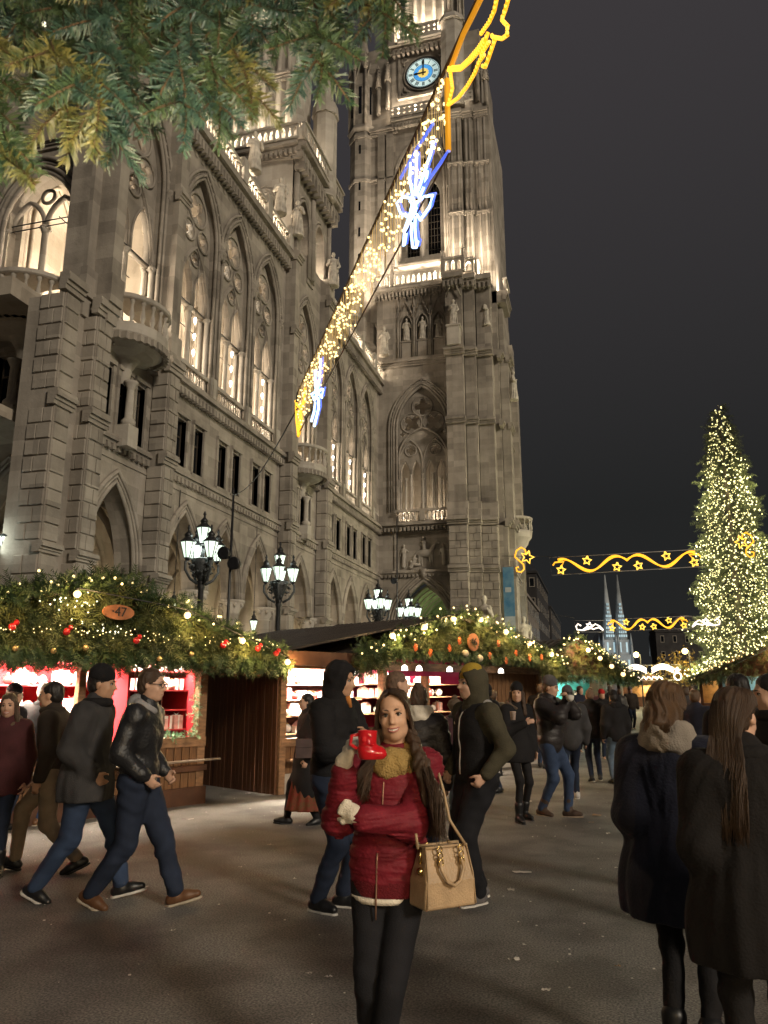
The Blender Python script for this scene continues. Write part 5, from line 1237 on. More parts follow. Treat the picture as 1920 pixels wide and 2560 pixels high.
def plank_wall(t, x0, x1, y, z0, z1, m, w=.14, axis='x', name='plank', gap=.006, th=.025):
    n = max(1, round((x1 - x0) / w)); p = (x1 - x0) / n
    key = (round(p, 4), round(z1 - z0, 3), axis, m.name)
    b = MB()
    if axis == 'x': b.box(-p / 2 + gap, p / 2 - gap, -th, 0, 0, z1 - z0)
    else: b.box(-th, 0, -p / 2 + gap, p / 2 - gap, 0, z1 - z0)
    me = b.mesh(name, m)
    for i in range(n):
        o = link(name, me, t); c = x0 + (i + .5) * p; j = random.uniform(-.004, .004)
        o.location = (c, y + j, z0) if axis == 'x' else (y + j, c, z0)
def gable_roof(t, xl, xr, ridge_x, zl, zr, zt, y0, y1, th=.08, battens=26):
    b = MB()
    for (xa, za) in ((xl, zl), (xr, zr)):
        b.add([(xa, y0, za), (ridge_x, y0, zt), (ridge_x, y1, zt), (xa, y1, za), (xa, y0, za - th), (ridge_x, y0, zt - th), (ridge_x, y1, zt - th), (xa, y1, za - th)],
              [(0, 1, 2, 3), (4, 7, 6, 5), (0, 4, 5, 1), (3, 2, 6, 7), (0, 3, 7, 4)])
    o = b.build('roof', ROOFM, t)
    b = MB()
    for (xa, za) in ((xl, zl), (xr, zr)):
        for i in range(battens):
            y = y0 + (y1 - y0) * (i + .5) / battens; b.obox(((xa + ridge_x) / 2, y, (za + zt) / 2 + .015), ((ridge_x - xa) / 2, 0, (zt - za) / 2), (0, .022, 0), (0, 0, .022))
    b.build('roof_ribs', ROOFM, o, kind='stuff')
def gable_green(t, xl, xr, rx, zl, zr, zt, y, zbot, n, m=GREEN, drape=.35, thick=.3, extra_edge=400, fr=(.12, .27)):
    "fir over the gable triangle, hanging over the eave line"
    P, D = [], []
    while len(P) < n:
        x = rng.uniform(xl, xr); top = zl + (zt - zl) * (x - xl) / (rx - xl) if x < rx else zr + (zt - zr) * (xr - x) / (xr - rx)
        lo = zbot - drape * (0.5 + .5 * math.sin(7 * x)) * .6
        if top <= lo: lo = top - .25
        z = rng.uniform(lo, top); P.append((x, y - rng.uniform(0, thick), z)); D.append((rng.normal(0, .7), -.55 + rng.normal(0, .3), -.7 + rng.normal(0, .5)))
    sprays('fir_cladding', P, D, (.14, .34), t, m, 7, .010)
    P, D = [], []
    for i in range(extra_edge):
        x = rng.uniform(xl, xr); top = zl + (zt - zl) * (x - xl) / (rx - xl) if x < rx else zr + (zt - zr) * (xr - x) / (xr - rx)
        P.append((x, y - rng.uniform(-.1, .35), top + rng.normal(0, .05))); D.append((rng.normal(), rng.normal(0, .6) - .3, rng.normal(.35, .6)))
    sprays('fir_garland', P, D, (.10, .24), t, GREEN, 7, .010)
    P, D = [], []
    for i in range(int(extra_edge * .9)):
        x = rng.uniform(xl, xr); top = zl + (zt - zl) * (x - xl) / (rx - xl) if x < rx else zr + (zt - zr) * (xr - x) / (xr - rx)
        P.append((x, y - rng.uniform(0, .35), min(top, zbot) - rng.uniform(0, .12))); D.append((rng.normal(0, .4), rng.normal(-.2, .4), -1))
    sprays('fir_fringe', P, D, fr, t, GREEN, 7, .010)
def edge_lights(t, xl, xr, rx, zl, zr, zt, y, n, r, m, jit=.07):
    pts = []
    for i in range(n):
        x = xl + (xr - xl) * (i + rng.uniform(.1, .9)) / n; top = zl + (zt - zl) * (x - xl) / (rx - xl) if x < rx else zr + (zt - zr) * (xr - x) / (xr - rx)
        pts.append((x, y - rng.uniform(.1, .34), top + rng.normal(.02, jit)))
    link('fairy_lights', bulbs_mesh('fairy_lights', pts, r, m), t, kind='stuff')
def festoon(t, pts, r, cord=True, power=6.0):
    me = None
    for p in pts:
        b = MB(); b.ball((0, 0, 0), r, 10, 8); me = me or b.mesh('bulb', M['warmbulb'], True)
        o = link('bulb', me, t); o.location = p
        s_ = MB(); s_.lathe([(r * .5, r * .8), (r * .5, r * 1.5), (r * .2, r * 1.7)], (0, 0, 0), 7); link('socket', s_.mesh('socket', M['iron']), o)
    b = MB(); b.tube([(x, y, z + r * 1.6) for x, y, z in pts], .010, 4); b.build('cord', M['iron'], t)

# ------------------------------------------------------------------ stall 47 (left)
K47 = lvl(-2.65, 11.86); TH = 40.0
dx47 = lvl(math.sin(R(TH)), math.cos(R(TH))); rz47 = math.atan2(dx47.y, dx47.x)
s47 = thing('market_stall', 'wooden christmas stall with fir covered gable, number 47 sign and bright red windows', 'market stall', tuple(K47), rz47, 'christmas market stalls')
# local x: along the front, 0 at its right corner, negative to the left
W47 = 5.6
b = MB()
for x0, x1, y0, y1 in ((-.13, 0, 0, .13), (-2.05, -1.95, .02, .12), (-W47, -W47 + .13, 0, .13), (-.13, 0, 2.6, 2.73)): b = MB(); b.box(x0, x1, y0, y1, 0, 2.12); b.build('post', BEAM, s47)
b = MB(); b.box(-W47, 0, -.02, .14, .80, .93); b.build('sill', BEAM, s47)
plank_wall(s47, -W47 + .13, -.13, .03, .05, .80, PLANK, .135)
for z0, z1 in ((.46, .54), (0, .24)): b = MB(); b.box(-W47, .02, -.05, .03 + z0 * .01, z0, z1); b.build('batten', BEAMD, s47)
b = MB(); b.tube([(-W47, -.22, .62), (.12, -.22, .62)], .018, 6)
for x in (-4, -2, -.35): b.tube([(x, -.22, .62), (x, 0, .60)], .012, 5)
b.build('foot_rail', mat('rail_metal', (.45, .36, .28), .4, .2, metal=.5), s47)
plank_wall(s47, .03, 2.7, 0.0, 0, 2.15, PLANKD, .10, 'y', 'plank')
b = MB(); b.box(-W47, 0, 1.15, 1.2, .8, 2.3); b.build('lining', REDCLOTH, s47)
b = MB(); b.box(-W47, -.13, .1, 1.15, .78, .80); b.build('counter', SHELFM, s47)
b = MB(); b.box(-.14, -.10, .13, 1.2, .8, 2.2); b.build('lining_side', REDCLOTH, s47)
# display bay by the right corner with four shelves
for z in (1.02, 1.30, 1.58, 1.86): b = MB(); b.box(-1.22, -.14, .28, 1.12, z, z + .02); b.build('shelf', SHELFM, s47)
b = MB(); b.box(-1.26, -1.22, .14, 1.15, .8, 2.2); b.build('partition', REDCLOTH, s47)
for z in (1.25, 1.65, 1.95): b = MB(); b.box(-W47 + .13, -1.3, .6, 1.12, z, z + .02); b.build('shelf', SHELFM, s47)
pts = []
P, D = [], []
for i in range(260):
    q = i / 260 * 2.35
    x, z = (-.19, 2.08 - q) if q < 1.15 else (-.19 - (q - 1.15), .965)
    P.append((x + rng.normal(0, .02), .0 + rng.normal(0, .02), z + rng.normal(0, .02))); D.append(rng.normal(size=3))
sprays('tinsel', P, D, (.05, .1), s47, TINSEL, 5, .006)
GX, GL, GR = -2.05, -5.9, .95
EV, TP = 2.06, 2.97
gable_roof(s47, GL, GR, GX, EV + .05, EV + .02, TP, -.55, 3.0)
b = MB(); b.add([(GL + .2, -.35, EV), (GX, -.35, TP - .08), (GR - .2, -.35, EV)], [(0, 1, 2)]); b.box(GL + .3, GR - .3, -.36, -.34, EV - .12, EV + .02); b.build('gable_board', BEAMD, s47)
gable_green(s47, GL, GR, GX, EV + .05, EV + .02, TP, -.38, EV + .06, 2600, GREEN2, .16, .24, 1500)
edge_lights(s47, GL, GR, GX, EV + .08, EV + .06, TP + .06, -.42, 62, .019, M['fairy'])
lpts = [(rng.uniform(GL + .5, GR - .2), -.68 - rng.uniform(0, .1), EV + .22 + rng.normal(0, .035)) for _ in range(110)]
link('fairy_lights', bulbs_mesh('fairy_lights', lpts, .0075, M['fairy']), s47, kind='stuff')
lpts = [(-2.55 + rng.normal(0, .25), -.66, 2.62 + rng.normal(0, .05)) for _ in range(22)] + [(-2.2 + rng.normal(0, .16), -.66, 2.35 + rng.normal(0, .05)) for _ in range(16)]
link('fairy_lights', bulbs_mesh('fairy_lights', lpts, .011, M['fairyw']), s47, kind='stuff')
festoon(s47, [(-2.62, -.78, 2.74), (-1.0, -.78, 2.60), (-.02, -.78, 2.30), (.92, -.74, 2.02)], .046)
festoon(s47, [(-3.9, -.78, 2.52), (-5.0, -.78, 2.2)], .046)
for k, (x, z) in enumerate(((-3.35, 2.30), (-2.7, 2.28), (-1.75, 2.22), (-.35, 2.22), (.30, 2.20), (.66, 2.14))):
    b = MB(); b.ball((x, -.76, z), .045, 8, 6); b.ball((x + .04, -.77, z + .05), .035, 6, 5); b.build('red_bauble', ORNR, s47)
for k, (x, z) in enumerate(((-3.3, 2.06), (-2.85, 2.05), (-2.45, 2.10), (-1.4, 2.0), (-.9, 2.08))):
    b = MB(); b.ball((x, -.78, z), .036, 8, 6); b.build('gold_bauble', ORNG, s47)
b = MB(); b.add([(-2.05 + .22 * math.cos(2 * PI * k / 24), -.80, 2.56 + .095 * math.sin(2 * PI * k / 24)) for k in range(24)] + [(-2.05 + .22 * math.cos(2 * PI * k / 24), -.77, 2.56 + .095 * math.sin(2 * PI * k / 24)) for k in range(24)], [tuple(range(24))] + [(k, (k + 1) % 24, 24 + (k + 1) % 24, 24 + k) for k in range(24)])
sg = b.build('number_sign', SIGNW, s47)
o = link('number', text_mesh('number', '\u00b747', .17, .004), sg); o.data.materials.append(M['iron']); o.location = (-2.05, -.803, 2.56); o.rotation_euler = (R(90), 0, 0)

# ------------------------------------------------------------------ stall 46 (middle)
K46 = lvl(-1.68, 12.75); TH46 = 44.0
dx46 = lvl(math.sin(R(TH46)), math.cos(R(TH46))); rz46 = math.atan2(dx46.y, dx46.x)
s46 = thing('market_stall', 'dark wooden stall with number 46 sign, orange slices on its gable and pink window', 'market stall', tuple(K46), rz46, 'christmas market stalls')
W46 = 7.6
plank_wall(s46, .0, 4.2, -.03, .0, 2.05, PLANKD, .105, 'y', 'plank')     # long plain side wall
b = MB()
for x0, x1 in ((-.02, .10), (2.35, 2.45), (3.55, 3.63), (5.05, 5.2), (W46 - .12, W46)): b = MB(); b.box(x0, x1, -.06, .10, 0, 2.02); b.build('post', BEAM, s46)
b = MB(); b.box(-.03, W46, -.10, .10, 1.95, 2.10); b.build('beam', BEAM, s46)
b = MB(); b.box(0, W46, -.07, .08, .72, .84); b.build('sill', BEAM, s46)
plank_wall(s46, .10, W46 - .12, 0, .30, .72, PLANK, .13); b = MB(); b.box(.10, W46, -.02, .03, 0, .30); b.build('plinth', mat('pale_plinth', (.35, .31, .26), .7, .2), s46)
b = MB(); b.box(.1, 2.3, -.30, -.02, .50, .53); b.build('ledge', BEAM, s46)
b = MB(); b.box(2.4, W46, 1.3, 1.35, .8, 2.0); b.build('lining', PINKCLOTH, s46); b = MB(); b.box(.1, 2.4, 1.3, 1.35, .8, 2.0); b.box(.1, .13, .1, 1.3, .8, 2.0); b.build('lining', mat('stall_pale_lining', (.70, .34, .32), .75, .25, 3), s46)
for z in (.86, 1.15, 1.42, 1.68): b = MB(); b.box(.14, 2.35, .5, 1.25, z, z + .018); b.build('shelf', BEAM, s46)
for z in (.86, 1.15, 1.45, 1.70): b = MB(); b.box(2.5, W46 - .2, .5, 1.25, z, z + .018); b.build('shelf', BEAM, s46)
plank_wall(s46, 5.2, W46 - .12, .04, .84, 1.95, PLANK, .15)
GX, GL, GR = 3.95, 1.05, 7.5
EV, TP = 2.14, 3.02
# long roof running back over the side wall, with a fascia along the eave
b = MB(); b.add([(-.35, -.5, 2.18), (-.35, 5.2, 2.18), (3.95, 5.2, 3.0), (3.95, -.5, 3.0)], [(0, 1, 2, 3)]); o = b.build('roof', ROOFM, s46)
b = MB()
for i in range(34): y = -.45 + i * .165; b.obox((1.8, y, 2.605), (2.15, 0, .41), (0, .02, 0), (0, 0, .02))
b.build('roof_ribs', ROOFM, o, kind='stuff')
b = MB(); b.box(-.42, -.36, -.52, 5.2, 1.95, 2.20); b.build('fascia', BEAMD, s46); b = MB(); b.box(-.4, 1.6, -.56, -.50, 1.98, 2.2); b.build('fascia', BEAMD, s46)
gable_roof(s46, GL, GR, GX, EV, EV - .02, TP, -.7, 3.0)
b = MB(); b.add([(GL + .1, -.5, EV), (GX, -.5, TP - .08), (GR - .1, -.5, EV)], [(0, 1, 2)]); b.build('gable_board', PLANK, s46)
gable_green(s46, GL, GR, GX, EV, EV - .02, TP, -.52, EV + .20, 1500, GREEN2, .10, .2, 900, (.09, .2))
edge_lights(s46, GL, GR, GX, EV + .06, EV + .03, TP + .06, -.6, 74, .021, M['fairy'])
bl = [(1.75 + .42 * i, -.85, EV + .22 + (TP - EV - .15) * (1 - abs(1.75 + .42 * i - GX) / 3.1)) for i in range(14)]
festoon(s46, [(x, y, z - .06) for x, y, z in bl[::1] if x < 7.2][::2], .055)
for i, (x, z) in enumerate(((2.35, 2.28), (2.75, 2.2), (3.3, 2.30), (3.6, 2.45), (4.55, 2.20), (4.85, 2.45), (5.1, 2.12), (5.45, 2.28), (5.95, 2.2), (6.4, 2.22))):
    b = MB(); n = 12; b.add([(x + .055 * math.cos(2 * PI * k / n), -.84 - .02 * (k % 2), z + .06 + .075 * math.sin(2 * PI * k / n)) for k in range(n)] + [(x, -.87, z + .06)], [(k, (k + 1) % n, n) for k in range(n)]); b.build('orange_slice', ORNO, s46)
b = MB(); n = 18; b.add([(4.0 + .17 * math.cos(2 * PI * k / n), -.88, 2.50 + .17 * math.sin(2 * PI * k / n)) for k in range(n)] + [(4.0 + .17 * math.cos(2 * PI * k / n), -.85, 2.50 + .17 * math.sin(2 * PI * k / n)) for k in range(n)], [tuple(range(n))] + [(k, (k + 1) % n, n + (k + 1) % n, n + k) for k in range(n)]); sg = b.build('number_sign', SIGNW, s46)
o = link('number', text_mesh('number', '46', .2, .005), sg); o.data.materials.append(M['iron']); o.location = (4.0, -.885, 2.5); o.rotation_euler = (R(90), 0, 0)
for x, z in ((3.75, 2.28), (4.2, 2.2)): b = MB(); b.ball((x, -.86, z), .07, 8, 6); b.build('straw_ornament', ORNS, s46)
b = MB(); b.box(2.46, 5.0, -.085, -.065, 1.86, 2.28); sg = b.build('shop_sign', PINKCLOTH, s46)
for i, x in enumerate((3.2,)):
    o = link('lettering', text_mesh('lettering', 'Basar', .13, .003), sg); o.data.materials.append(ORNS); o.location = (x, -.09, 2.05); o.rotation_euler = (R(90), 0, 0)
for x in (2.6, 3.0, 3.9, 4.6, 5.6): b = MB(); b.lathe([(.06, -.05), (.05, .02), (.01, .05)], (x, -.35, 2.0), 8); b.build('spotlight', M['globe'], s46)

# goods on the shelves: each piece its own thing
GOODW = mat('goods_white', (.80, .74, .66), .5, .2, 8); GOODR = mat('goods_red', (.60, .05, .05), .45, .3, 8); GOODP = mat('goods_pink', (.72, .38, .32), .5, .25, 8); GOODO = mat('goods_wooden', (.58, .30, .13), .6, .3, 10); GOODB = mat('goods_blue', (.10, .16, .30), .5, .2)
def local_thing(st_, name, label, cat, p, group=None, rz=0.0):
    mw = Matrix.Translation(st_.location) @ Matrix.Rotation(st_.rotation_euler.z, 4, 'Z'); q = mw @ Vector(p)
    return thing(name, label, cat, tuple(q), st_.rotation_euler.z + rz, group)
def house_box(t, w, d, h_, m, roofm):
    b = MB(); b.box(-w / 2, w / 2, -d / 2, d / 2, 0, h_); b.build('box', m, t); b = MB(); b.add([(-w / 2 - .01, -d / 2, h_ + .001), (w / 2 + .01, -d / 2, h_ + .001), (0, -d / 2, h_ + w * .45), (-w / 2 - .01, d / 2, h_ + .001), (w / 2 + .01, d / 2, h_ + .001), (0, d / 2, h_ + w * .45)], [(0, 1, 2), (3, 5, 4), (0, 2, 5, 3), (1, 4, 5, 2), (0, 3, 4, 1)]); b.build('lid', roofm, t)
def gift(t, w, d, h_, m, rib):
    b = MB(); b.box(-w / 2, w / 2, -d / 2, d / 2, 0, h_); b.build('box', m, t)
    b = MB(); b.box(-w * .08, w * .08, -d / 2 - .003, d / 2 + .003, -.0, h_ + .003); b.box(-w / 2 - .003, w / 2 + .003, -d * .08, d * .08, 0.001, h_ + .004); b.tube([(0, 0, h_), (-w * .3, 0, h_ + .04), (0, 0, h_ + .01), (w * .3, 0, h_ + .04), (0, 0, h_)], .008, 4); b.build('ribbon', rib, t)
def bauble(t, r, m):
    b = MB(); b.ball((0, 0, r), r, 8, 6); b.build('ball', m, t); b = MB(); b.lathe([(r * .25, 0), (r * .25, r * .3)], (0, 0, 2 * r - .005), 6); b.build('cap', ORNG, t)
def reindeer(t, s_, m):
    b = MB(); b.obox((0, 0, .09 * s_ / .1), (.05 * s_ / .1, 0, 0), (0, .012, 0), (0, 0, .022 * s_ / .1)); k = s_ / .1
    for x in (-.04, .035): b.obox((x * k, 0, .035 * k), (.008 * k, 0, 0), (0, .012, 0), (0, 0, .04 * k))
    b.obox((.055 * k, 0, .14 * k), (.012 * k, 0, .0), (0, .012, 0), (.01 * k, 0, .04 * k)); b.obox((.075 * k, 0, .175 * k), (.022 * k, 0, 0), (0, .012, 0), (0, 0, .010 * k)); b.build('body', m, t)
    b = MB(); b.tube([(.06 * k, 0, .18 * k), (.05 * k, 0, .22 * k), (.08 * k, 0, .25 * k)], .005 * k, 4); b.tube([(.06 * k, 0, .18 * k), (.035 * k, 0, .21 * k), (.03 * k, 0, .25 * k)], .005 * k, 4); b.build('antlers', m, t)
def cutout_tree(t, s_, m):
    b = MB(); b.prism([(-.5 * s_, 0), (.5 * s_, 0), (.2 * s_, .35 * s_), (.38 * s_, .35 * s_), (.12 * s_, .7 * s_), (.22 * s_, .7 * s_), (0, 1.1 * s_), (-.22 * s_, .7 * s_), (-.12 * s_, .7 * s_), (-.38 * s_, .35 * s_), (-.2 * s_, .35 * s_)], 0, .02); b.v = [(x, z, y) for x, y, z in b.v]; b.build('board', m, t)
    b = MB(); b.box(-.25 * s_, .25 * s_, -.02, .04, -.01, .004); b.build('foot', m, t)
r7 = random.Random(3)
ORD = ('first', 'second', 'third', 'fourth', 'fifth', 'sixth', 'seventh', 'eighth', 'ninth', 'tenth', 'eleventh', 'twelfth', 'thirteenth', 'fourteenth')
def stock(st_, zs, x0, x1, n, y, where, grp):
    seen = {}
    for i in range(n):
        x = x0 + (x1 - x0) * (i + .5) / n + r7.uniform(-.01, .01); k = r7.randrange(5); z = zs; yy = y + r7.uniform(-.08, .12)
        nm, ds, ct = (('gift_box', 'white gift box with red ribbon', 'gift box'), ('paper_house', 'little pale lantern house', 'ornament'), ('glass_bauble', 'red glass bauble', 'bauble'), ('gift_box', 'pink box with white ribbon', 'gift box'), ('glass_bauble', 'white bauble', 'bauble'))[k]
        seen[ds] = seen.get(ds, 0) + 1; t = local_thing(st_, nm, f'{ORD[seen[ds] - 1]} {ds} from the left, {where}', ct, (x, yy, z), grp)
        if k == 0: gift(t, .17, .15, r7.uniform(.13, .23), GOODW, GOODR)
        elif k == 1: house_box(t, .17, .14, r7.uniform(.11, .16), GOODW, GOODP)
        elif k == 2: bauble(t, r7.uniform(.06, .085), ORNR)
        elif k == 3: gift(t, .15, .14, r7.uniform(.12, .22), GOODP, GOODW)
        else: bauble(t, r7.uniform(.06, .09), GOODW)
for z, nm in ((.88, 'stall 46 lowest shelf'), (1.17, 'stall 46 second shelf'), (1.44, 'stall 46 third shelf'), (1.70, 'stall 46 top shelf')): stock(s46, z, .22, 2.3, 14, .62, nm, 'goods on ' + nm)
for z, nm in ((1.17, 'stall 46 lower shelf behind customers'), (1.47, 'stall 46 middle shelf behind customers'), (1.72, 'stall 46 upper shelf behind customers')): stock(s46, z, 2.6, 4.95, 12, .72, nm, 'goods on ' + nm)
for z, nm, n in ((1.27, 'stall 47 long lower shelf', 22), (1.67, 'stall 47 long middle shelf', 22), (1.97, 'stall 47 long top shelf', 20)): stock(s47, z, -W47 + .3, -1.35, n, .72, nm, 'goods on ' + nm)
for z, nm in ((1.60, 'stall 47 display second shelf'), (1.88, 'stall 47 display top shelf')): stock(s47, z, -1.15, -.2, 8, .42, nm, 'goods on ' + nm)
stock(s47, 1.04, -1.15, -.2, 7, .42, 'stall 47 display lowest shelf', 'goods on stall 47 display lowest shelf'); stock(s47, 1.32, -1.15, -.75, 3, .42, 'stall 47 display third shelf', 'goods on stall 47 display third shelf')
for i in range(6): t = local_thing(s47, 'wooden_reindeer', ORD[i] + ' little wooden reindeer from the left in the right window of stall 47', 'figurine', (-1.08 + .15 * i, .45 + .08 * (i % 2), .81), 'carved reindeer in the right window of stall 47'); reindeer(t, .085, GOODO)
for i in range(4): t = local_thing(s47, 'wooden_arch', ORD[i] + ' wooden candle arch from the left in the right window of stall 47', 'candle arch', (-1.05 + .22 * i, .75, 1.04), 'candle arches in the right window of stall 47'); b = MB(); b.tube([(.085 * math.cos(a_), 0, .012 + .10 * math.sin(a_)) for a_ in [PI * k / 10 for k in range(11)]], .012, 5); b.build('arch', GOODO, t); b = MB(); b.box(-.1, .1, -.03, .03, 0, .015); b.build('base', GOODO, t)
t = local_thing(s47, 'wooden_tree', 'flat wooden fir tree standing before the blue box in the right window', 'ornament', (-.42, .32, .815)); cutout_tree(t, .14, GOODO)
t = local_thing(s47, 'blue_box', 'dark blue box behind the flat wooden fir tree', 'box', (-.40, .52, .81)); gift(t, .26, .1, .22, GOODB, GOODB)
t = local_thing(s47, 'price_card', 'orange backed shadow box on the third shelf of the right window', 'box', (-.62, .8, 1.32)); house_box(t, .2, .08, .17, GOODO, GOODW)
t = local_thing(s47, 'picture_box', 'black framed shadow box beside the orange one', 'box', (-.36, .8, 1.32)); b = MB(); b.box(-.11, .11, -.02, .02, 0, .2); b.build('frame', GOODW, t); b = MB(); b.box(-.09, .09, -.024, -.0205, .02, .18); b.build('pane', M['iron'], t)
# stall lamps
def stall_lamp(st_, p, power, col=(1, .86, .68), size=(1.6, .35), rot=(0, 0, 0)):
    mw = Matrix.Translation(st_.location) @ Matrix.Rotation(st_.rotation_euler.z, 4, 'Z'); q = mw @ Vector(p)
    lamp('stall_lamp', q, power, col, kind='AREA', shape='RECTANGLE', size=size[0], size_y=size[1], rot=(rot[0], rot[1], st_.rotation_euler.z + rot[2]))
for st_, xs in ((s47, (-4.6, -2.6, -.68)), (s46, (.75, 1.75, 4.3))):
    for x in xs:
        b = MB(); b.box(x - .3, x + .3, .22, .30, 2.0 if st_ is s47 else 1.885, 2.06 if st_ is s47 else 1.94); b.build('lamp_tube', M['globe'], st_)
for x in (-4.6, -2.6): stall_lamp(s47, (x, .35, 1.98), 230, size=(1.8, .3), rot=(R(38), 0, 0))
stall_lamp(s47, (-.68, .35, 1.98), 150, size=(.9, .3), rot=(R(38), 0, 0))
for x in (.75, 1.75): stall_lamp(s46, (x, .35, 1.87), 200, size=(.9, .3), rot=(R(35), 0, 0))
stall_lamp(s46, (3.9, .35, 1.87), 130, size=(1.4, .3), rot=(R(35), 0, 0))
for st_, pts in ((s47, [(-2.62, -.95, 2.66), (-1.0, -.95, 2.52), (.02, -.95, 2.24), (.9, -.9, 1.98), (-3.9, -.95, 2.42)]), (s46, [(x, -1.02, z - .12) for x, y, z in bl if x < 7.2][::2])):
    mw = Matrix.Translation(st_.location) @ Matrix.Rotation(st_.rotation_euler.z, 4, 'Z')
    for p in pts: lamp('festoon_lamp', mw @ Vector(p), 15 if st_ is s47 else 13, (1, .66, .28), .05)

# ------------------------------------------------------------------ further stalls down the alley
def far_stall(label, p, theta, W_, gl, col, n=500, bulbs=4, pw=1.0):
    d_ = lvl(math.sin(R(theta)), math.cos(R(theta))); rz = math.atan2(d_.y, d_.x)
    t = thing('market_stall', label, 'market stall', (p.x, p.y, 0), rz, 'christmas market stalls')
    for x in (0, W_ - .12): b = MB(); b.box(x, x + .12, 0, .12, 0, 2.2); b.build('post', BEAMD, t)
    b = MB(); b.box(0, W_, 0, .08, 0, .95); b.box(-.02, .04, 0, 3, 0, 2.2); b.box(W_ - .04, W_ + .02, 0, 3, 0, 2.2); b.build('wall', PLANKD, t)
    b = MB(); b.box(0, W_, 1.0, 1.05, .95, 2.15); b.build('lining', gl, t); b = MB(); b.box(0, W_, -.1, .1, 2.1, 2.25); b.build('beam', BEAMD, t)
    gable_roof(t, -.5, W_ + .5, W_ / 2, 2.05, 2.05, 3.25, -.6, 3.4, battens=10)
    b = MB(); b.add([(-.3, -.4, 2.05), (W_ / 2, -.4, 3.15), (W_ + .3, -.4, 2.05)], [(0, 1, 2)]); b.build('gable_board', BEAMD, t)
    gable_green(t, -.5, W_ + .5, W_ / 2, 2.05, 2.05, 3.25, -.42, 2.1, n, GREEN2, .2, .2, n // 2)
    edge_lights(t, -.5, W_ + .5, W_ / 2, 2.1, 2.1, 3.32, -.5, 46, .028, M['fairy'], .1)
    festoon(t, [(W_ / 2 + (W_ / 2 + .1) * (i + .6) / bulbs, -.78, 3.0 - 1.0 * (i + .6) / bulbs) for i in range(bulbs)] , .075)
    mw = Matrix.Translation(t.location) @ Matrix.Rotation(rz, 4, 'Z')
    lamp('festoon_lamp', mw @ Vector((W_ / 2, -1.0, 2.9)), 45 * pw, (1, .66, .30), .1); lamp('stall_lamp', mw @ Vector((W_ / 2, -.2 if pw > 1 else .5, 1.9)), 60 * pw, col, .2)
    return t
TEAL = mat('stall_teal_lining', (.10, .42, .36), .7, .3, 3); LBL = mat('stall_blue_lining', (.20, .40, .50), .7, .3, 3); YEL = mat('stall_amber_lining', (.55, .30, .10), .7, .3, 3)
far_stall('second stall beyond number 46, teal lit counter under its fir gable', at(1312, 1740, 25), 66, 3.4, TEAL, (.75, 1, .85), 700)
far_stall('third stall beyond number 46, steep gable ringed with fairy lights', at(1378, 1740, 31), 66, 3.4, LBL, (.7, .9, 1), 700)
far_stall('fourth stall in the row, glowing amber', at(1432, 1738, 46), 64, 3.6, YEL, (1, .8, .5), 300)
far_stall('fifth stall in the row, half hidden by its neighbours', at(1463, 1737, 57), 64, 3.6, TEAL, (.7, 1, .8), 250)
far_stall('last lit stall at the end of the row', at(1490, 1736, 70), 64, 3.8, YEL, (1, .85, .6), 220)
far_stall('far stall straight ahead below the white light arch', at(1570, 1736, 78), 90, 4.5, YEL, (1, .8, .5), 220)
far_stall('stall on the right under the big tree, bulbs up its gable', at(1752, 1742, 40), 112, 3.6, YEL, (1, .8, .5), 320, 5)
far_stall('stall at the right edge in front of the lit tree', at(1800, 1745, 28), 116, 4.2, LBL, (1, .9, .7), 420, 5)
# ------------------------------------------------------------------ candelabra street lamps
def lantern(mb_f, mb_g, p, s_):
    x, y, z = p
    mb_g.lathe([(.09 * s_, 0), (.20 * s_, .42 * s_)], (x, y, z), 6, caps=True)
    for k in range(6):
        a_ = 2 * PI * k / 6; mb_f.tube([(x + .092 * s_ * math.cos(a_), y + .092 * s_ * math.sin(a_), z), (x + .205 * s_ * math.cos(a_), y + .205 * s_ * math.sin(a_), z + .42 * s_)], .013 * s_, 4)
    mb_f.lathe([(.03, -.10 * s_), (.06 * s_, -.06 * s_), (.10 * s_, -.005)], (x, y, z), 6)
    mb_f.lathe([(.235 * s_, .425 * s_), (.225 * s_, .455 * s_), (.10 * s_, .56 * s_), (.10 * s_, .60 * s_), (.125 * s_, .62 * s_), (.07 * s_, .70 * s_), (.03 * s_, .74 * s_), (.03 * s_, .80 * s_), (.05 * s_, .83 * s_), (.012 * s_, .92 * s_)], (x, y, z), 6)
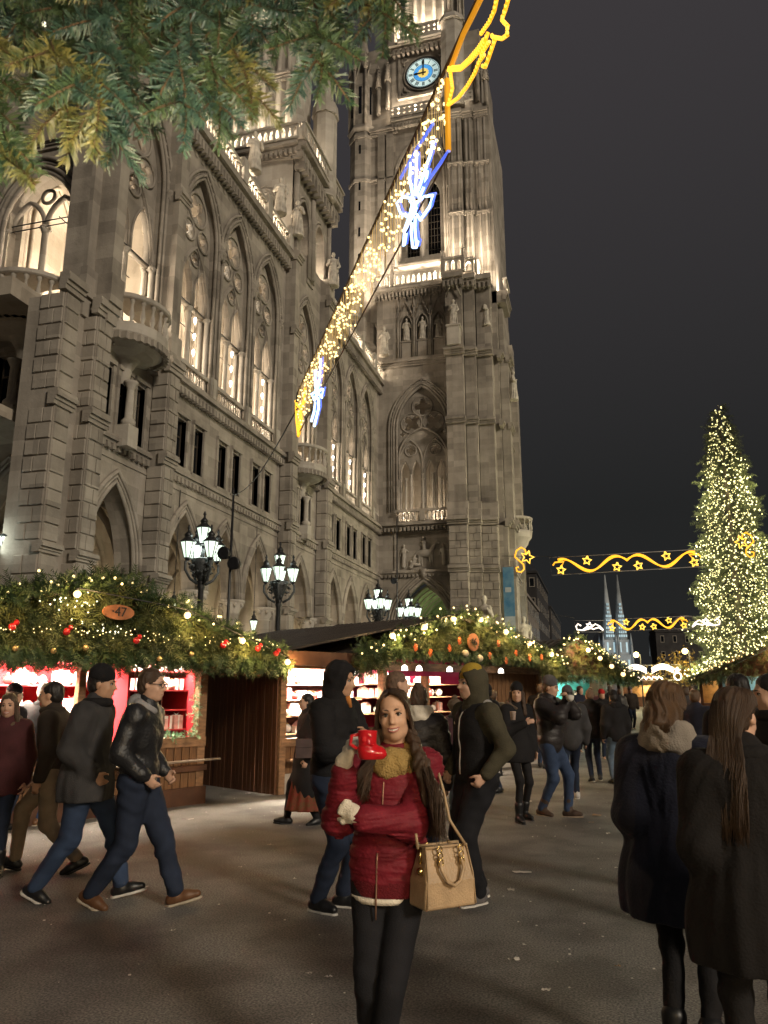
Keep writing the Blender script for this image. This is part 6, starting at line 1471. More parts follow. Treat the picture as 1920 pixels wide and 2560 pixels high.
def make_lamp(label, p, grp='candelabra street lamps', on=True):
    t = thing('street_lamp', label, 'street lamp', (p[0], p[1], 0), rng.uniform(0, 1), grp)
    b = MB(); b.lathe([(.42, 0), (.42, .25), (.3, .4), (.26, .9), (.16, 1.1), (.13, 1.4), (.11, 3.0), (.10, 4.9), (.15, 5.0), (.11, 5.1), (.16, 5.2)], n=10); b.build('pole', M['iron'], t, True)
    b = MB()
    b.lathe([(.12, 5.2), (.22, 5.45), (.34, 5.75), (.40, 5.95), (.2, 6.0)], n=12)
    for k in range(4):
        a_ = k * PI / 2 + .3; c_, s_ = math.cos(a_), math.sin(a_)
        b.tube([(c_ * r, s_ * r, z) for r, z in ((.15, 5.1), (.42, 5.25), (.62, 5.55), (.62, 5.80), (.56, 5.86))], [.05, .05, .05, .045, .04], 6)
        b.tube([(c_ * (.34 + .13 * math.cos(q)), s_ * (.34 + .13 * math.cos(q)), 5.62 + .13 * math.sin(q)) for q in [i * .6 for i in range(10)]], .028, 5)
    for k in range(26):
        a_ = rng.uniform(0, 2 * PI); z = rng.uniform(5.25, 5.95); r = .12 + .36 * (z - 5.2) / .75 + .05
        b.ball((r * math.cos(a_), r * math.sin(a_), z), rng.uniform(.035, .075), 6, 4)
    b.tube([(0, 0, 5.9), (0, 0, 6.45)], .06, 6)
    b.build('bracket', M['iron_old'], t, True)
    spots = [(0, 0, 6.52, 1.22)] + [(.56 * math.cos(k * PI / 2 + .3), .56 * math.sin(k * PI / 2 + .3), 5.96, 1.22) for k in range(4)]
    for x, y, z, s_ in spots:
        f, g_ = MB(), MB(); lantern(f, g_, (x, y, z), s_); o = f.build('lantern', M['iron'], t); g_.build('glass', M['lantern'], o, True)
    if on: lamp('street_lamp_light', (p[0], p[1], 6.35), 85, (.88, 1.0, .92), .5)
    return t
for lb, px, d in (('tall five lantern candelabra nearest, in front of the hall arcade', (510, 1330), 26.0), ('second five lantern candelabra, above the dark roof edge of stall 46', (700, 1400), 31.6),
                  ('third five lantern candelabra, rising behind the roof of stall 46', (945, 1490), 42.8), ('farthest five lantern candelabra, before the tower portal', (1022, 1510), 47.2), ('candelabra at the left edge with only a lantern showing', (-28, 1330), 24.5)):
    make_lamp(lb, at(px[0], px[1], d))
make_lamp('added candelabra out of the picture beside the fir, lighting the people from the front', lvl(4.6, -3.4))  # added lamp behind the lens, lights the fronts of the people
make_lamp('added candelabra out of the picture farther behind the lens, lighting the people from the front', lvl(-4.6, -7.5))  # second lamp added out of view for the same front light
far_stall('stall added behind the photographer to light the smiling woman, bulbs along its gable', lvl(3.0, -2.6), 196, 4.6, YEL, (1, .80, .52), 200, 4, 4.0)  # invented stall out of view, its strong lamps act as front fill
def hang_lantern(label, p):
    t = thing('hanging_lantern', label, 'lantern', tuple(p), 0, 'lanterns hanging in the arcade'); f, g_ = MB(), MB(); lantern(f, g_, (0, 0, 0), 1.15); o = f.build('lantern', M['iron'], t); g_.build('glass', M['lantern'], o, True)
    b = MB(); b.tube([(0, 0, 1.0), (0, 0, 10.5 - p.z)], .02, 4); b.build('chain', M['iron'], t)
hang_lantern('small lantern hanging in the arcade above the ridge of stall 47', at(432, 1535, 34)); hang_lantern('small lantern hanging in the arcade left of the roof of stall 46', at(633, 1575, 42))

# ------------------------------------------------------------------ loudspeaker poles
def speaker_pole(label, p, top, zs, lean=0):
    t = thing('speaker_pole', label, 'pole', (p.x, p.y, 0)); b = MB(); b.tube([(0, 0, 0), (0, 0, top)], [.055, .035], 7); b.build('pole', M['iron'], t)
    for i, z in enumerate(zs):
        b = MB(); q = -1 if i % 2 == 0 else 1; a_ = Vector((q * cA * .15, q * sA * .15, 0)); c_ = Vector((0, 0, z)) + a_
        b.lathe([(.06, -.2), (.14, -.1), (.17, .02), (.20, .16), (.17, .18)], (0, 0, 0), 10); v = [Matrix.Rotation(R(90), 3, 'X') @ Vector(w) for w in b.v]; b.v = [tuple(w + c_) for w in v]
        b.tube([(0, 0, z), tuple(c_)], .03, 5); b.build('loudspeaker', M['iron'], t)
speaker_pole('thin black pole with two round loudspeakers beside the nearest candelabra', at(572, 1500, 22.0), 7.4, (5.45, 5.15)); speaker_pole('thin pole with a single round loudspeaker in front of the tower portal', at(993, 1500, 44), 11.5, (7.7,))
# ------------------------------------------------------------------ light garland across the near alley
N0, N1 = at(745, 985, 10.7), at(1119, 200, 4.6); N0.z = 0; N1.z = 0
gd = (N1 - N0).normalized(); GLEN = (N1 - N0).length; gz = math.atan2(gd.y, gd.x); GZ = 5.2
gar = thing('light_garland', 'long net of warm fairy lights with blue bows and amber comets above the alley', 'light garland', (N0.x, N0.y, GZ), gz)
b = MB(); b.tube([(0, 0, .70), (GLEN + 1.2, 0, .72)], .014, 6); b.tube([(0, 0, .0), (GLEN, 0, .0)], .008, 4); b.build('wire', mat('garland_bar', (.12, .08, .05), .6, .2), gar)
b = MB(); L_ = []
for i in range(150):
    x = GLEN * (i + .5) / 150; dz = rng.uniform(.42, .70); b.tube([(x, rng.normal(0, .01), .70), (x + rng.normal(0, .008), 0, .70 - dz)], .0022, 3)
    for k in range(3): L_.append((x, rng.normal(0, .012), .70 - rng.uniform(.03, dz)))
b.build('net_cords', mat('net_cord', (.85, .62, .25), .5, .1, emit=(1, .62, .22), estr=.22, sample=False), gar, kind='stuff')
link('fairy_lights', bulbs_mesh('fairy_lights', L_, .0125, M['fairy'], 5, 4), gar, kind='stuff')
def rope(t, name, pts, r, m, bead=None, br=None):
    b = MB(); b.tube(pts, r, 6); o = b.build(name, m, t, True)
    if bead:
        c = []; acc = 0
        for a_, b_ in zip(pts[:-1], pts[1:]):
            a_, b_ = Vector(a_), Vector(b_); n = max(1, int((b_ - a_).length / (br * 1.9)))
            for k in range(n): c.append(a_ + (b_ - a_) * (k + .5) / n)
        link('bead', bulbs_mesh('bead', [q + Vector((0, -r * .3, 0)) for q in c], br, bead, 5, 3), o, kind='stuff')
    return o
def on_net(x, y):
    "photo pixel -> point on the upright plane of the net, in the garland's frame"
    o_ = Vector((0, 0, CAMH)); d_ = at(x, y, 10.0) - o_; nn = Vector((-gd.y, gd.x, 0)); k = (N0 - o_).dot(nn) / d_.dot(nn); q = o_ + d_ * k - N0; return (q.dot(gd), 0, q.z - GZ)
Z5 = lambda pts: [on_net(800 + x * .3255, y * .3255) for x, y in pts]
Z3 = lambda pts: [on_net(640 + x * .422, 500 + y * .422) for x, y in pts]
for pts in ([(720, 1530), (640, 1510), (590, 1560), (620, 1640), (700, 1680)], [(740, 1560), (800, 1510), (865, 1500), (840, 1590), (770, 1690), (740, 1640)], [(715, 1520), (690, 1380), (695, 1250)], [(725, 1500), (740, 1350), (740, 1180)], [(740, 1500), (800, 1330), (850, 1180), (870, 1080)], [(760, 1520), (810, 1410), (825, 1310)],
            [(700, 1620), (650, 1760), (640, 1890)], [(710, 1560), (672, 1720), (648, 1885)], [(715, 1600), (700, 1780), (712, 1900), (740, 1900), (752, 1850)], [(735, 1560), (728, 1750), (742, 1890)], [(690, 1545), (740, 1600)]):
    rope(gar, 'bow_rope', Z5(pts), .011, M['bluelight']); b = MB(); b.tube([(x + rng.normal(0, .004) + .014, .02, z + .012) for x, y, z in Z5(pts)], .010, 5); b.build('bow_halo', M['bluedeep'], gar)  # blue tube beside each rope imitates its glow halo
for pts in ([(385, 940), (378, 1060), (365, 1130)], [(350, 1010), (352, 1100), (360, 1140)], [(365, 1130), (330, 1150), (345, 1185), (366, 1140)], [(368, 1130), (398, 1122), (390, 1170), (370, 1140)], [(360, 1140), (345, 1250), (328, 1310)], [(366, 1140), (372, 1230), (345, 1340)]):
    rope(gar, 'bow_rope', Z3(pts), .017, M['bluelight']); b = MB(); b.tube([(x + .03, .02, z + .015) for x, y, z in Z3(pts)], .013, 5); b.build('bow_halo', M['bluedeep'], gar)  # same added halo tubes along the far bow
b = MB(); b.tube(Z5([(975, 610), (986, 1160)]), .020, 6); b.build('amber_bar', M['amberdim'], gar); b = MB(); b.tube(Z5([(1010, 505), (1100, 265), (1185, 95), (1240, -20), (1330, -200)]), .018, 6); b.build('amber_bar', M['amberdim'], gar)
for pts in ([(990, 1160), (900, 1290), (800, 1430)], [(870, 950), (740, 1150), (620, 1370)]): b = MB(); b.tube(Z5(pts), .013, 5); b.build('blue_bar', M['bluedeep'], gar)
for pts in ([(985, 540), (1080, 535), (1150, 475), (1220, 395), (1270, 310), (1290, 250)], [(990, 520), (1085, 512), (1145, 455), (1215, 372), (1262, 300)], [(970, 820), (1060, 755), (1130, 665), (1190, 560), (1225, 470), (1262, 420)], [(1000, 545), (1018, 680), (985, 812)],
            [(1320, 270), (1345, 300), (1300, 430), (1270, 515), (1248, 505)], [(1236, 430), (1262, 380), (1300, 320)], [(1235, 262), (1300, 170), (1340, 80), (1356, 0), (1375, -90)], [(1330, 285), (1400, 298), (1440, 270), (1443, 200), (1398, 150), (1425, 70), (1450, -20), (1470, -90)]): rope(gar, 'amber_rope', Z5(pts), .012, M['amber'], M['amberhot'], .013)
for pts in ([(235, 1190), (245, 1215), (265, 1232), (292, 1190)], [(292, 1110), (286, 1180), (264, 1260), (250, 1400)], [(238, 1195), (240, 1300), (252, 1400)], [(265, 1232), (272, 1300), (255, 1390)]): rope(gar, 'amber_rope', Z3(pts), .018, M['amber'], M['amberhot'], .018)
b = MB(); b.tube([(-.02, 0, .70), (-.16, 0, .52)], .018, 5); b.tube([(-.16 + .05 * math.cos(q), 0, .50 + .06 * math.sin(q)) for q in [i * .6 for i in range(9)]], .008, 4); b.build('hook', M['iron'], gar)
tag(gar, gar['label'], 'light garland')
w0 = N0 + Vector((0, 0, GZ + .45)); w1 = at(572, 1400, 22.0); w1.z = 7.2
t = thing('suspension_wire', 'dark wire running from the garland hook down to the loudspeaker pole', 'wire', tuple(w0)); b = MB(); b.tube([Vector((0, 0, 0)) + (w1 - w0) * k / 8 + Vector((0, 0, -.35 * math.sin(PI * k / 8))) for k in range(9)], .012, 4); b.build('wire', M['iron'], t)

# ------------------------------------------------------------------ further light banners across the alley
def star_pts(x, z, r, rot=0.2): return [(x + (r if k % 2 == 0 else r * .45) * math.sin(rot + PI * k / 5), 0, z + (r if k % 2 == 0 else r * .45) * math.cos(rot + PI * k / 5)) for k in range(11)]
def banner_frame(label, p, q, hgt, group='light banners over the alley'):
    v = q - p; L = v.length; rz = math.atan2(v.y, v.x); t = thing('light_banner', label, 'light banner', tuple(p), 0, group, rot=(0, -math.asin(v.z / L), rz)); return t, L
FRAME = mat('banner_frame_grey', (.30, .29, .28), .5, .1)
def swirl_banner(label, p, q, hgt, r=.030):
    t, L = banner_frame(label, p, q, hgt); b = MB(); b.tube([(0, 0, 0), (L, 0, 0), (L, 0, hgt), (0, 0, hgt)], .014, 5, closed=True); b.build('frame', FRAME, t)
    k = L / 2
    for m_ in (0, 1):
        f = (lambda x: x) if m_ == 0 else (lambda x: L - x)
        for off in (0, .07):
            rope(t, 'rope_light', [(f(k * (.03 + .94 * s_ / 26)), 0, hgt * (.50 + (.42 - off) * math.cos(2 * PI * ((.03 + .94 * s_ / 26) - .15 - off * .35) / .70))) for s_ in range(2, 28)], r, M['amber'])
        rope(t, 'rope_light', [(f(k * .03), 0, hgt * .55), (f(k * .06), 0, hgt * .72), (f(k * .18), 0, hgt * .72), (f(k * .13), 0, hgt * .45)], r, M['amber'])
        for x, z in ((.13, .26), (.48, .72), (.86, .26)): rope(t, 'star_light', star_pts(f(k * x), hgt * z, hgt * .26, .2 if m_ == 0 else -.2), r, M['amberhot'])
    return t
D1 = 29.0
swirl_banner('amber banner of waves and six stars hanging nearest over the alley', at(1379, 1438, D1), at(1762, 1416, D1), .67)
D2 = 45.0
swirl_banner('second amber star banner crossing in front of the church spires', at(1518, 1579, D2), at(1724, 1571, D2), .70, .036)
def s_figure(label, p, sgn, hgt):
    t = thing('light_figure', label, 'light figure', tuple(p), YAW, 'light figures at the ends of the banner'); 
    F_ = lambda pts: [(sgn * x * hgt, 0, z * hgt) for x, z in pts]
    rope(t, 'rope_light', F_([(.02, .62), (.10, .86), (.28, .98), (.42, .90), (.46, .74)]), .03, M['amber']); rope(t, 'rope_light', F_([(.02, .62), (.2, .45), (.34, .32), (.36, .14), (.24, .02), (.08, .06), (.06, .2), (.16, .22)]), .03, M['amber'])
    rope(t, 'star_light', [(x * 1, 0, z) for x, z in [(sgn * (.50 * hgt + .26 * hgt * (1 if k % 2 == 0 else .45) * math.sin(.3 + PI * k / 5)), .60 * hgt + .26 * hgt * (1 if k % 2 == 0 else .45) * math.cos(.3 + PI * k / 5)) for k in range(11)]], .028, M['amberhot'])
    b = MB(); b.tube([(0, 0, 0), (0, 0, .8 * hgt)], .012, 4); b.build('frame', FRAME, t)
s_figure('amber curl with one star hanging beside the clock tower', at(1287, 1432, D1), 1, 1.0); s_figure('amber curl with one star in front of the big lit tree', at(1890, 1394, D1), -1, 1.0)
def white_end(label, p, q, hgt, m_):
    t, L = banner_frame(label, p, q, hgt); b = MB(); b.tube([(0, 0, 0), (L, 0, 0), (L, 0, hgt), (0, 0, hgt)], .014, 5, closed=True); b.build('frame', FRAME, t); f = (lambda x: x * L) if not m_ else (lambda x: L - x * L)
    rope(t, 'rope_light', [(f(x), 0, z * hgt) for x, z in ((.22, .55), (.12, .7), (.05, .5), (.08, .2), (.25, .15), (.45, .5), (.62, .25), (.8, .4), (.95, .15))], .04, M['whiterope']); rope(t, 'rope_light', [(f(x), 0, z * hgt) for x, z in ((.3, .15), (.5, .3), (.7, .7), (.85, .5), (.95, .2))], .035, M['whiterope']); rope(t, 'star_light', star_pts(f(.5), .55 * hgt, .3 * hgt), .04, M['whiterope'])
white_end('white curl at the left end of the second banner', at(1437, 1580, D2), at(1512, 1580, D2), .66, False); white_end('white curl at the right end of the second banner', at(1728, 1572, D2), at(1806, 1566, D2), .66, True)
D3 = 60.0
p, q = at(1545, 1703, D3), at(1705, 1700, D3); t, L = banner_frame('white light arch with falling stars and bells far down the alley', p, q, 1.1); b = MB(); b.tube([(0, 0, 0), (L, 0, 0), (L, 0, 1.15), (0, 0, 1.15)], .015, 5, closed=True); b.build('frame', FRAME, t)
for k in range(4):
    rope(t, 'rope_light', [(L * (.12 + .34 * s_ / 8), 0, .55 + .12 * k + .3 * math.sin(PI * s_ / 8)) for s_ in range(9)], .035, M['whiterope']); rope(t, 'rope_light', [(L * (.54 + .34 * s_ / 8), 0, .55 + .12 * k + .3 * math.sin(PI * s_ / 8)) for s_ in range(9)], .035, M['whiterope'])
for x in (.06, .94): rope(t, 'bell_light', [(L * x + .28 * math.cos(a_), 0, .28 + .28 * math.sin(a_)) for a_ in [2 * PI * k / 10 for k in range(11)]], .05, M['whiterope']); rope(t, 'star_light', star_pts(L * x, .75, .22), .05, M['whiterope'])
rope(t, 'rope_light', [(L * (.3 + .4 * s_ / 14), 0, .2 + .12 * math.sin(2.2 * s_)) for s_ in range(15)], .05, M['whiterope'])
for a_, b_, dd in (((1255, 1390), (1379, 1391), D1), ((1758, 1366), (1925, 1345), D1), ((1330, 1527), (1437, 1545), D2)):
    t = thing('suspension_wire', {1255: 'thin wire between the tower curl and the first amber banner', 1758: 'thin wire from the first amber banner to the lit tree', 1330: 'thin wire holding the white curl'}[a_[0]], 'wire', tuple(at(*a_, dd))); b = MB(); b.tube([(0, 0, 0), tuple(at(*b_, dd) - at(*a_, dd))], .012, 4); b.build('wire', M['iron'], t)

# ------------------------------------------------------------------ the big lit christmas tree
TD = 58.0; tb = at(1866, 1700, TD); tb.z = 0; ta = at(1812, 1012, TD); TH_ = ta.z
xt = thing('christmas_tree', 'towering christmas tree covered in thousands of white lights at the right edge', 'tree', (tb.x, tb.y, 0))
b = MB(); b.tube([(0, 0, 0), (0, 0, TH_ * .5), (0, 0, TH_)], [.35, .2, .03], 8); b.build('trunk', mat('bark', (.07, .05, .035), .9, .3, 8), xt)
def tree_r(z): f = 1 - z / TH_; return .20 + 4.25 * f ** .70 * (.86 + .14 * math.sin(z * 2.1) + .10 * math.sin(z * 5.3 + 1))
P, D, LP = [], [], []
nb = 900
for i in range(nb):
    z = TH_ * (1 - (i / nb) ** .62) * .985 + .15; a_ = i * 2.399; r = tree_r(z) * rng.uniform(.72, 1.12)
    for k in range(11):
        f = (k + 1) / 11; f2 = .25 + .75 * f; q = a_ + rng.normal(0, .10 * (1.2 - f)); zz = z - r * .22 * f2 ** 1.5 + rng.normal(0, .12)
        if zz < 1.0: continue
        P.append((r * f2 * math.cos(q), r * f2 * math.sin(q), zz)); D.append((math.cos(q) + rng.normal(0, .5), math.sin(q) + rng.normal(0, .5), rng.normal(-.25, .4)))
    for k in range(5):
        f2 = rng.uniform(.62, 1.05); q = a_ + rng.normal(0, .08); LP.append((r * f2 * math.cos(q), r * f2 * math.sin(q), z - r * .22 * f2 ** 1.5 + rng.normal(0, .1)))
LP = [p for p in LP if p[2] > 1.5] + [(0, 0, TH_ - .1)]
sprays('crown', P, D, (.35, .75), xt, mat('fir_far', (.06, .068, .018), .7, .5, 1.2, col2=(.022, .030, .010)), 5, .03)
LP2 = [p for p in LP if p[1] < 1.2]
link('string_lights', bulbs_mesh('string_lights', LP, lambda: rng.uniform(.032, .058), M['treelight'], 5, 3), xt, kind='stuff')
for f in (.12, .3, .5, .7):
    for a_ in (R(200), R(300)):
        r = tree_r(TH_ * f) + .9; lamp('tree_glow', (tb.x + r * math.cos(a_), tb.y + r * math.sin(a_), TH_ * f), 850 * (1.15 - f), (1, .93, .55), .4)

# ------------------------------------------------------------------ votive church far away
VD = 420.0
vc = at(1550, 1700, VD); vc.z = 0
ch = thing('church', 'distant twin spired gothic church lit pale blue at the end of the alley', 'church', (vc.x, vc.y, 0), YAW)
VM = mat('church_stone', (.30, .32, .33), .9, .4, .12, emit=None); sc_ = VD / 1974
zt = at(1530, 1437, VD).z
VLIT = mat('church_openings_lit', (.4, .5, .55), .5, .2, .3, emit=(.42, .60, .66), estr=.30)
for x0, s_, zz in ((-4.6, 1.0, zt), (2.2, 1.0, zt)):
    b = MB(); w = 4.2; zb = at(1540, 1600, VD).z
    b.box(x0 - w, x0 + w, -w, w, 0, zb * .72); b.box(x0 - w * .8, x0 + w * .8, -w * .8, w * .8, zb * .72, zb); b.lathe([(w * .85, zb), (w * .55, zb + (zz - zb) * .35), (.25, zz)], (x0, 0, 0), 8)
    for q in (-1, 1):
        for p in (-1, 1): b.tube([(x0 + q * w, p * w, zb * .5), (x0 + q * w * .95, p * w * .95, zb * .9)], .7, 5); b.tube([(x0 + q * w * .95, p * w * .95, zb * .9), (x0 + q * w * .95, p * w * .95, zb * 1.12)], [.8, .1], 5)
    b.build('tower', VM, ch)
    b = MB()
    for k in range(9):
        f = .04 + .06 * k; hw = w * .85 * (1 - f * 1.05) * .86
        for j in (-1.5, -.5, .5, 1.5) if k < 6 else (-.6, .6):
            xx = x0 + j * hw * .40; b.box(xx - hw * .13, xx + hw * .13, -w * .85 * (1 - f * .9) - .15, -w * .85 * (1 - f * .9) + .1, zb + (zz - zb) * f, zb + (zz - zb) * (f + .035))
    for j in (-.5, .5):
        b.box(x0 + j * w - .5, x0 + j * w + .5, -w - .12, -w - .02, zb * .30, zb * .62); b.box(x0 + j * w * .8 - .45, x0 + j * w * .8 + .45, -w * .8 - .12, -w * .8 - .02, zb * .76, zb * .95)
    b.build('openings', VLIT, ch, kind='stuff')
b = MB(); b.box(-6, 4, 4.2, 40, 0, 24); b.add([(-6, 4.2, 24), (4, 4.2, 24), (-1, 4.2, 34), (-6, 40, 24), (4, 40, 24), (-1, 40, 34)], [(0, 1, 2), (3, 5, 4), (0, 2, 5, 3), (1, 4, 5, 2)]); b.build('nave', VM, ch)
lamp('church_flood', (vc.x - 8, vc.y - 45, 6), 13000, (.80, .95, 1.0), 3.0)

# ------------------------------------------------------------------ dark buildings round the square
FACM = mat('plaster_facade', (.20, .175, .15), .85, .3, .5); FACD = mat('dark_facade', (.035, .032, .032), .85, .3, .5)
def block(label, p, rz, w, d, hgt, floors, cols_, m, roof=0.0, cat='building'):
    t = thing('town_house', label, cat, (p.x, p.y, 0), rz, None); b = MB(); b.box(0, w, 0, d, 0, hgt); b.box(-.3, w + .3, -.3, d + .3, hgt, hgt + .5)
    b.build('wall', m, t)
    if roof: b = MB(); b.add([(-.3, -.3, hgt + .5), (w + .3, -.3, hgt + .5), (w + .3, d + .3, hgt + .5), (-.3, d + .3, hgt + .5), (w * .5, d * .15, hgt + roof), (w * .5, d * .85, hgt + roof)], [(0, 1, 4), (1, 2, 5, 4), (2, 3, 5), (3, 0, 4, 5)]); b.build('roof', M['roofdark'], t)
    fb = MB(); fb.box(-.6, .6, -.12, .05, -1.05, 1.05); fm = fb.mesh('window', M['stone']); pb = MB(); pb.box(-.45, .45, -.14, -.125, -.9, .9); pme = pb.mesh('pane', M['glassdark'])
    for f in range(floors):
        for c in range(cols_):
            z = hgt * (f + .55) / floors
            o = link('window', fm, t); o.location = (w * (c + .5) / cols_, 0, z); k = link('pane', pme, o)
            if d > 6 and c < 12: o = link('window', fm, t); o.location = (w, d * (c + .5) / cols_, z); o.rotation_euler = (0, 0, R(90)); k = link('pane', pme, o)
    return t
block('long pale office house with rows of windows beyond the clock tower', at(1321, 1700, 128) - Vector((12, 0, 0)), 0, 12, 30, at(1300, 1480, 128).z - .5, 5, 9, FACM)
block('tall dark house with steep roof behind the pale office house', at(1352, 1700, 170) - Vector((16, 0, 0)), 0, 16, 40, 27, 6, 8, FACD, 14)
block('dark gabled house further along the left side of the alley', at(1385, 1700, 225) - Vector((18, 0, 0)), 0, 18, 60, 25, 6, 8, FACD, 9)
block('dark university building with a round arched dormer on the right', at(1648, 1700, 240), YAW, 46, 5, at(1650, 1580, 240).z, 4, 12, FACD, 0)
dm = thing('dome_house', 'dark dome with a fan window above the university roof', 'building', tuple(at(1710, 1590, 250)), YAW); b = MB(); b.lathe([(9, -6), (9, 0), (8, 3.5), (5, 6.5), (.5, 8)], (0, 6, 0), 16); b.build('dome', M['roofdark'], dm); b = MB(); b.tube([(6 * math.cos(a_), -3.2, 6 * math.sin(a_)) for a_ in [PI * k / 12 for k in range(13)]], .35, 5)
for k in range(1, 6): a_ = PI * k / 6; b.tube([(0, -3.2, 0), (6 * math.cos(a_), -3.2, 6 * math.sin(a_))], .18, 4)
b.build('fan_window', M['stone'], dm)
def post_lamp(label, px, d, col, power):
    p = at(px[0], px[1], d); t = thing('street_lamp', label, 'street lamp', (p.x, p.y, 0), YAW, 'lamps at the far end of the square'); b = MB(); b.tube([(0, 0, 0), (0, 0, p.z), (-.4, 0, p.z + .15)], .07, 6); b.build('pole', M['iron_old'], t); b = MB(); b.ball((-.4, -.1, p.z), .26, 10, 6); b.build('head', col, t); lamp('post_lamp_light', (p.x - .3, p.y - .6, p.z), power, col['c'], .25)
cw = mat('lamp_head_white_lit', (1, 1, 1), .4, 0, emit=(.75, .92, 1), estr=9); cw['c'] = (.75, .92, 1); cy = mat('lamp_head_yellow_lit', (1, .8, .4), .4, 0, emit=(1, .72, .25), estr=8); cy['c'] = (1, .72, .3)
post_lamp('cold white lamp shining over the far stalls', (1412, 1618), 70, cw, 250); post_lamp('yellow lamp left of the autumn tree', (1600, 1637), 75, cy, 300); post_lamp('yellow lamp beside the autumn tree', (1722, 1628), 72, cy, 260)
at_ = at(1700, 1700, 74); t = thing('autumn_tree', 'small yellowish tree lit by the lamp beside it', 'tree', (at_.x, at_.y, 0)); b = MB(); b.tube([(0, 0, 0), (0, 0, 3.4)], [.16, .08], 6); b.build('trunk', mat('bark2', (.08, .06, .04), .9, .3, 8), t)
P = [(rng.normal(0, 1.0), rng.normal(0, 1.0), 3.2 + rng.normal(0, .8)) for _ in range(420)]; sprays('crown', P, [tuple(rng.normal(size=3)) for _ in P], (.25, .5), t, mat('autumn_leaves', (.28, .20, .05), .7, .4, 2), 4, .05)

# ------------------------------------------------------------------ litter on the asphalt
PAP = mat('paper', (.62, .58, .52), .8, .2, 9); CARD = mat('brown_paper', (.32, .20, .11), .8, .2)
lit = [((470, 2050), .15, .03, 'white paper strip lying in front of stall 47'), ((1305, 2183), .17, .07, 'largest white napkin on the ground behind the man in the yellow beanie'), ((1277, 2227), .06, .05, 'crumpled napkin beside the grey sneakers'), ((1125, 2094), .07, .03, 'small paper between the handbag and the green sleeved man'), ((1492, 2040), .12, .10, 'flat square of card on the ground in the middle of the alley'), ((1478, 2058), .07, .02, 'thin paper shred just below the flat card'), ((1520, 2086), .06, .02, 'paper shred by the navy coat'),
       ((1287, 2403), .07, .03, 'torn white paper in the dark patch low in the picture'), ((1310, 2367), .03, .015, 'tiny white scrap above the torn paper'), ((1365, 2480), .05, .03, 'small crumpled scrap at the bottom of the picture'), ((772, 2438), .04, .015, 'white scrap left of the dark jeans'), ((819, 2447), .04, .015, 'white scrap next to the dark jeans'), ((675, 2115), .05, .03, 'small paper scrap behind the hooded man'), ((1545, 2420), .03, .02, 'orange scrap near the feet of the navy coat'), ((1325, 2005), .06, .03, 'greenish paper beside the boots of the couple'), ((1540, 2172), .03, .015, 'pale crumb in front of the navy coat'), ((600, 2170), .035, .015, 'pale scrap in the open asphalt left of the hooded man'), ((430, 2330), .03, .012, 'tiny scrap below the brown shoes'), ((735, 2200), .03, .012, 'thin shred left of the black shoe'), ((360, 2220), .09, .03, 'paper under the striding man'), ((620, 1985), .09, .05, 'crumpled bag on the ground against the dark stall wall'), ((560, 1975), .06, .04, 'paper cup flattened by the stall wall')]
for i, ((x, y), w, d_, lb) in enumerate(lit):
    p, dd = ground_at(x, y); t = thing('litter', lb, 'litter', (p.x, p.y, .004), YAW + rng.uniform(-.5, .5)); b = MB(); n = 6; pts = []
    for k in range(n):
        for j in range(2): pts.append((w * (k / (n - 1) - .5) + rng.normal(0, .004), d_ * (j - .5) + rng.normal(0, .006), .004 + abs(rng.normal(0, .007))))
    b.add(pts, [(2 * k, 2 * k + 1, 2 * k + 3, 2 * k + 2) for k in range(n - 1)]); b.build('paper', CARD if 'orange' in lb or 'card' in lb else PAP, t)
P = []
for _ in range(420):
    x, y = rng.uniform(-6, 4), rng.uniform(3, 15); P.append((x, y))
b = MB()
for x, y in P: s_ = rng.uniform(.002, .007); b.obox((x, y, s_ * .3), (s_, s_ * .4, 0), (-s_ * .3, s_, 0), (0, 0, s_ * .3))
b.build('crumbs', PAP, None, kind='stuff')

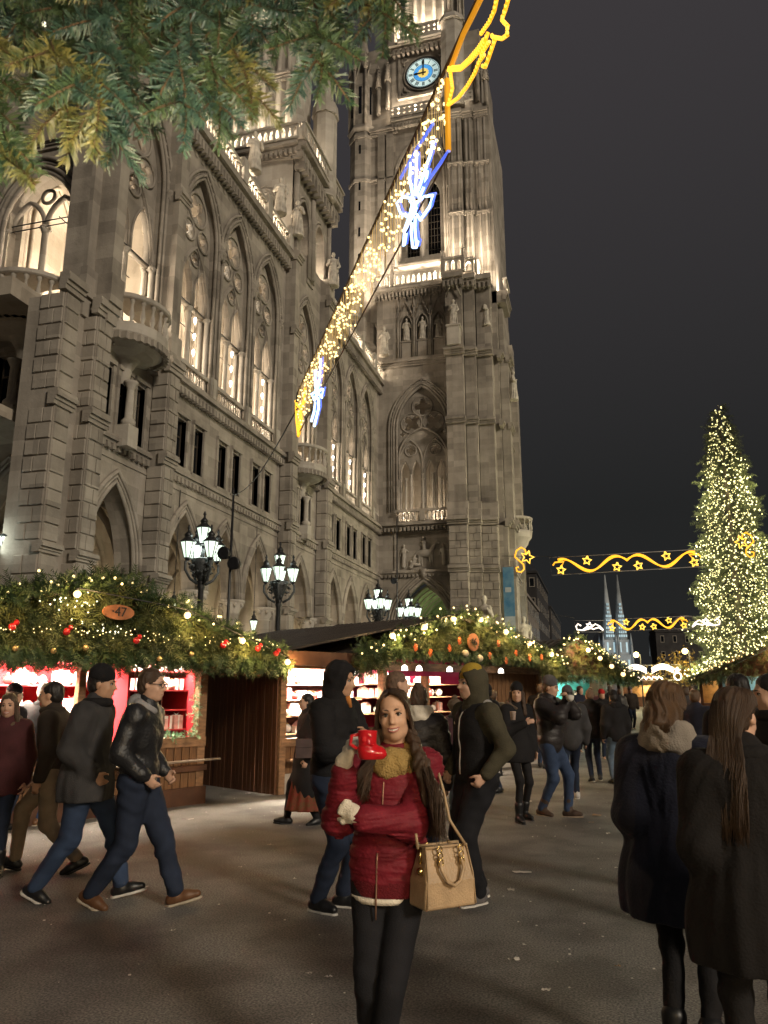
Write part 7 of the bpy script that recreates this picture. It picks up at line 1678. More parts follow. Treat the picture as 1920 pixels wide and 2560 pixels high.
# ------------------------------------------------------------------ fir branches hanging into the picture, close to the lens
fir = thing('fir_tree', 'fir branches with blue green needles, some coloured as warm lit, hanging into the top left', 'tree', tuple(lvl(-.9, 1.1)), YAW)
BARK = mat('fir_twig', (.075, .045, .022), .8, .3, 30)
NE = [mat('fir_needle_green', (.075, .112, .045), .40, .6, 55, col2=(.016, .042, .028), spec=.5), mat('fir_needle_blue', (.060, .105, .072), .38, .6, 55, col2=(.014, .040, .038), spec=.5), mat('fir_needle_warm_lit', (.19, .165, .050), .40, .6, 55, col2=(.030, .055, .024), spec=.5)]  # the yellow set puts warm-light highlights into the needle colour
_fm = fir.matrix_basis = Matrix.Translation(fir.location) @ Matrix.Rotation(YAW, 4, 'Z'); _fi = _fm.inverted()
def twig(pts, kind, nlen=.027, step=.0036, wd=.00088, face=None):
    "one drooping twig, its needles combed to both sides with some standing up; pts in world space"
    Q = [_fi @ p for p in pts]; b = MB(); n = len(Q); b.tube([tuple(q) for q in Q], [.0022 * (1 - .6 * i / n) for i in range(n)], 5); o = b.build('branch', BARK, fir)
    V = []; cam_l = _fi @ Vector((0, 0, CAMH)); tot = sum((c_ - a_).length for a_, c_ in zip(Q[:-1], Q[1:])); run = 0.0; tilt = rng.normal(0, .5)
    for a_, c_ in zip(Q[:-1], Q[1:]):
        d = c_ - a_; L = d.length; d.normalize(); k = max(1, int(L / step)); vw = (cam_l - a_).normalized(); sd_ = d.cross(vw).normalized(); up_ = sd_.cross(d).normalized()
        sd_, up_ = sd_ * math.cos(tilt) + up_ * math.sin(tilt), up_ * math.cos(tilt) - sd_ * math.sin(tilt)
        for i in range(k):
            f = (run + L * i / k) / tot
            for q in (-1, 1, 0):
                
                p = a_ + (c_ - a_) * ((i + rng.random() * .6) / k); ang = R(60 - 34 * f + rng.normal(0, 9))
                nd = d * math.cos(ang) + (sd_ * q * math.sin(ang) if q else (up_ * .7 + sd_ * rng.normal(0, .6)) * math.sin(ang)) + up_ * rng.normal(.15, .25); nd.normalize(); l = nlen * rng.uniform(.82, 1.08) * (1 - .35 * f * f)
                w_ = nd.cross(vw).normalized() * wd; m0 = p + nd * l * .25 + up_ * .0012; m1 = p + nd * l * .75 + up_ * .001
                V += [p - w_ * .5, m0 - w_, m0 + w_, p + w_ * .5, m0 - w_, m1 - w_ * .9, m1 + w_ * .9, m0 + w_, m1 - w_ * .9, p + nd * l - w_ * .25, p + nd * l + w_ * .25, m1 + w_ * .9]
        run += L
    V = np.array([tuple(v) for v in V], np.float32); F_ = np.arange(len(V)).reshape(-1, 4)
    link('needles', np_mesh('needles', V, F_, NE[kind], False), o, kind='stuff')
def hang(x0, y0, x1, y1, d, kind, side=3, sl=.085, curve=.3):
    y1 -= 28; x0 *= .97; x1 *= .97; a_ = at(x0, y0, d); c_ = at(x1, y1, d - .03); pts = [a_ + (c_ - a_) * t_ + lvl(curve * .03 * math.sin(PI * t_), 0) for t_ in [i / 6 for i in range(7)]]
    twig(pts, kind)
    L = (c_ - a_).length; n = max(2, int(side * L / .2)); ax = (c_ - a_).normalized()
    for i in range(n):
        t_ = (i + .4) / (n + .8); p = a_ + (c_ - a_) * t_
        for q in (-1, 1):
            l = sl * (1.2 - .5 * t_) * rng.uniform(.8, 1.25); e = p + ax * l * .84 + lvl(q * l * .54, rng.normal(-.1, .35) * l); twig([p, p + (e - p) * .5 + lvl(q * .004, 0), e], kind if rng.random() < .7 else int(rng.integers(0, 3)))
for a_ in ((30, -120, 60, 190, 1.02, 0), (-40, 60, -10, 500, .95, 0), (150, -80, 150, 300, 1.05, 0), (250, -120, 245, 330, .98, 1), (130, 100, 175, 400, .92, 2), (330, -60, 320, 340, 1.0, 0), (240, 160, 235, 420, .90, 2), (300, 150, 275, 440, .97, 1), (410, -120, 400, 250, 1.03, 0), (480, -100, 475, 330, .98, 1), (455, 130, 470, 410, .92, 1), (560, -120, 540, 300, 1.0, 0), (540, 140, 560, 400, .94, 0), (640, -120, 630, 270, 1.0, 1), (600, 120, 650, 330, .96, 2), (720, -140, 700, 180, 1.03, 0), (850, -140, 830, 230, .97, 0), (815, 60, 815, 275, .93, 0), (780, -60, 760, 160, 1.0, 1), (950, -140, 935, 130, .98, 2), (970, -80, 985, 170, .95, 0), (90, 120, 60, 330, 1.04, 0), (390, 120, 370, 350, 1.05, 1), (890, -120, 870, 110, 1.02, 1), (200, -100, 100, 220, 1.06, 0), (520, -60, 600, 200, 1.06, 0), (20, -60, -30, 200, 1.06, 1), (10, 330, 5, 480, .9, 0), (420, -140, 560, 120, 1.08, 0), (300, -140, 420, 160, 1.08, 0), (700, -140, 640, 60, 1.07, 0), (70, -140, 200, 100, 1.1, 0), (160, -120, 330, 120, 1.12, 0), (600, -140, 480, 40, 1.12, 0), (380, -20, 230, 240, 1.1, 0), (500, 30, 420, 260, 1.1, 0)): hang(*a_)
pts = [(at(x, y, d)) for x, y, d in ((205, 75, 1.15), (185, 40, 1.15), (110, 60, 1.18), (262, 20, 1.12), (480, -60, .90), (120, -60, .92), (350, 120, 1.1))]
for i, p in enumerate(pts):
    o = link('fairy_light', bulbs_mesh('fairy_light', [(0, 0, 0)], .0045, M['fairyw'], 6, 5), fir); o.location = _fi @ p
for x, y, d, pw, col in ((150, 420, .62, .20, (1, .76, .35)), (480, 330, .60, .16, (1, .92, .72)), (820, 200, .62, .15, (1, .80, .42)), (300, 60, .60, .16, (1, .8, .45)), (620, 100, .62, .10, (.95, .98, .85)), (30, 200, .65, .12, (1, .9, .6))): lamp('fir_fill_light', at(x, y, d), pw * 9.0, col, .02)  # unseen lamps added between lens and branches to brighten the needles
# ------------------------------------------------------------------ people
def cloth(name, c, r=.85, b=.25, bs=90, var=.25, **k): return mat(name, c, r, var, 6, b, bs, spec=.25, **k)
C_BLACK = cloth('black_cloth', (.012, .011, .012)); C_NAVY = cloth('navy_wool', (.014, .015, .028), sheen=.08); C_DARK = cloth('dark_wool', (.0085, .0072, .0075), sheen=.02)
C_GREY = cloth('grey_wool_coat', (.050, .048, .050), b=.5, bs=160); C_LEATHER = mat('black_leather', (.016, .016, .018), .42, .3, 8, .35, 45, spec=.5)
C_JEAN = cloth('blue_denim', (.030, .048, .095), b=.3, bs=220); C_JEAN2 = cloth('dark_denim', (.017, .024, .045), b=.3, bs=220); C_JEAN3 = cloth('light_denim', (.10, .14, .19), b=.3, bs=220)
C_BLKJEAN = cloth('black_denim', (.011, .011, .014), b=.3, bs=220); C_BEIGE = cloth('beige_trousers', (.22, .17, .12)); C_GREYH = cloth('grey_hoodie', (.26, .25, .25)); C_OLIVE = cloth('olive_fleece', (.062, .054, .034))
C_BURG = mat('burgundy_quilt', (.165, .012, .022), .66, .25, 9, .25, 55, spec=.25); C_BURGK = cloth('burgundy_knit', (.13, .010, .016), b=.6, bs=150); C_MUST = cloth('mustard_knit', (.36, .24, .085), b=.8, bs=120); C_MUSTHAT = cloth('yellow_knit', (.42, .29, .04), b=.8, bs=120)
C_WHITE = cloth('cream_knit', (.80, .72, .60), b=.5, bs=150); C_SCARF = cloth('grey_beige_scarf', (.30, .25, .20), b=.5, bs=120); C_BROWN = cloth('brown_jacket', (.035, .026, .020)); C_PUFF = mat('dark_puffer', (.022, .018, .018), .5, .3, 8, .3, 50, spec=.4); C_PURPLE = cloth('plum_jacket', (.07, .035, .045)); C_FUR = cloth('brown_fur', (.15, .11, .08), b=1, bs=200); C_GREYKNIT = cloth('grey_knit', (.12, .11, .115), b=.8, bs=130)
C_WINE = cloth('wine_jacket', (.06, .018, .020)); C_SKIRT = mat('patterned_red_skirt', (.20, .022, .018), .8, .6, 16, .2, 60, col2=(.10, .05, .015)); C_PLAID = cloth('plaid', (.30, .28, .26), var=.7)
HB = mat('hair_dark_brown', (.058, .032, .017), .42, .5, 30, .4, 90, spec=.5, stretch=(30, 30, 2)); HBL = mat('hair_brown', (.105, .055, .024), .42, .45, 30, .4, 90, spec=.5, stretch=(30, 30, 2)); HK = mat('hair_black', (.014, .011, .010), .45, .4, 30, .3, 90); HG = mat('hair_grey', (.42, .39, .36), .55, .3, 30, .4, 90); HR = mat('hair_cropped', (.14, .085, .055), .7, .3, 40, .4, 150)
S_BLK = dict(m=mat('shoe_black', (.012, .012, .013), .4, .2, 10)); S_BRN = dict(m=mat('shoe_tan_leather', (.12, .055, .025), .5, .3, 10), sole=mat('sole_pale', (.42, .36, .28), .7, .2)); S_SNK = dict(m=mat('sneaker_grey', (.11, .10, .10), .7, .3, 14), sole=mat('sole_white', (.55, .52, .48), .6, .2)); S_WHT = dict(m=mat('sneaker_white', (.55, .52, .5), .6, .2)); S_DKW = dict(m=S_BLK['m'], sole=S_SNK['sole']); S_BOOT = dict(m=mat('boot_brown', (.055, .032, .022), .6, .3, 12), sole=mat('sole_tan', (.32, .24, .18), .7, .2), boot=True); S_BBLK = dict(m=S_BLK['m'], boot=True)

def drape(amp, seed):
    "upright folds that deepen towards the hem"
    def fn(P):
        a = np.arctan2(P[..., 0], P[..., 1]); k = np.clip((1.25 - P[..., 2]) / .6, 0, 1)
        return amp * k * (np.sin(7 * a + seed * 2 + 1.2 * np.sin(2.2 * P[..., 2])) + .5 * np.sin(15 * a + seed)) + .0025 * np.sin(30 * P[..., 2] + 5 * np.sin(6 * a) + seed) * (1 - k)
    return fn
def spot(x, d): # where somebody stands: picture column at eye height, metres ahead
    p = at(x, 1720, d); return (p.x, p.y)
def footspot(x, y): p, d = ground_at(x, y); return (p.x, p.y)
def vest(root, J, m, hem=.80, h=.013, zipm=None):
    s = J['s']; V = Sdf(.05); A_ = lambda *p: np.array(p, float) * s
    V.ell(J['ch'] + A_(0, 0, .02), A_(.158, .115, .215) + .045).ell(J['shc'] + A_(0, -.01, -.06), A_(.165, .085, .085) + .040).ell(J['pc'] + A_(0, 0, .06), A_(.152, .112, .20) + .045)
    V.plane((0, 0, hem * s), (0, 0, -1)); V.disp = wrinkle(.003, (9, 9, 26)); V.minus(J['nk'] + A_(0, .06, .02), A_(.06, .08, .10))
    J['vs'] = V; o = link('vest', V.mesh('vest', h, m), root); return o

# --- the woman with the red boot mug
WP = lvl(.012, 3.5)
root, J = person('smiling young woman in a burgundy quilted jacket raising a red boot mug', (WP.x, WP.y), -5, 1.63, None, True, .0075, 'warm', headk=.96, footL=(.125, .13, 0), footR=(-.035, -.03, 0), pelv=(-.010, 0), lean=(-2, -1), twist=R(3), head=(-1, -2, 6),
    handR=(.158, .300, 1.385), handL=(.092, .290, 1.190), elR=(.25, .30, -1), elL=(-.55, .1, -.9), slim=.95, top=dict(m=C_BURG, hem=.885, off=.028, disp=quilt(.0075, .058), band=C_BURGK, sep=True, cuff=.93, nk=-.3), bottom=dict(m=C_BLKJEAN, w=.92, wr=1.0, k=.018), shoe=S_BBLK, hairm=HB, hair=None, smile=True, gloves=True)
s = J['s']
# cream gloves: one curled round the mug, one tucked under the other elbow
Gv = Sdf(.014); w = J['wr'][1]
hand_prims(Gv, w + np.array((.0, .01, .005)), (-.30, .12, .95), (-.78, -.45, -.3), 1.14, 1, 1.0); Gv.cone(w + np.array((.008, -.02, -.035)), w + np.array((0, .008, .03)), .034, .036)
link('glove', Gv.mesh('glove', .005, C_WHITE), root)
Gv = Sdf(.014); w = J['wr'][-1]; hand_prims(Gv, w, (.85, .05, .5), (.1, -.95, .2), .92, 1, 1.3); Gv.cone(w - np.array((.02, .0, .01)), w + np.array((.02, 0, .012)), .033, .034); link('glove', Gv.mesh('glove', .006, C_WHITE), root)
# scarf wound round the neck
Sc = Sdf(.02); nk = J['nk']
for k, (z, rr, r_) in enumerate(((-.034, .078, .030), (-.006, .070, .026), (-.062, .088, .030))):
    for i in range(14):
        a0, a1 = 2 * PI * i / 14, 2 * PI * (i + 1) / 14; f = lambda a: nk + np.array((rr * math.sin(a), .012 + rr * math.cos(a), z - .030 * math.cos(a) + .008 * math.sin(3 * a + k)))
        Sc.cone(f(a0), f(a1), r_, r_)
Sc.cone(nk + np.array((.02, .10, -.07)), nk + np.array((.025, .115, -.10)), .030, .022); Sc.disp = wrinkle(.0035, (26, 26, 80)); link('scarf', Sc.mesh('scarf', .007, C_MUST), root)
# zip with hanging cord
b = MB(); fy = lambda x, z, e=.002: (x, front_y(J['jk'], x, z) + e, z)
b.tube([fy(.002 + .012 * k / 8, 1.25 - .035 * k) for k in range(6)], .0035, 5); b.tube([fy(.028, .95), fy(.030, .92), fy(.031, .88), fy(.032, .85), (.033, front_y(J['jk'], .032, .85) + .010, .78), (.035, front_y(J['jk'], .032, .85) + .004, .70)], .0042, 5); b.build('zip', mat('zip_brass', (.32, .18, .12), .4, .2, metal=.5), root)
b = MB(); b.lathe([(.132, 0), (.140, .025)], (.0, .008, .752), 20)
for i, v in enumerate(b.v): b.v[i] = (v[0] + .01, v[1] * .80 + .012, v[2])
b.build('shirt_hem', C_WHITE, root)
# long hair, strand by strand over a darker mass
long_hair(root, J, HB, 1300, (.23, .55, .055), (.37, .95, .125), .019, (.0017, .0031), k=4)
K = Sdf(.03); E_ = lambda p, r: K.ell(J['hc'] + J['Rh'] @ (np.array(p) * J['hs']), np.array(r) * J['hs'], J['Rh'])
E_((0, -.024, .045), (.083, .098, .084)); E_((0, -.06, -.06), (.088, .062, .11)); K.minus(J['hc'] + J['Rh'] @ (np.array((0, .115, -.005)) * J['hs']), np.array((.074, .110, .135)) * J['hs'], .012)
K.cone(J['hc'] + np.array((0, -.08, -.10)), J['hc'] + np.array((-.02, -.10, -.33)), .085, .09); K.cone(J['hc'] + np.array((-.078, .015, -.08)), J['hc'] + np.array((-.125, .10, -.20)), .022, .030); K.cone(J['hc'] + np.array((-.125, .10, -.20)), J['hc'] + np.array((-.145, .135, -.34)), .030, .022); K.disp = lambda P: .0035 * np.sin(210 * P[..., 0] + 5 * np.sin(24 * P[..., 2])) + .003 * np.sin(160 * P[..., 1] + 4 * np.sin(20 * P[..., 2])); K.cone(J['hc'] + np.array((.076, .005, -.08)), J['hc'] + np.array((.115, .045, -.22)), .028, .034)
link('hair_mass', K.mesh('hair_mass', .009, HB), root)
# boot mug, held by the right glove
mp = at(929, 1898, 3.12)
mg = thing('boot_mug', 'glossy red ceramic mug shaped like a boot, held up by the smiling woman', 'mug', tuple(mp), YAW)
RED = mat('mug_red_glaze', (.58, .012, .018), .12, .12, 20, coat=.7)
B_ = Sdf(.02); B_.cone((-.018, 0, .03), (-.018, 0, .118), .036, .042).ell((-.015, 0, .025), (.042, .036, .028)).cone((-.01, 0, .026), (.026, 0, .022), .030, .026).ell((.034, 0, .024), (.030, .030, .025))
B_.plane((0, 0, .118), (0, 0, 1)).plane((0, 0, 0), (0, 0, -1)); B_.minus((-.018, 0, .118), (.036, .036, .03), .004)
for k in range(5): B_.ell((-.018 + .020 * math.cos(k * 1.3), -.036, .06 + .009 * k), (.010, .008, .006), None, .004)
B_.disp = lambda P: .0012 * np.sin(150 * P[..., 2] + 30 * P[..., 0]) * (P[..., 2] < .06)
mg.scale = (.92, .92, .92); link('mug', B_.mesh('mug', .0032, RED), mg)
b = MB(); b.tube([(-.058, 0, .10), (-.085, 0, .095), (-.09, 0, .06), (-.06, 0, .042)], .008, 6); b.build('handle', RED, mg, True)
# handbag on a long strap
bp = at(1107, 2262, 3.38)
hbag = thing('handbag', 'beige leather handbag with brass rings hanging at the side of the smiling woman', 'handbag', tuple(bp), YAW + R(28))
LEA = mat('beige_leather', (.42, .29, .17), .42, .18, 12, .25, 120, spec=.45); BR = mat('brass', (.70, .48, .18), .22, .1, metal=1.0)
b = MB(); w, d, h_ = .122, .066, .225
pts = [(-w, -d, 0), (w, -d, 0), (w, d, 0), (-w, d, 0), (-w * .80, -d * .45, h_), (w * .80, -d * .45, h_), (w * .80, d * .45, h_), (-w * .80, d * .45, h_)]
mid = [(-w * .95, -d * 1.04, h_ * .45), (w * .95, -d * 1.04, h_ * .45), (w * .95, d * 1.04, h_ * .45), (-w * .95, d * 1.04, h_ * .45)]
b.add(pts[:4] + mid + pts[4:], [(0, 3, 2, 1), (0, 1, 5, 4), (1, 2, 6, 5), (2, 3, 7, 6), (3, 0, 4, 7), (4, 5, 9, 8), (5, 6, 10, 9), (6, 7, 11, 10), (7, 4, 8, 11), (8, 9, 10, 11)]); o = b.build('body', LEA, hbag)
md = o.modifiers.new('bevel', 'BEVEL'); md.width = .012; md.segments = 3
b = MB(); b.tube([(-w * .82, -d * .48, h_), (w * .82, -d * .48, h_)], .006, 6); b.tube([(-w * .82, d * .48, h_), (w * .82, d * .48, h_)], .006, 6)
for x in (-w * .93, w * .93): b.tube([(x, -d * 1.05, .01), (x * .93, -d * .98, h_ * .55), (x * .86, -d * .50, h_)], .0035, 5)
b.build('seams', LEA, hbag)
for y in (-d * .75, d * .7):
    b = MB(); b.tube([(-.05, y - .01, h_ - .03), (-.052, y - .03, h_ - .075), (-.03, y - .04, h_ - .12), (0, y - .042, h_ - .135), (.03, y - .04, h_ - .12), (.052, y - .03, h_ - .075), (.05, y - .01, h_ - .03)], .0075, 7); hd = b.build('handle', LEA, hbag, True)
    for x in (-.05, .05):
        b = MB()
        for z in (h_ - .005, h_ - .028, h_ - .052): b.tube([(x + .011 * math.cos(a_), y - .012 - (h_ - z) * .2, z + .013 * math.sin(a_)) for a_ in [2 * PI * k / 10 for k in range(10)]], .0032, 5, closed=True)
        b.build('ring', BR, hd, True)
b = MB(); b.tube([(-w * .85, 0, h_), (-w * .9, -.01, h_ - .06)], .008, 6); b.ball((-w * .95, -.02, h_ - .085), .016, 8, 6); b.ball((-w * .84, -.03, h_ - .10), .013, 8, 6); b.build('charm', BR, hbag, True)
_m = (Matrix.Translation(bp) @ Matrix.Rotation(YAW + R(28), 4, 'Z')).inverted()
b = MB(); b.tube([tuple(_m @ p) for p in (at(1092, 1918, 3.46), at(1108, 1975, 3.37), at(1124, 2050, 3.36), bp + Vector((w * .8 * cA, w * .8 * sA, h_)))], .006, 6); b.tube([tuple(_m @ p) for p in (at(1040, 2085, 3.20), at(1044, 2120, 3.22), bp + Vector((-w * .8, 0, h_)))], .006, 6); b.build('strap', LEA, hbag, True)

# --- people round her
root, J = person('tall man in a black hooded coat standing behind the smiling woman, looking right', footspot(826, 2272), 62, 1.83, None, False, .013, 'tan', footL=(0, .05, 0), footR=(0, -.05, 0), handL=(-.02, .27, 1.20), handR=(.06, .26, 1.14), elL=(-.7, -.2, -.8), elR=(.7, -.2, -.8), head=(4, -6, 0), lean=(0, 3),
       top=dict(m=C_BLACK, hem=.78, off=.042, hood='up', disp=quilt(.006, .085, 2), sep=True), bottom=dict(m=C_JEAN2, w=1.16, wr=2.2), shoe=S_DKW, hairm=HK, hair='short', curl=.9)
b = MB(); b.tube([tuple(J['nk'] + np.array((0, .09, .02))), tuple(J['nk'] + np.array((.0, .125, -.06)))], [.03, .012], 6); b.build('shirt_collar', cloth('orange_shirt', (.42, .16, .04)), root)
root, J = person('man with yellow beanie under an olive hood and black vest, hand in his pocket', footspot(1200, 2252), -62, 1.80, None, False, .013, 'fair', footL=(.02, .07, 0), footR=(.0, -.06, 0), handL=(-.25, .10, .93), handR=(.26, .08, .92), elL=(-.6, -.9, -.2), elR=(.6, -.9, -.2), head=(-4, 0, 0),
       top=dict(m=C_OLIVE, hem=.86, off=.026, hood='up', disp=wrinkle(.005, (9, 9, 30), 2)), bottom=dict(m=C_BLKJEAN, w=1.28, wr=1.8), shoe=S_SNK, hairm=HBL, hair='buzz', hat='beanie', hatm=C_MUSTHAT, curl=.8)
vo = vest(root, J, C_BLACK, .86); s = J['s']
b = MB(); fv = lambda x, z: (x * s, front_y(J['vs'], x * s, z * s) + .004, z * s)
b.tube([fv(-.05, 1.45), fv(-.012, 1.38)] + [fv(0, 1.34 - .06 * k) for k in range(8)], .007, 5); b.tube([fv(.09, 1.46), fv(.03, 1.42), fv(-.01, 1.37)], .006, 5); b.build('zip', mat('zip_pale', (.42, .38, .33), .5, .1), vo)
o = link('emblem', text_mesh('emblem', 'alea', .030, .002), vo); o.data.materials.append(ORNS); o.location = (.09 * s, front_y(J['vs'], .09 * s, 1.30 * s) + .006, 1.30 * s); o.rotation_euler = (R(90), 0, R(180 - 28))
Kp = Sdf(.02); Kp.ell(J['nk'] + np.array((0, -.06, -.02)), (.15, .075, .06)); link('plaid_hood', Kp.mesh('plaid_hood', .013, C_PLAID), vo)
root, J = person('man in a black beanie and long dark grey coat striding right past the stall', footspot(190, 2250), 88, 1.80, None, False, .013, 'tan', footL=(.03, .32, .02), footR=(-.02, -.30, .03), liftL=-12, liftR=22, lean=(0, 3), head=(4, -4, 0), handL=(-.175, .12, .93), handR=(.175, .12, .93),
       top=dict(m=C_GREY, hem=.72, off=.040, flare=1.12, disp=drape(.011, 3), collar=C_BLACK, name='coat'), bottom=dict(m=C_JEAN, w=1.2, wr=1.9), shoe=S_DKW, hairm=HK, hair='short', hat='beanie', hatm=C_BLACK)
root, J = person('man in glasses and a black leather jacket over a grey hoodie striding right', footspot(325, 2268), 84, 1.79, None, False, .013, 'fair', footL=(.03, .33, .0), footR=(-.02, -.28, .03), liftL=-14, liftR=20, lean=(0, 2), head=(-4, -4, 0), handL=(-.175, .14, .935), handR=(.175, .12, .935),
       top=dict(m=C_LEATHER, hem=.90, off=.028, disp=wrinkle(.009, (7, 7, 18), 3), hood='down', hoodm=C_GREYH, band=C_BEIGE), bottom=dict(m=C_JEAN2, w=1.26, wr=2.1), shoe=S_BRN, hairm=HB, hair='short')
T = J['T']; b = MB()
for q in (-1, 1): b.tube([tuple(T((q * .033 + .024 * math.cos(a_), .102, .004 + .019 * math.sin(a_)))) for a_ in [2 * PI * k / 12 for k in range(12)]], .0028, 5, closed=True); b.tube([tuple(T((q * .057, .10, .01))), tuple(T((q * .082, -.0, .01)))], .0028, 4)
b.tube([tuple(T((-.01, .104, .008))), tuple(T((.01, .104, .008)))], .0025, 4); b.build('glasses', M['iron'], root)
person('dark haired man in a brown jacket and beige trousers walking left behind the coats', footspot(112, 2180), -84, 1.73, None, False, .014, 'tan', footL=(0, -.30, .04), footR=(0, .30, .02), liftL=24, liftR=-12, lean=(0, 5), head=(0, 0, 0), drop=.03,
       top=dict(m=C_BROWN, hem=.80, off=.035, collar=C_BROWN), bottom=dict(m=C_BEIGE, w=1.12), shoe=S_BLK, hairm=HK, hair='short')
person('smiling girl with long dark hair in a dark coat at the left edge', spot(28, 7.5), 14, 1.60, None, True, .012, 'fair', footL=(0, .16, 0), footR=(0, -.16, 0.02), liftR=15, head=(0, -4, 3), drop=.01, smile=True,
       top=dict(m=C_WINE, hem=.72, off=.035, hood='down', hoodm=C_FUR), bottom=dict(m=C_JEAN2, w=.95), shoe=S_BBLK, hairm=HB, hair='long')
person('grey haired man with his back turned at the window of stall 47', footspot(78, 2062), 172, 1.71, None, False, .015, 'fair', top=dict(m=C_BLACK, hem=.80, off=.04, collar=C_BLACK), bottom=dict(m=C_JEAN, w=1.1), shoe=S_BRN, hairm=HG, hair='short')
person('person in a black knitted hat looking into stall 47 at the left edge', spot(34, 9.6), 150, 1.68, None, True, .015, 'fair', top=dict(m=C_BLACK, hem=.75, off=.04), bottom=dict(m=C_JEAN2), shoe=S_BLK, hairm=HB, hair='short', hat='beanie', hatm=C_BLACK)
root, J = person('elderly woman in a long black coat over a patterned red skirt walking left', footspot(765, 2060), -72, 1.58, None, True, .014, 'fair', footL=(0, -.12, 0), footR=(0, .22, 0), liftR=-6, liftL=10, top=dict(m=C_BLACK, hem=.36, off=.045, flare=1.28, name='coat'), shoe=S_BLK, bottom=dict(m=C_BLACK), hairm=HK, hair='bob')
K = Sdf(.04); K.cone((0, 0, .62), (0, 0, .12), .16, .27); K.plane((0, 0, .17), (0, 0, -1)).plane((0, 0, .62), (0, 0, 1)); K.disp = lambda P: .012 * np.sin(14 * np.arctan2(P[..., 0], P[..., 1])); link('skirt', K.mesh('skirt', .016, C_SKIRT), root)
bg_p = at(768, 1890, 9.75); t = thing('shoulder_bag', 'brown shoulder bag worn by the elderly woman in the long black coat', 'bag', (bg_p.x, bg_p.y, .80), YAW + R(10)); b = MB(); b.box(-.14, .14, -.045, .045, 0, .22); b.box(-.145, .145, -.052, -.0455, .12, .225); o = b.build('body', mat('bag_brown', (.075, .045, .04), .5, .2, 10), t); md = o.modifiers.new('bevel', 'BEVEL'); md.width = .015; md.segments = 2
b = MB(); b.tube([(-.14, 0, .25), (-.02, -.05, .5), (.10, -.03, .66)], .008, 5); b.build('strap', C_BROWN, t)
person('man with cropped hair at the window of stall 46, seen behind the smiling woman', spot(986, 7.6), 105, 1.80, None, False, .015, 'fair', top=dict(m=C_BLACK, hem=.8, off=.04, collar=C_BLACK), bottom=dict(m=C_JEAN2), shoe=S_BLK, hairm=HR, hair='buzz')
root, J = person('woman with a hair bun and thick pale scarf, black puffer jacket, back turned', spot(1046, 6.9), 166, 1.66, None, True, .014, 'fair', top=dict(m=C_PUFF, hem=.78, off=.05, disp=quilt(.008, .09, 1)), bottom=dict(m=C_JEAN2), shoe=S_BLK, hairm=HB, hair='bun')
Sc = Sdf(.02); nk = J['nk']
for z, rr, r_ in ((-.01, .098, .045), (.04, .085, .042)):
    for i in range(12): a0, a1 = 2 * PI * i / 12, 2 * PI * (i + 1) / 12; f = lambda a: nk + np.array((rr * math.sin(a), rr * math.cos(a), z)); Sc.cone(f(a0), f(a1), r_, r_)
Sc.disp = wrinkle(.004, (20, 20, 50)); link('scarf', Sc.mesh('scarf', .013, C_WHITE), root)
root, J = person('short person in a brown fur hat and plum jacket beside the man in the vest', footspot(1142, 2050), 160, 1.50, None, True, .014, 'fair', footL=(0, .1, 0), footR=(0, -.1, 0), top=dict(m=C_PURPLE, hem=.72, off=.04, collar=C_BLACK), bottom=dict(m=C_JEAN3, w=.95), shoe=S_BLK, hairm=HB, hair='short', hat='fur', hatm=C_FUR)
root, J = person('woman in a black beanie and black coat with fur hood holding a cup', footspot(1300, 2050), 22, 1.70, None, True, .014, 'fair', footL=(0, -.05, 0), footR=(0.02, .16, 0), head=(-34, 0, 0), handR=(.02, .24, 1.22), elR=(.7, -.2, -.8), top=dict(m=C_BLACK, hem=.72, off=.03, flare=1.06, hood='down', hoodm=C_FUR, name='coat'), bottom=dict(m=C_BLACK, w=.82), shoe=S_BBLK, hairm=HB, hair='long', hat='beanie', hatm=C_BLACK)
cp = at(1283, 1800, 9.98); t = thing('paper_cup', 'pale paper cup held by the woman in the black beanie', 'cup', tuple(cp), 0); b = MB(); b.lathe([(.028, 0), (.038, .10), (.04, .102), (.036, .104)], n=12); b.build('cup', mat('cup_paper', (.55, .42, .36), .7, .2, 20), t, True)
root, J = person('man in a grey knitted cap and dark puffer coat eating as he walks', footspot(1385, 2040), 52, 1.78, None, False, .014, 'fair', footL=(.04, .18, 0), footR=(-.04, -.14, 0), liftR=4, liftL=-3, head=(10, -8, 0), handL=(-.02, .25, 1.47), handR=(.04, .27, 1.42), elL=(-.7, 0, -.8), elR=(.7, 0, -.8), top=dict(m=C_PUFF, hem=.74, off=.05, hood='down', disp=quilt(.009, .10, 3)), bottom=dict(m=C_JEAN, w=1.12, wr=1.5), shoe=S_BOOT, hairm=HBL, hair='short', hat='beanie', hatm=C_GREYKNIT, curl=.9)
sn = at(1425, 1754, 10.3); t = thing('snack', 'white paper wrapped snack in the hands of the man in the grey cap', 'snack', tuple(sn), 0); b = MB(); b.lathe([(.02, 0), (.05, .03), (.055, .07), (.03, .085)], n=9); b.build('wrapper', PAP, t, True)
person('man in a black jacket and turned up jeans walking away', footspot(1487, 1953), 176, 1.63, None, False, .018, 'fair', footL=(.02, -.12, 0), footR=(.04, .14, 0), liftL=12, top=dict(m=C_BLACK, hem=.80, off=.055, disp=wrinkle(.006, (8, 8, 20), 2)), bottom=dict(m=C_JEAN2, w=.95), shoe=S_DKW, hairm=HR, hair='buzz', faceparts=False)
person('person in a black coat and pale jeans half hidden by the navy coat', footspot(1548, 1960), 186, 1.60, None, True, .018, 'fair', top=dict(m=C_BLACK, hem=.78, off=.045, hood='down'), bottom=dict(m=C_JEAN3), shoe=S_BLK, hairm=HK, hair='short', hat='beanie', hatm=C_BLACK, faceparts=False)
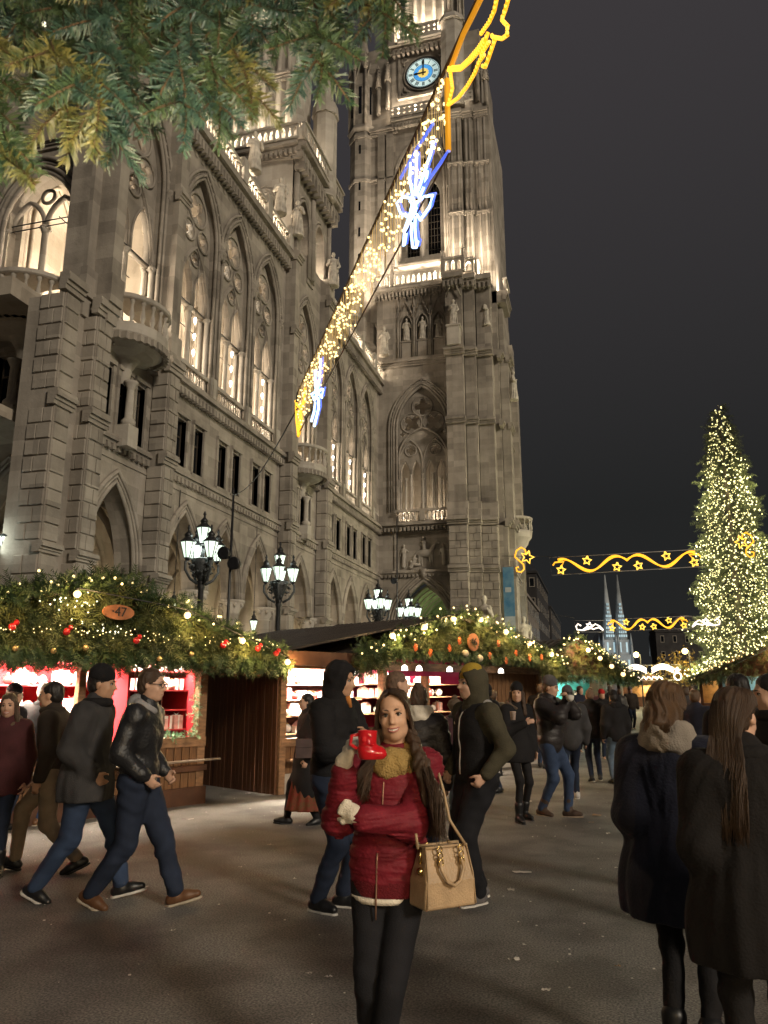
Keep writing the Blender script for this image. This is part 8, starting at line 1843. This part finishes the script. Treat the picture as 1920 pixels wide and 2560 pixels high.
root, J = person('woman in long navy coat with grey beige scarf and tied brown hair, back turned', spot(1660, 3.72), 150, 1.66, None, True, .010, 'fair', footL=(.01, .03, 0), footR=(-.01, -.03, 0), head=(-10, -12, 0), handL=(-.17, .13, .95), handR=(.17, .13, .95), elL=(-.2, -.9, -.8), elR=(.2, -.9, -.8), top=dict(m=C_NAVY, hem=.66, off=.036, flare=1.42, disp=drape(.009, 1), name='coat'), bottom=dict(m=C_BLACK, w=.84), shoe=S_BBLK, hairm=HBL, hair='bob')
Sc = Sdf(.02); nk = J['nk']
for z, rr, r_ in ((-.01, .090, .040), (.035, .078, .036), (-.045, .105, .036)):
    for i in range(14): a0, a1 = 2 * PI * i / 14, 2 * PI * (i + 1) / 14; f = lambda a: nk + np.array((rr * math.sin(a), rr * math.cos(a) - .005, z - .02 * math.cos(a) + .008 * math.sin(2 * a))); Sc.cone(f(a0), f(a1), r_, r_)
Sc.disp = wrinkle(.004, (24, 24, 60)); link('scarf', Sc.mesh('scarf', .010, C_SCARF), root)
hb = MB(); T = J['T']; Rh, hc, hs = J['Rh'], J['hc'], J['hs']
for i in range(520):
    ph = R(rng.uniform(60, 300)); sp_, cp_ = math.sin(ph), math.cos(ph); L_ = [(.01, .03, .124), (.06 * sp_, .06 * cp_, .108), (.088 * sp_, .098 * cp_ - .015, .05), (.092 * sp_, .10 * cp_ - .02, -.01), (.055 * sp_, -.115 + .02 * cp_, -.06), (.045 * sp_ + rng.normal(0, .012), -.135, -.11 - rng.uniform(0, .04))]
    C_ = catmull([hc + Rh @ (np.array(p) * hs * rng.uniform(.97, 1.05)) for p in L_], 2); n = len(C_); hb.tube([tuple(p) for p in C_], [.0028 * (1 - .6 * k / n) for k in range(n)], 4)
hb.build('hair', HBL, root, True)
root, J = person('woman in long dark coat with long straight hair at the right edge, back turned', spot(1835, 3.15), 162, 1.63, None, True, .010, 'fair', head=(-28, -8, 0), handL=(-.17, .13, .95), handR=(.17, .13, .95), elL=(-.2, -.9, -.8), elR=(.2, -.9, -.8), top=dict(m=C_DARK, hem=.66, off=.038, flare=1.38, disp=drape(.009, 2), name='coat', collar=C_DARK), bottom=dict(m=C_BLACK, w=.95), shoe=S_BBLK, hairm=HB, hair='short')
hb = MB(); Rh, hc, hs = J['Rh'], J['hc'], J['hs']
for i in range(900):
    ph = R(rng.uniform(52, 308)); sp_, cp_ = math.sin(ph), math.cos(ph); e = rng.uniform(.30, .50); wv = rng.uniform(0, 6); lay = rng.uniform(.98, 1.08)
    L_ = [(.0, .03, .122), (.062 * sp_, .064 * cp_, .108), (.084 * sp_, .098 * cp_ - .012, .05), (.074 * sp_, -.085 + .04 * cp_, -.02), (.062 * sp_, -.115, -.09), (.066 * sp_ + .012 * math.sin(wv), -.128, -.18), (.070 * sp_ + .014 * math.sin(wv + 1.5), -.135 + .008 * math.cos(wv), -.18 - (e - .18) * .5), (.066 * sp_ + .02 * math.sin(wv + 2), -.135, -e)]
    C_ = catmull([hc + (Rh @ (np.array(p) * hs * lay)) for p in L_], 2); n = len(C_); hb.tube([tuple(p) for p in C_], [.0027 * (1 - .8 * (k / n) ** 3) for k in range(n)], 4)
hb.build('hair', HB, root, True)
person('dark haired young man at the right edge in a black coat with a brown strap', spot(1932, 5.3), -75, 1.72, None, False, .014, 'fair', head=(-20, -6, 0), top=dict(m=C_BLACK, hem=.8, off=.04, collar=C_BLACK), bottom=dict(m=C_BLACK), shoe=S_BLK, hairm=HK, hair='short')
person('man seen from behind between the navy and the dark coat, dark hair', spot(1846, 6.1), 175, 1.74, None, False, .016, 'fair', top=dict(m=C_BLACK, hem=.8, off=.04), bottom=dict(m=C_BLACK), shoe=S_BLK, hairm=HK, hair='short', faceparts=False)
# --- the crowd further down the alley
crowd = [(1218, 13, -60, 'person in a dark hat by the second far stall'), (1232, 15.5, 170, 'person in a dark coat seen past the olive sleeve'), (1348, 17, 150, 'person behind the man in the grey cap'), (1418, 12.2, 178, 'person in dark clothes and white sneakers behind the puffer coat'), (1448, 21, 30, 'person facing us left of the man in turned up jeans'), (1476, 24, 185, 'small figure far down the alley, left of the middle'), (1502, 19, 10, 'figure in a red hat beyond the black jacket'), (1524, 23, 170, 'distant figure in a dark hat near the alley middle'), (1548, 28, 200, 'distant figure in dark clothes just left of the navy coat'), (1575, 33, 0, 'distant figure below the white light arch'), (1712, 16, 160, 'figure seen between the two women on the right'), (1735, 12, 140, 'person in a grey jacket between the two women on the right'), (1498, 36, 90, 'tiny figure at the end of the stalls'), (1530, 42, 180, 'tiny figure farthest down the alley'), (1725, 22, 20, 'figure by the right hand stalls'), (1462, 30, 180, 'small figure in front of the amber stall'), (1435, 27, 60, 'small figure in front of the blue stall')]
tops = [C_BLACK, C_PUFF, C_BROWN, C_GREY, C_NAVY, C_WINE, C_DARK]
for i, (x, d, f, lb) in enumerate(crowd):
    far = d > 18
    person(lb, spot(x, d), f, (1.70, 1.62, 1.76, 1.66, 1.73)[i % 5], 'passers by down the alley', i % 2 == 0, .034 if far else .022, 'fair', footL=(0, .12 * (i % 3 - 1), 0), footR=(0, -.12 * (i % 3 - 1), 0), top=dict(m=tops[i % 7], hem=.74, off=.045), bottom=dict(m=(C_JEAN2, C_BLACK, C_JEAN)[i % 3]), shoe=None if far else (S_WHT if 'white sneakers' in lb else S_BLK), hairm=(HK, HB, HBL)[i % 3], hair='short', hat='beanie' if i % 3 == 0 else None, hatm=(cloth('red_knit', (.4, .02, .02)) if 'red hat' in lb else C_BLACK) if 'hat' in lb else C_GREYKNIT, faceparts=False)
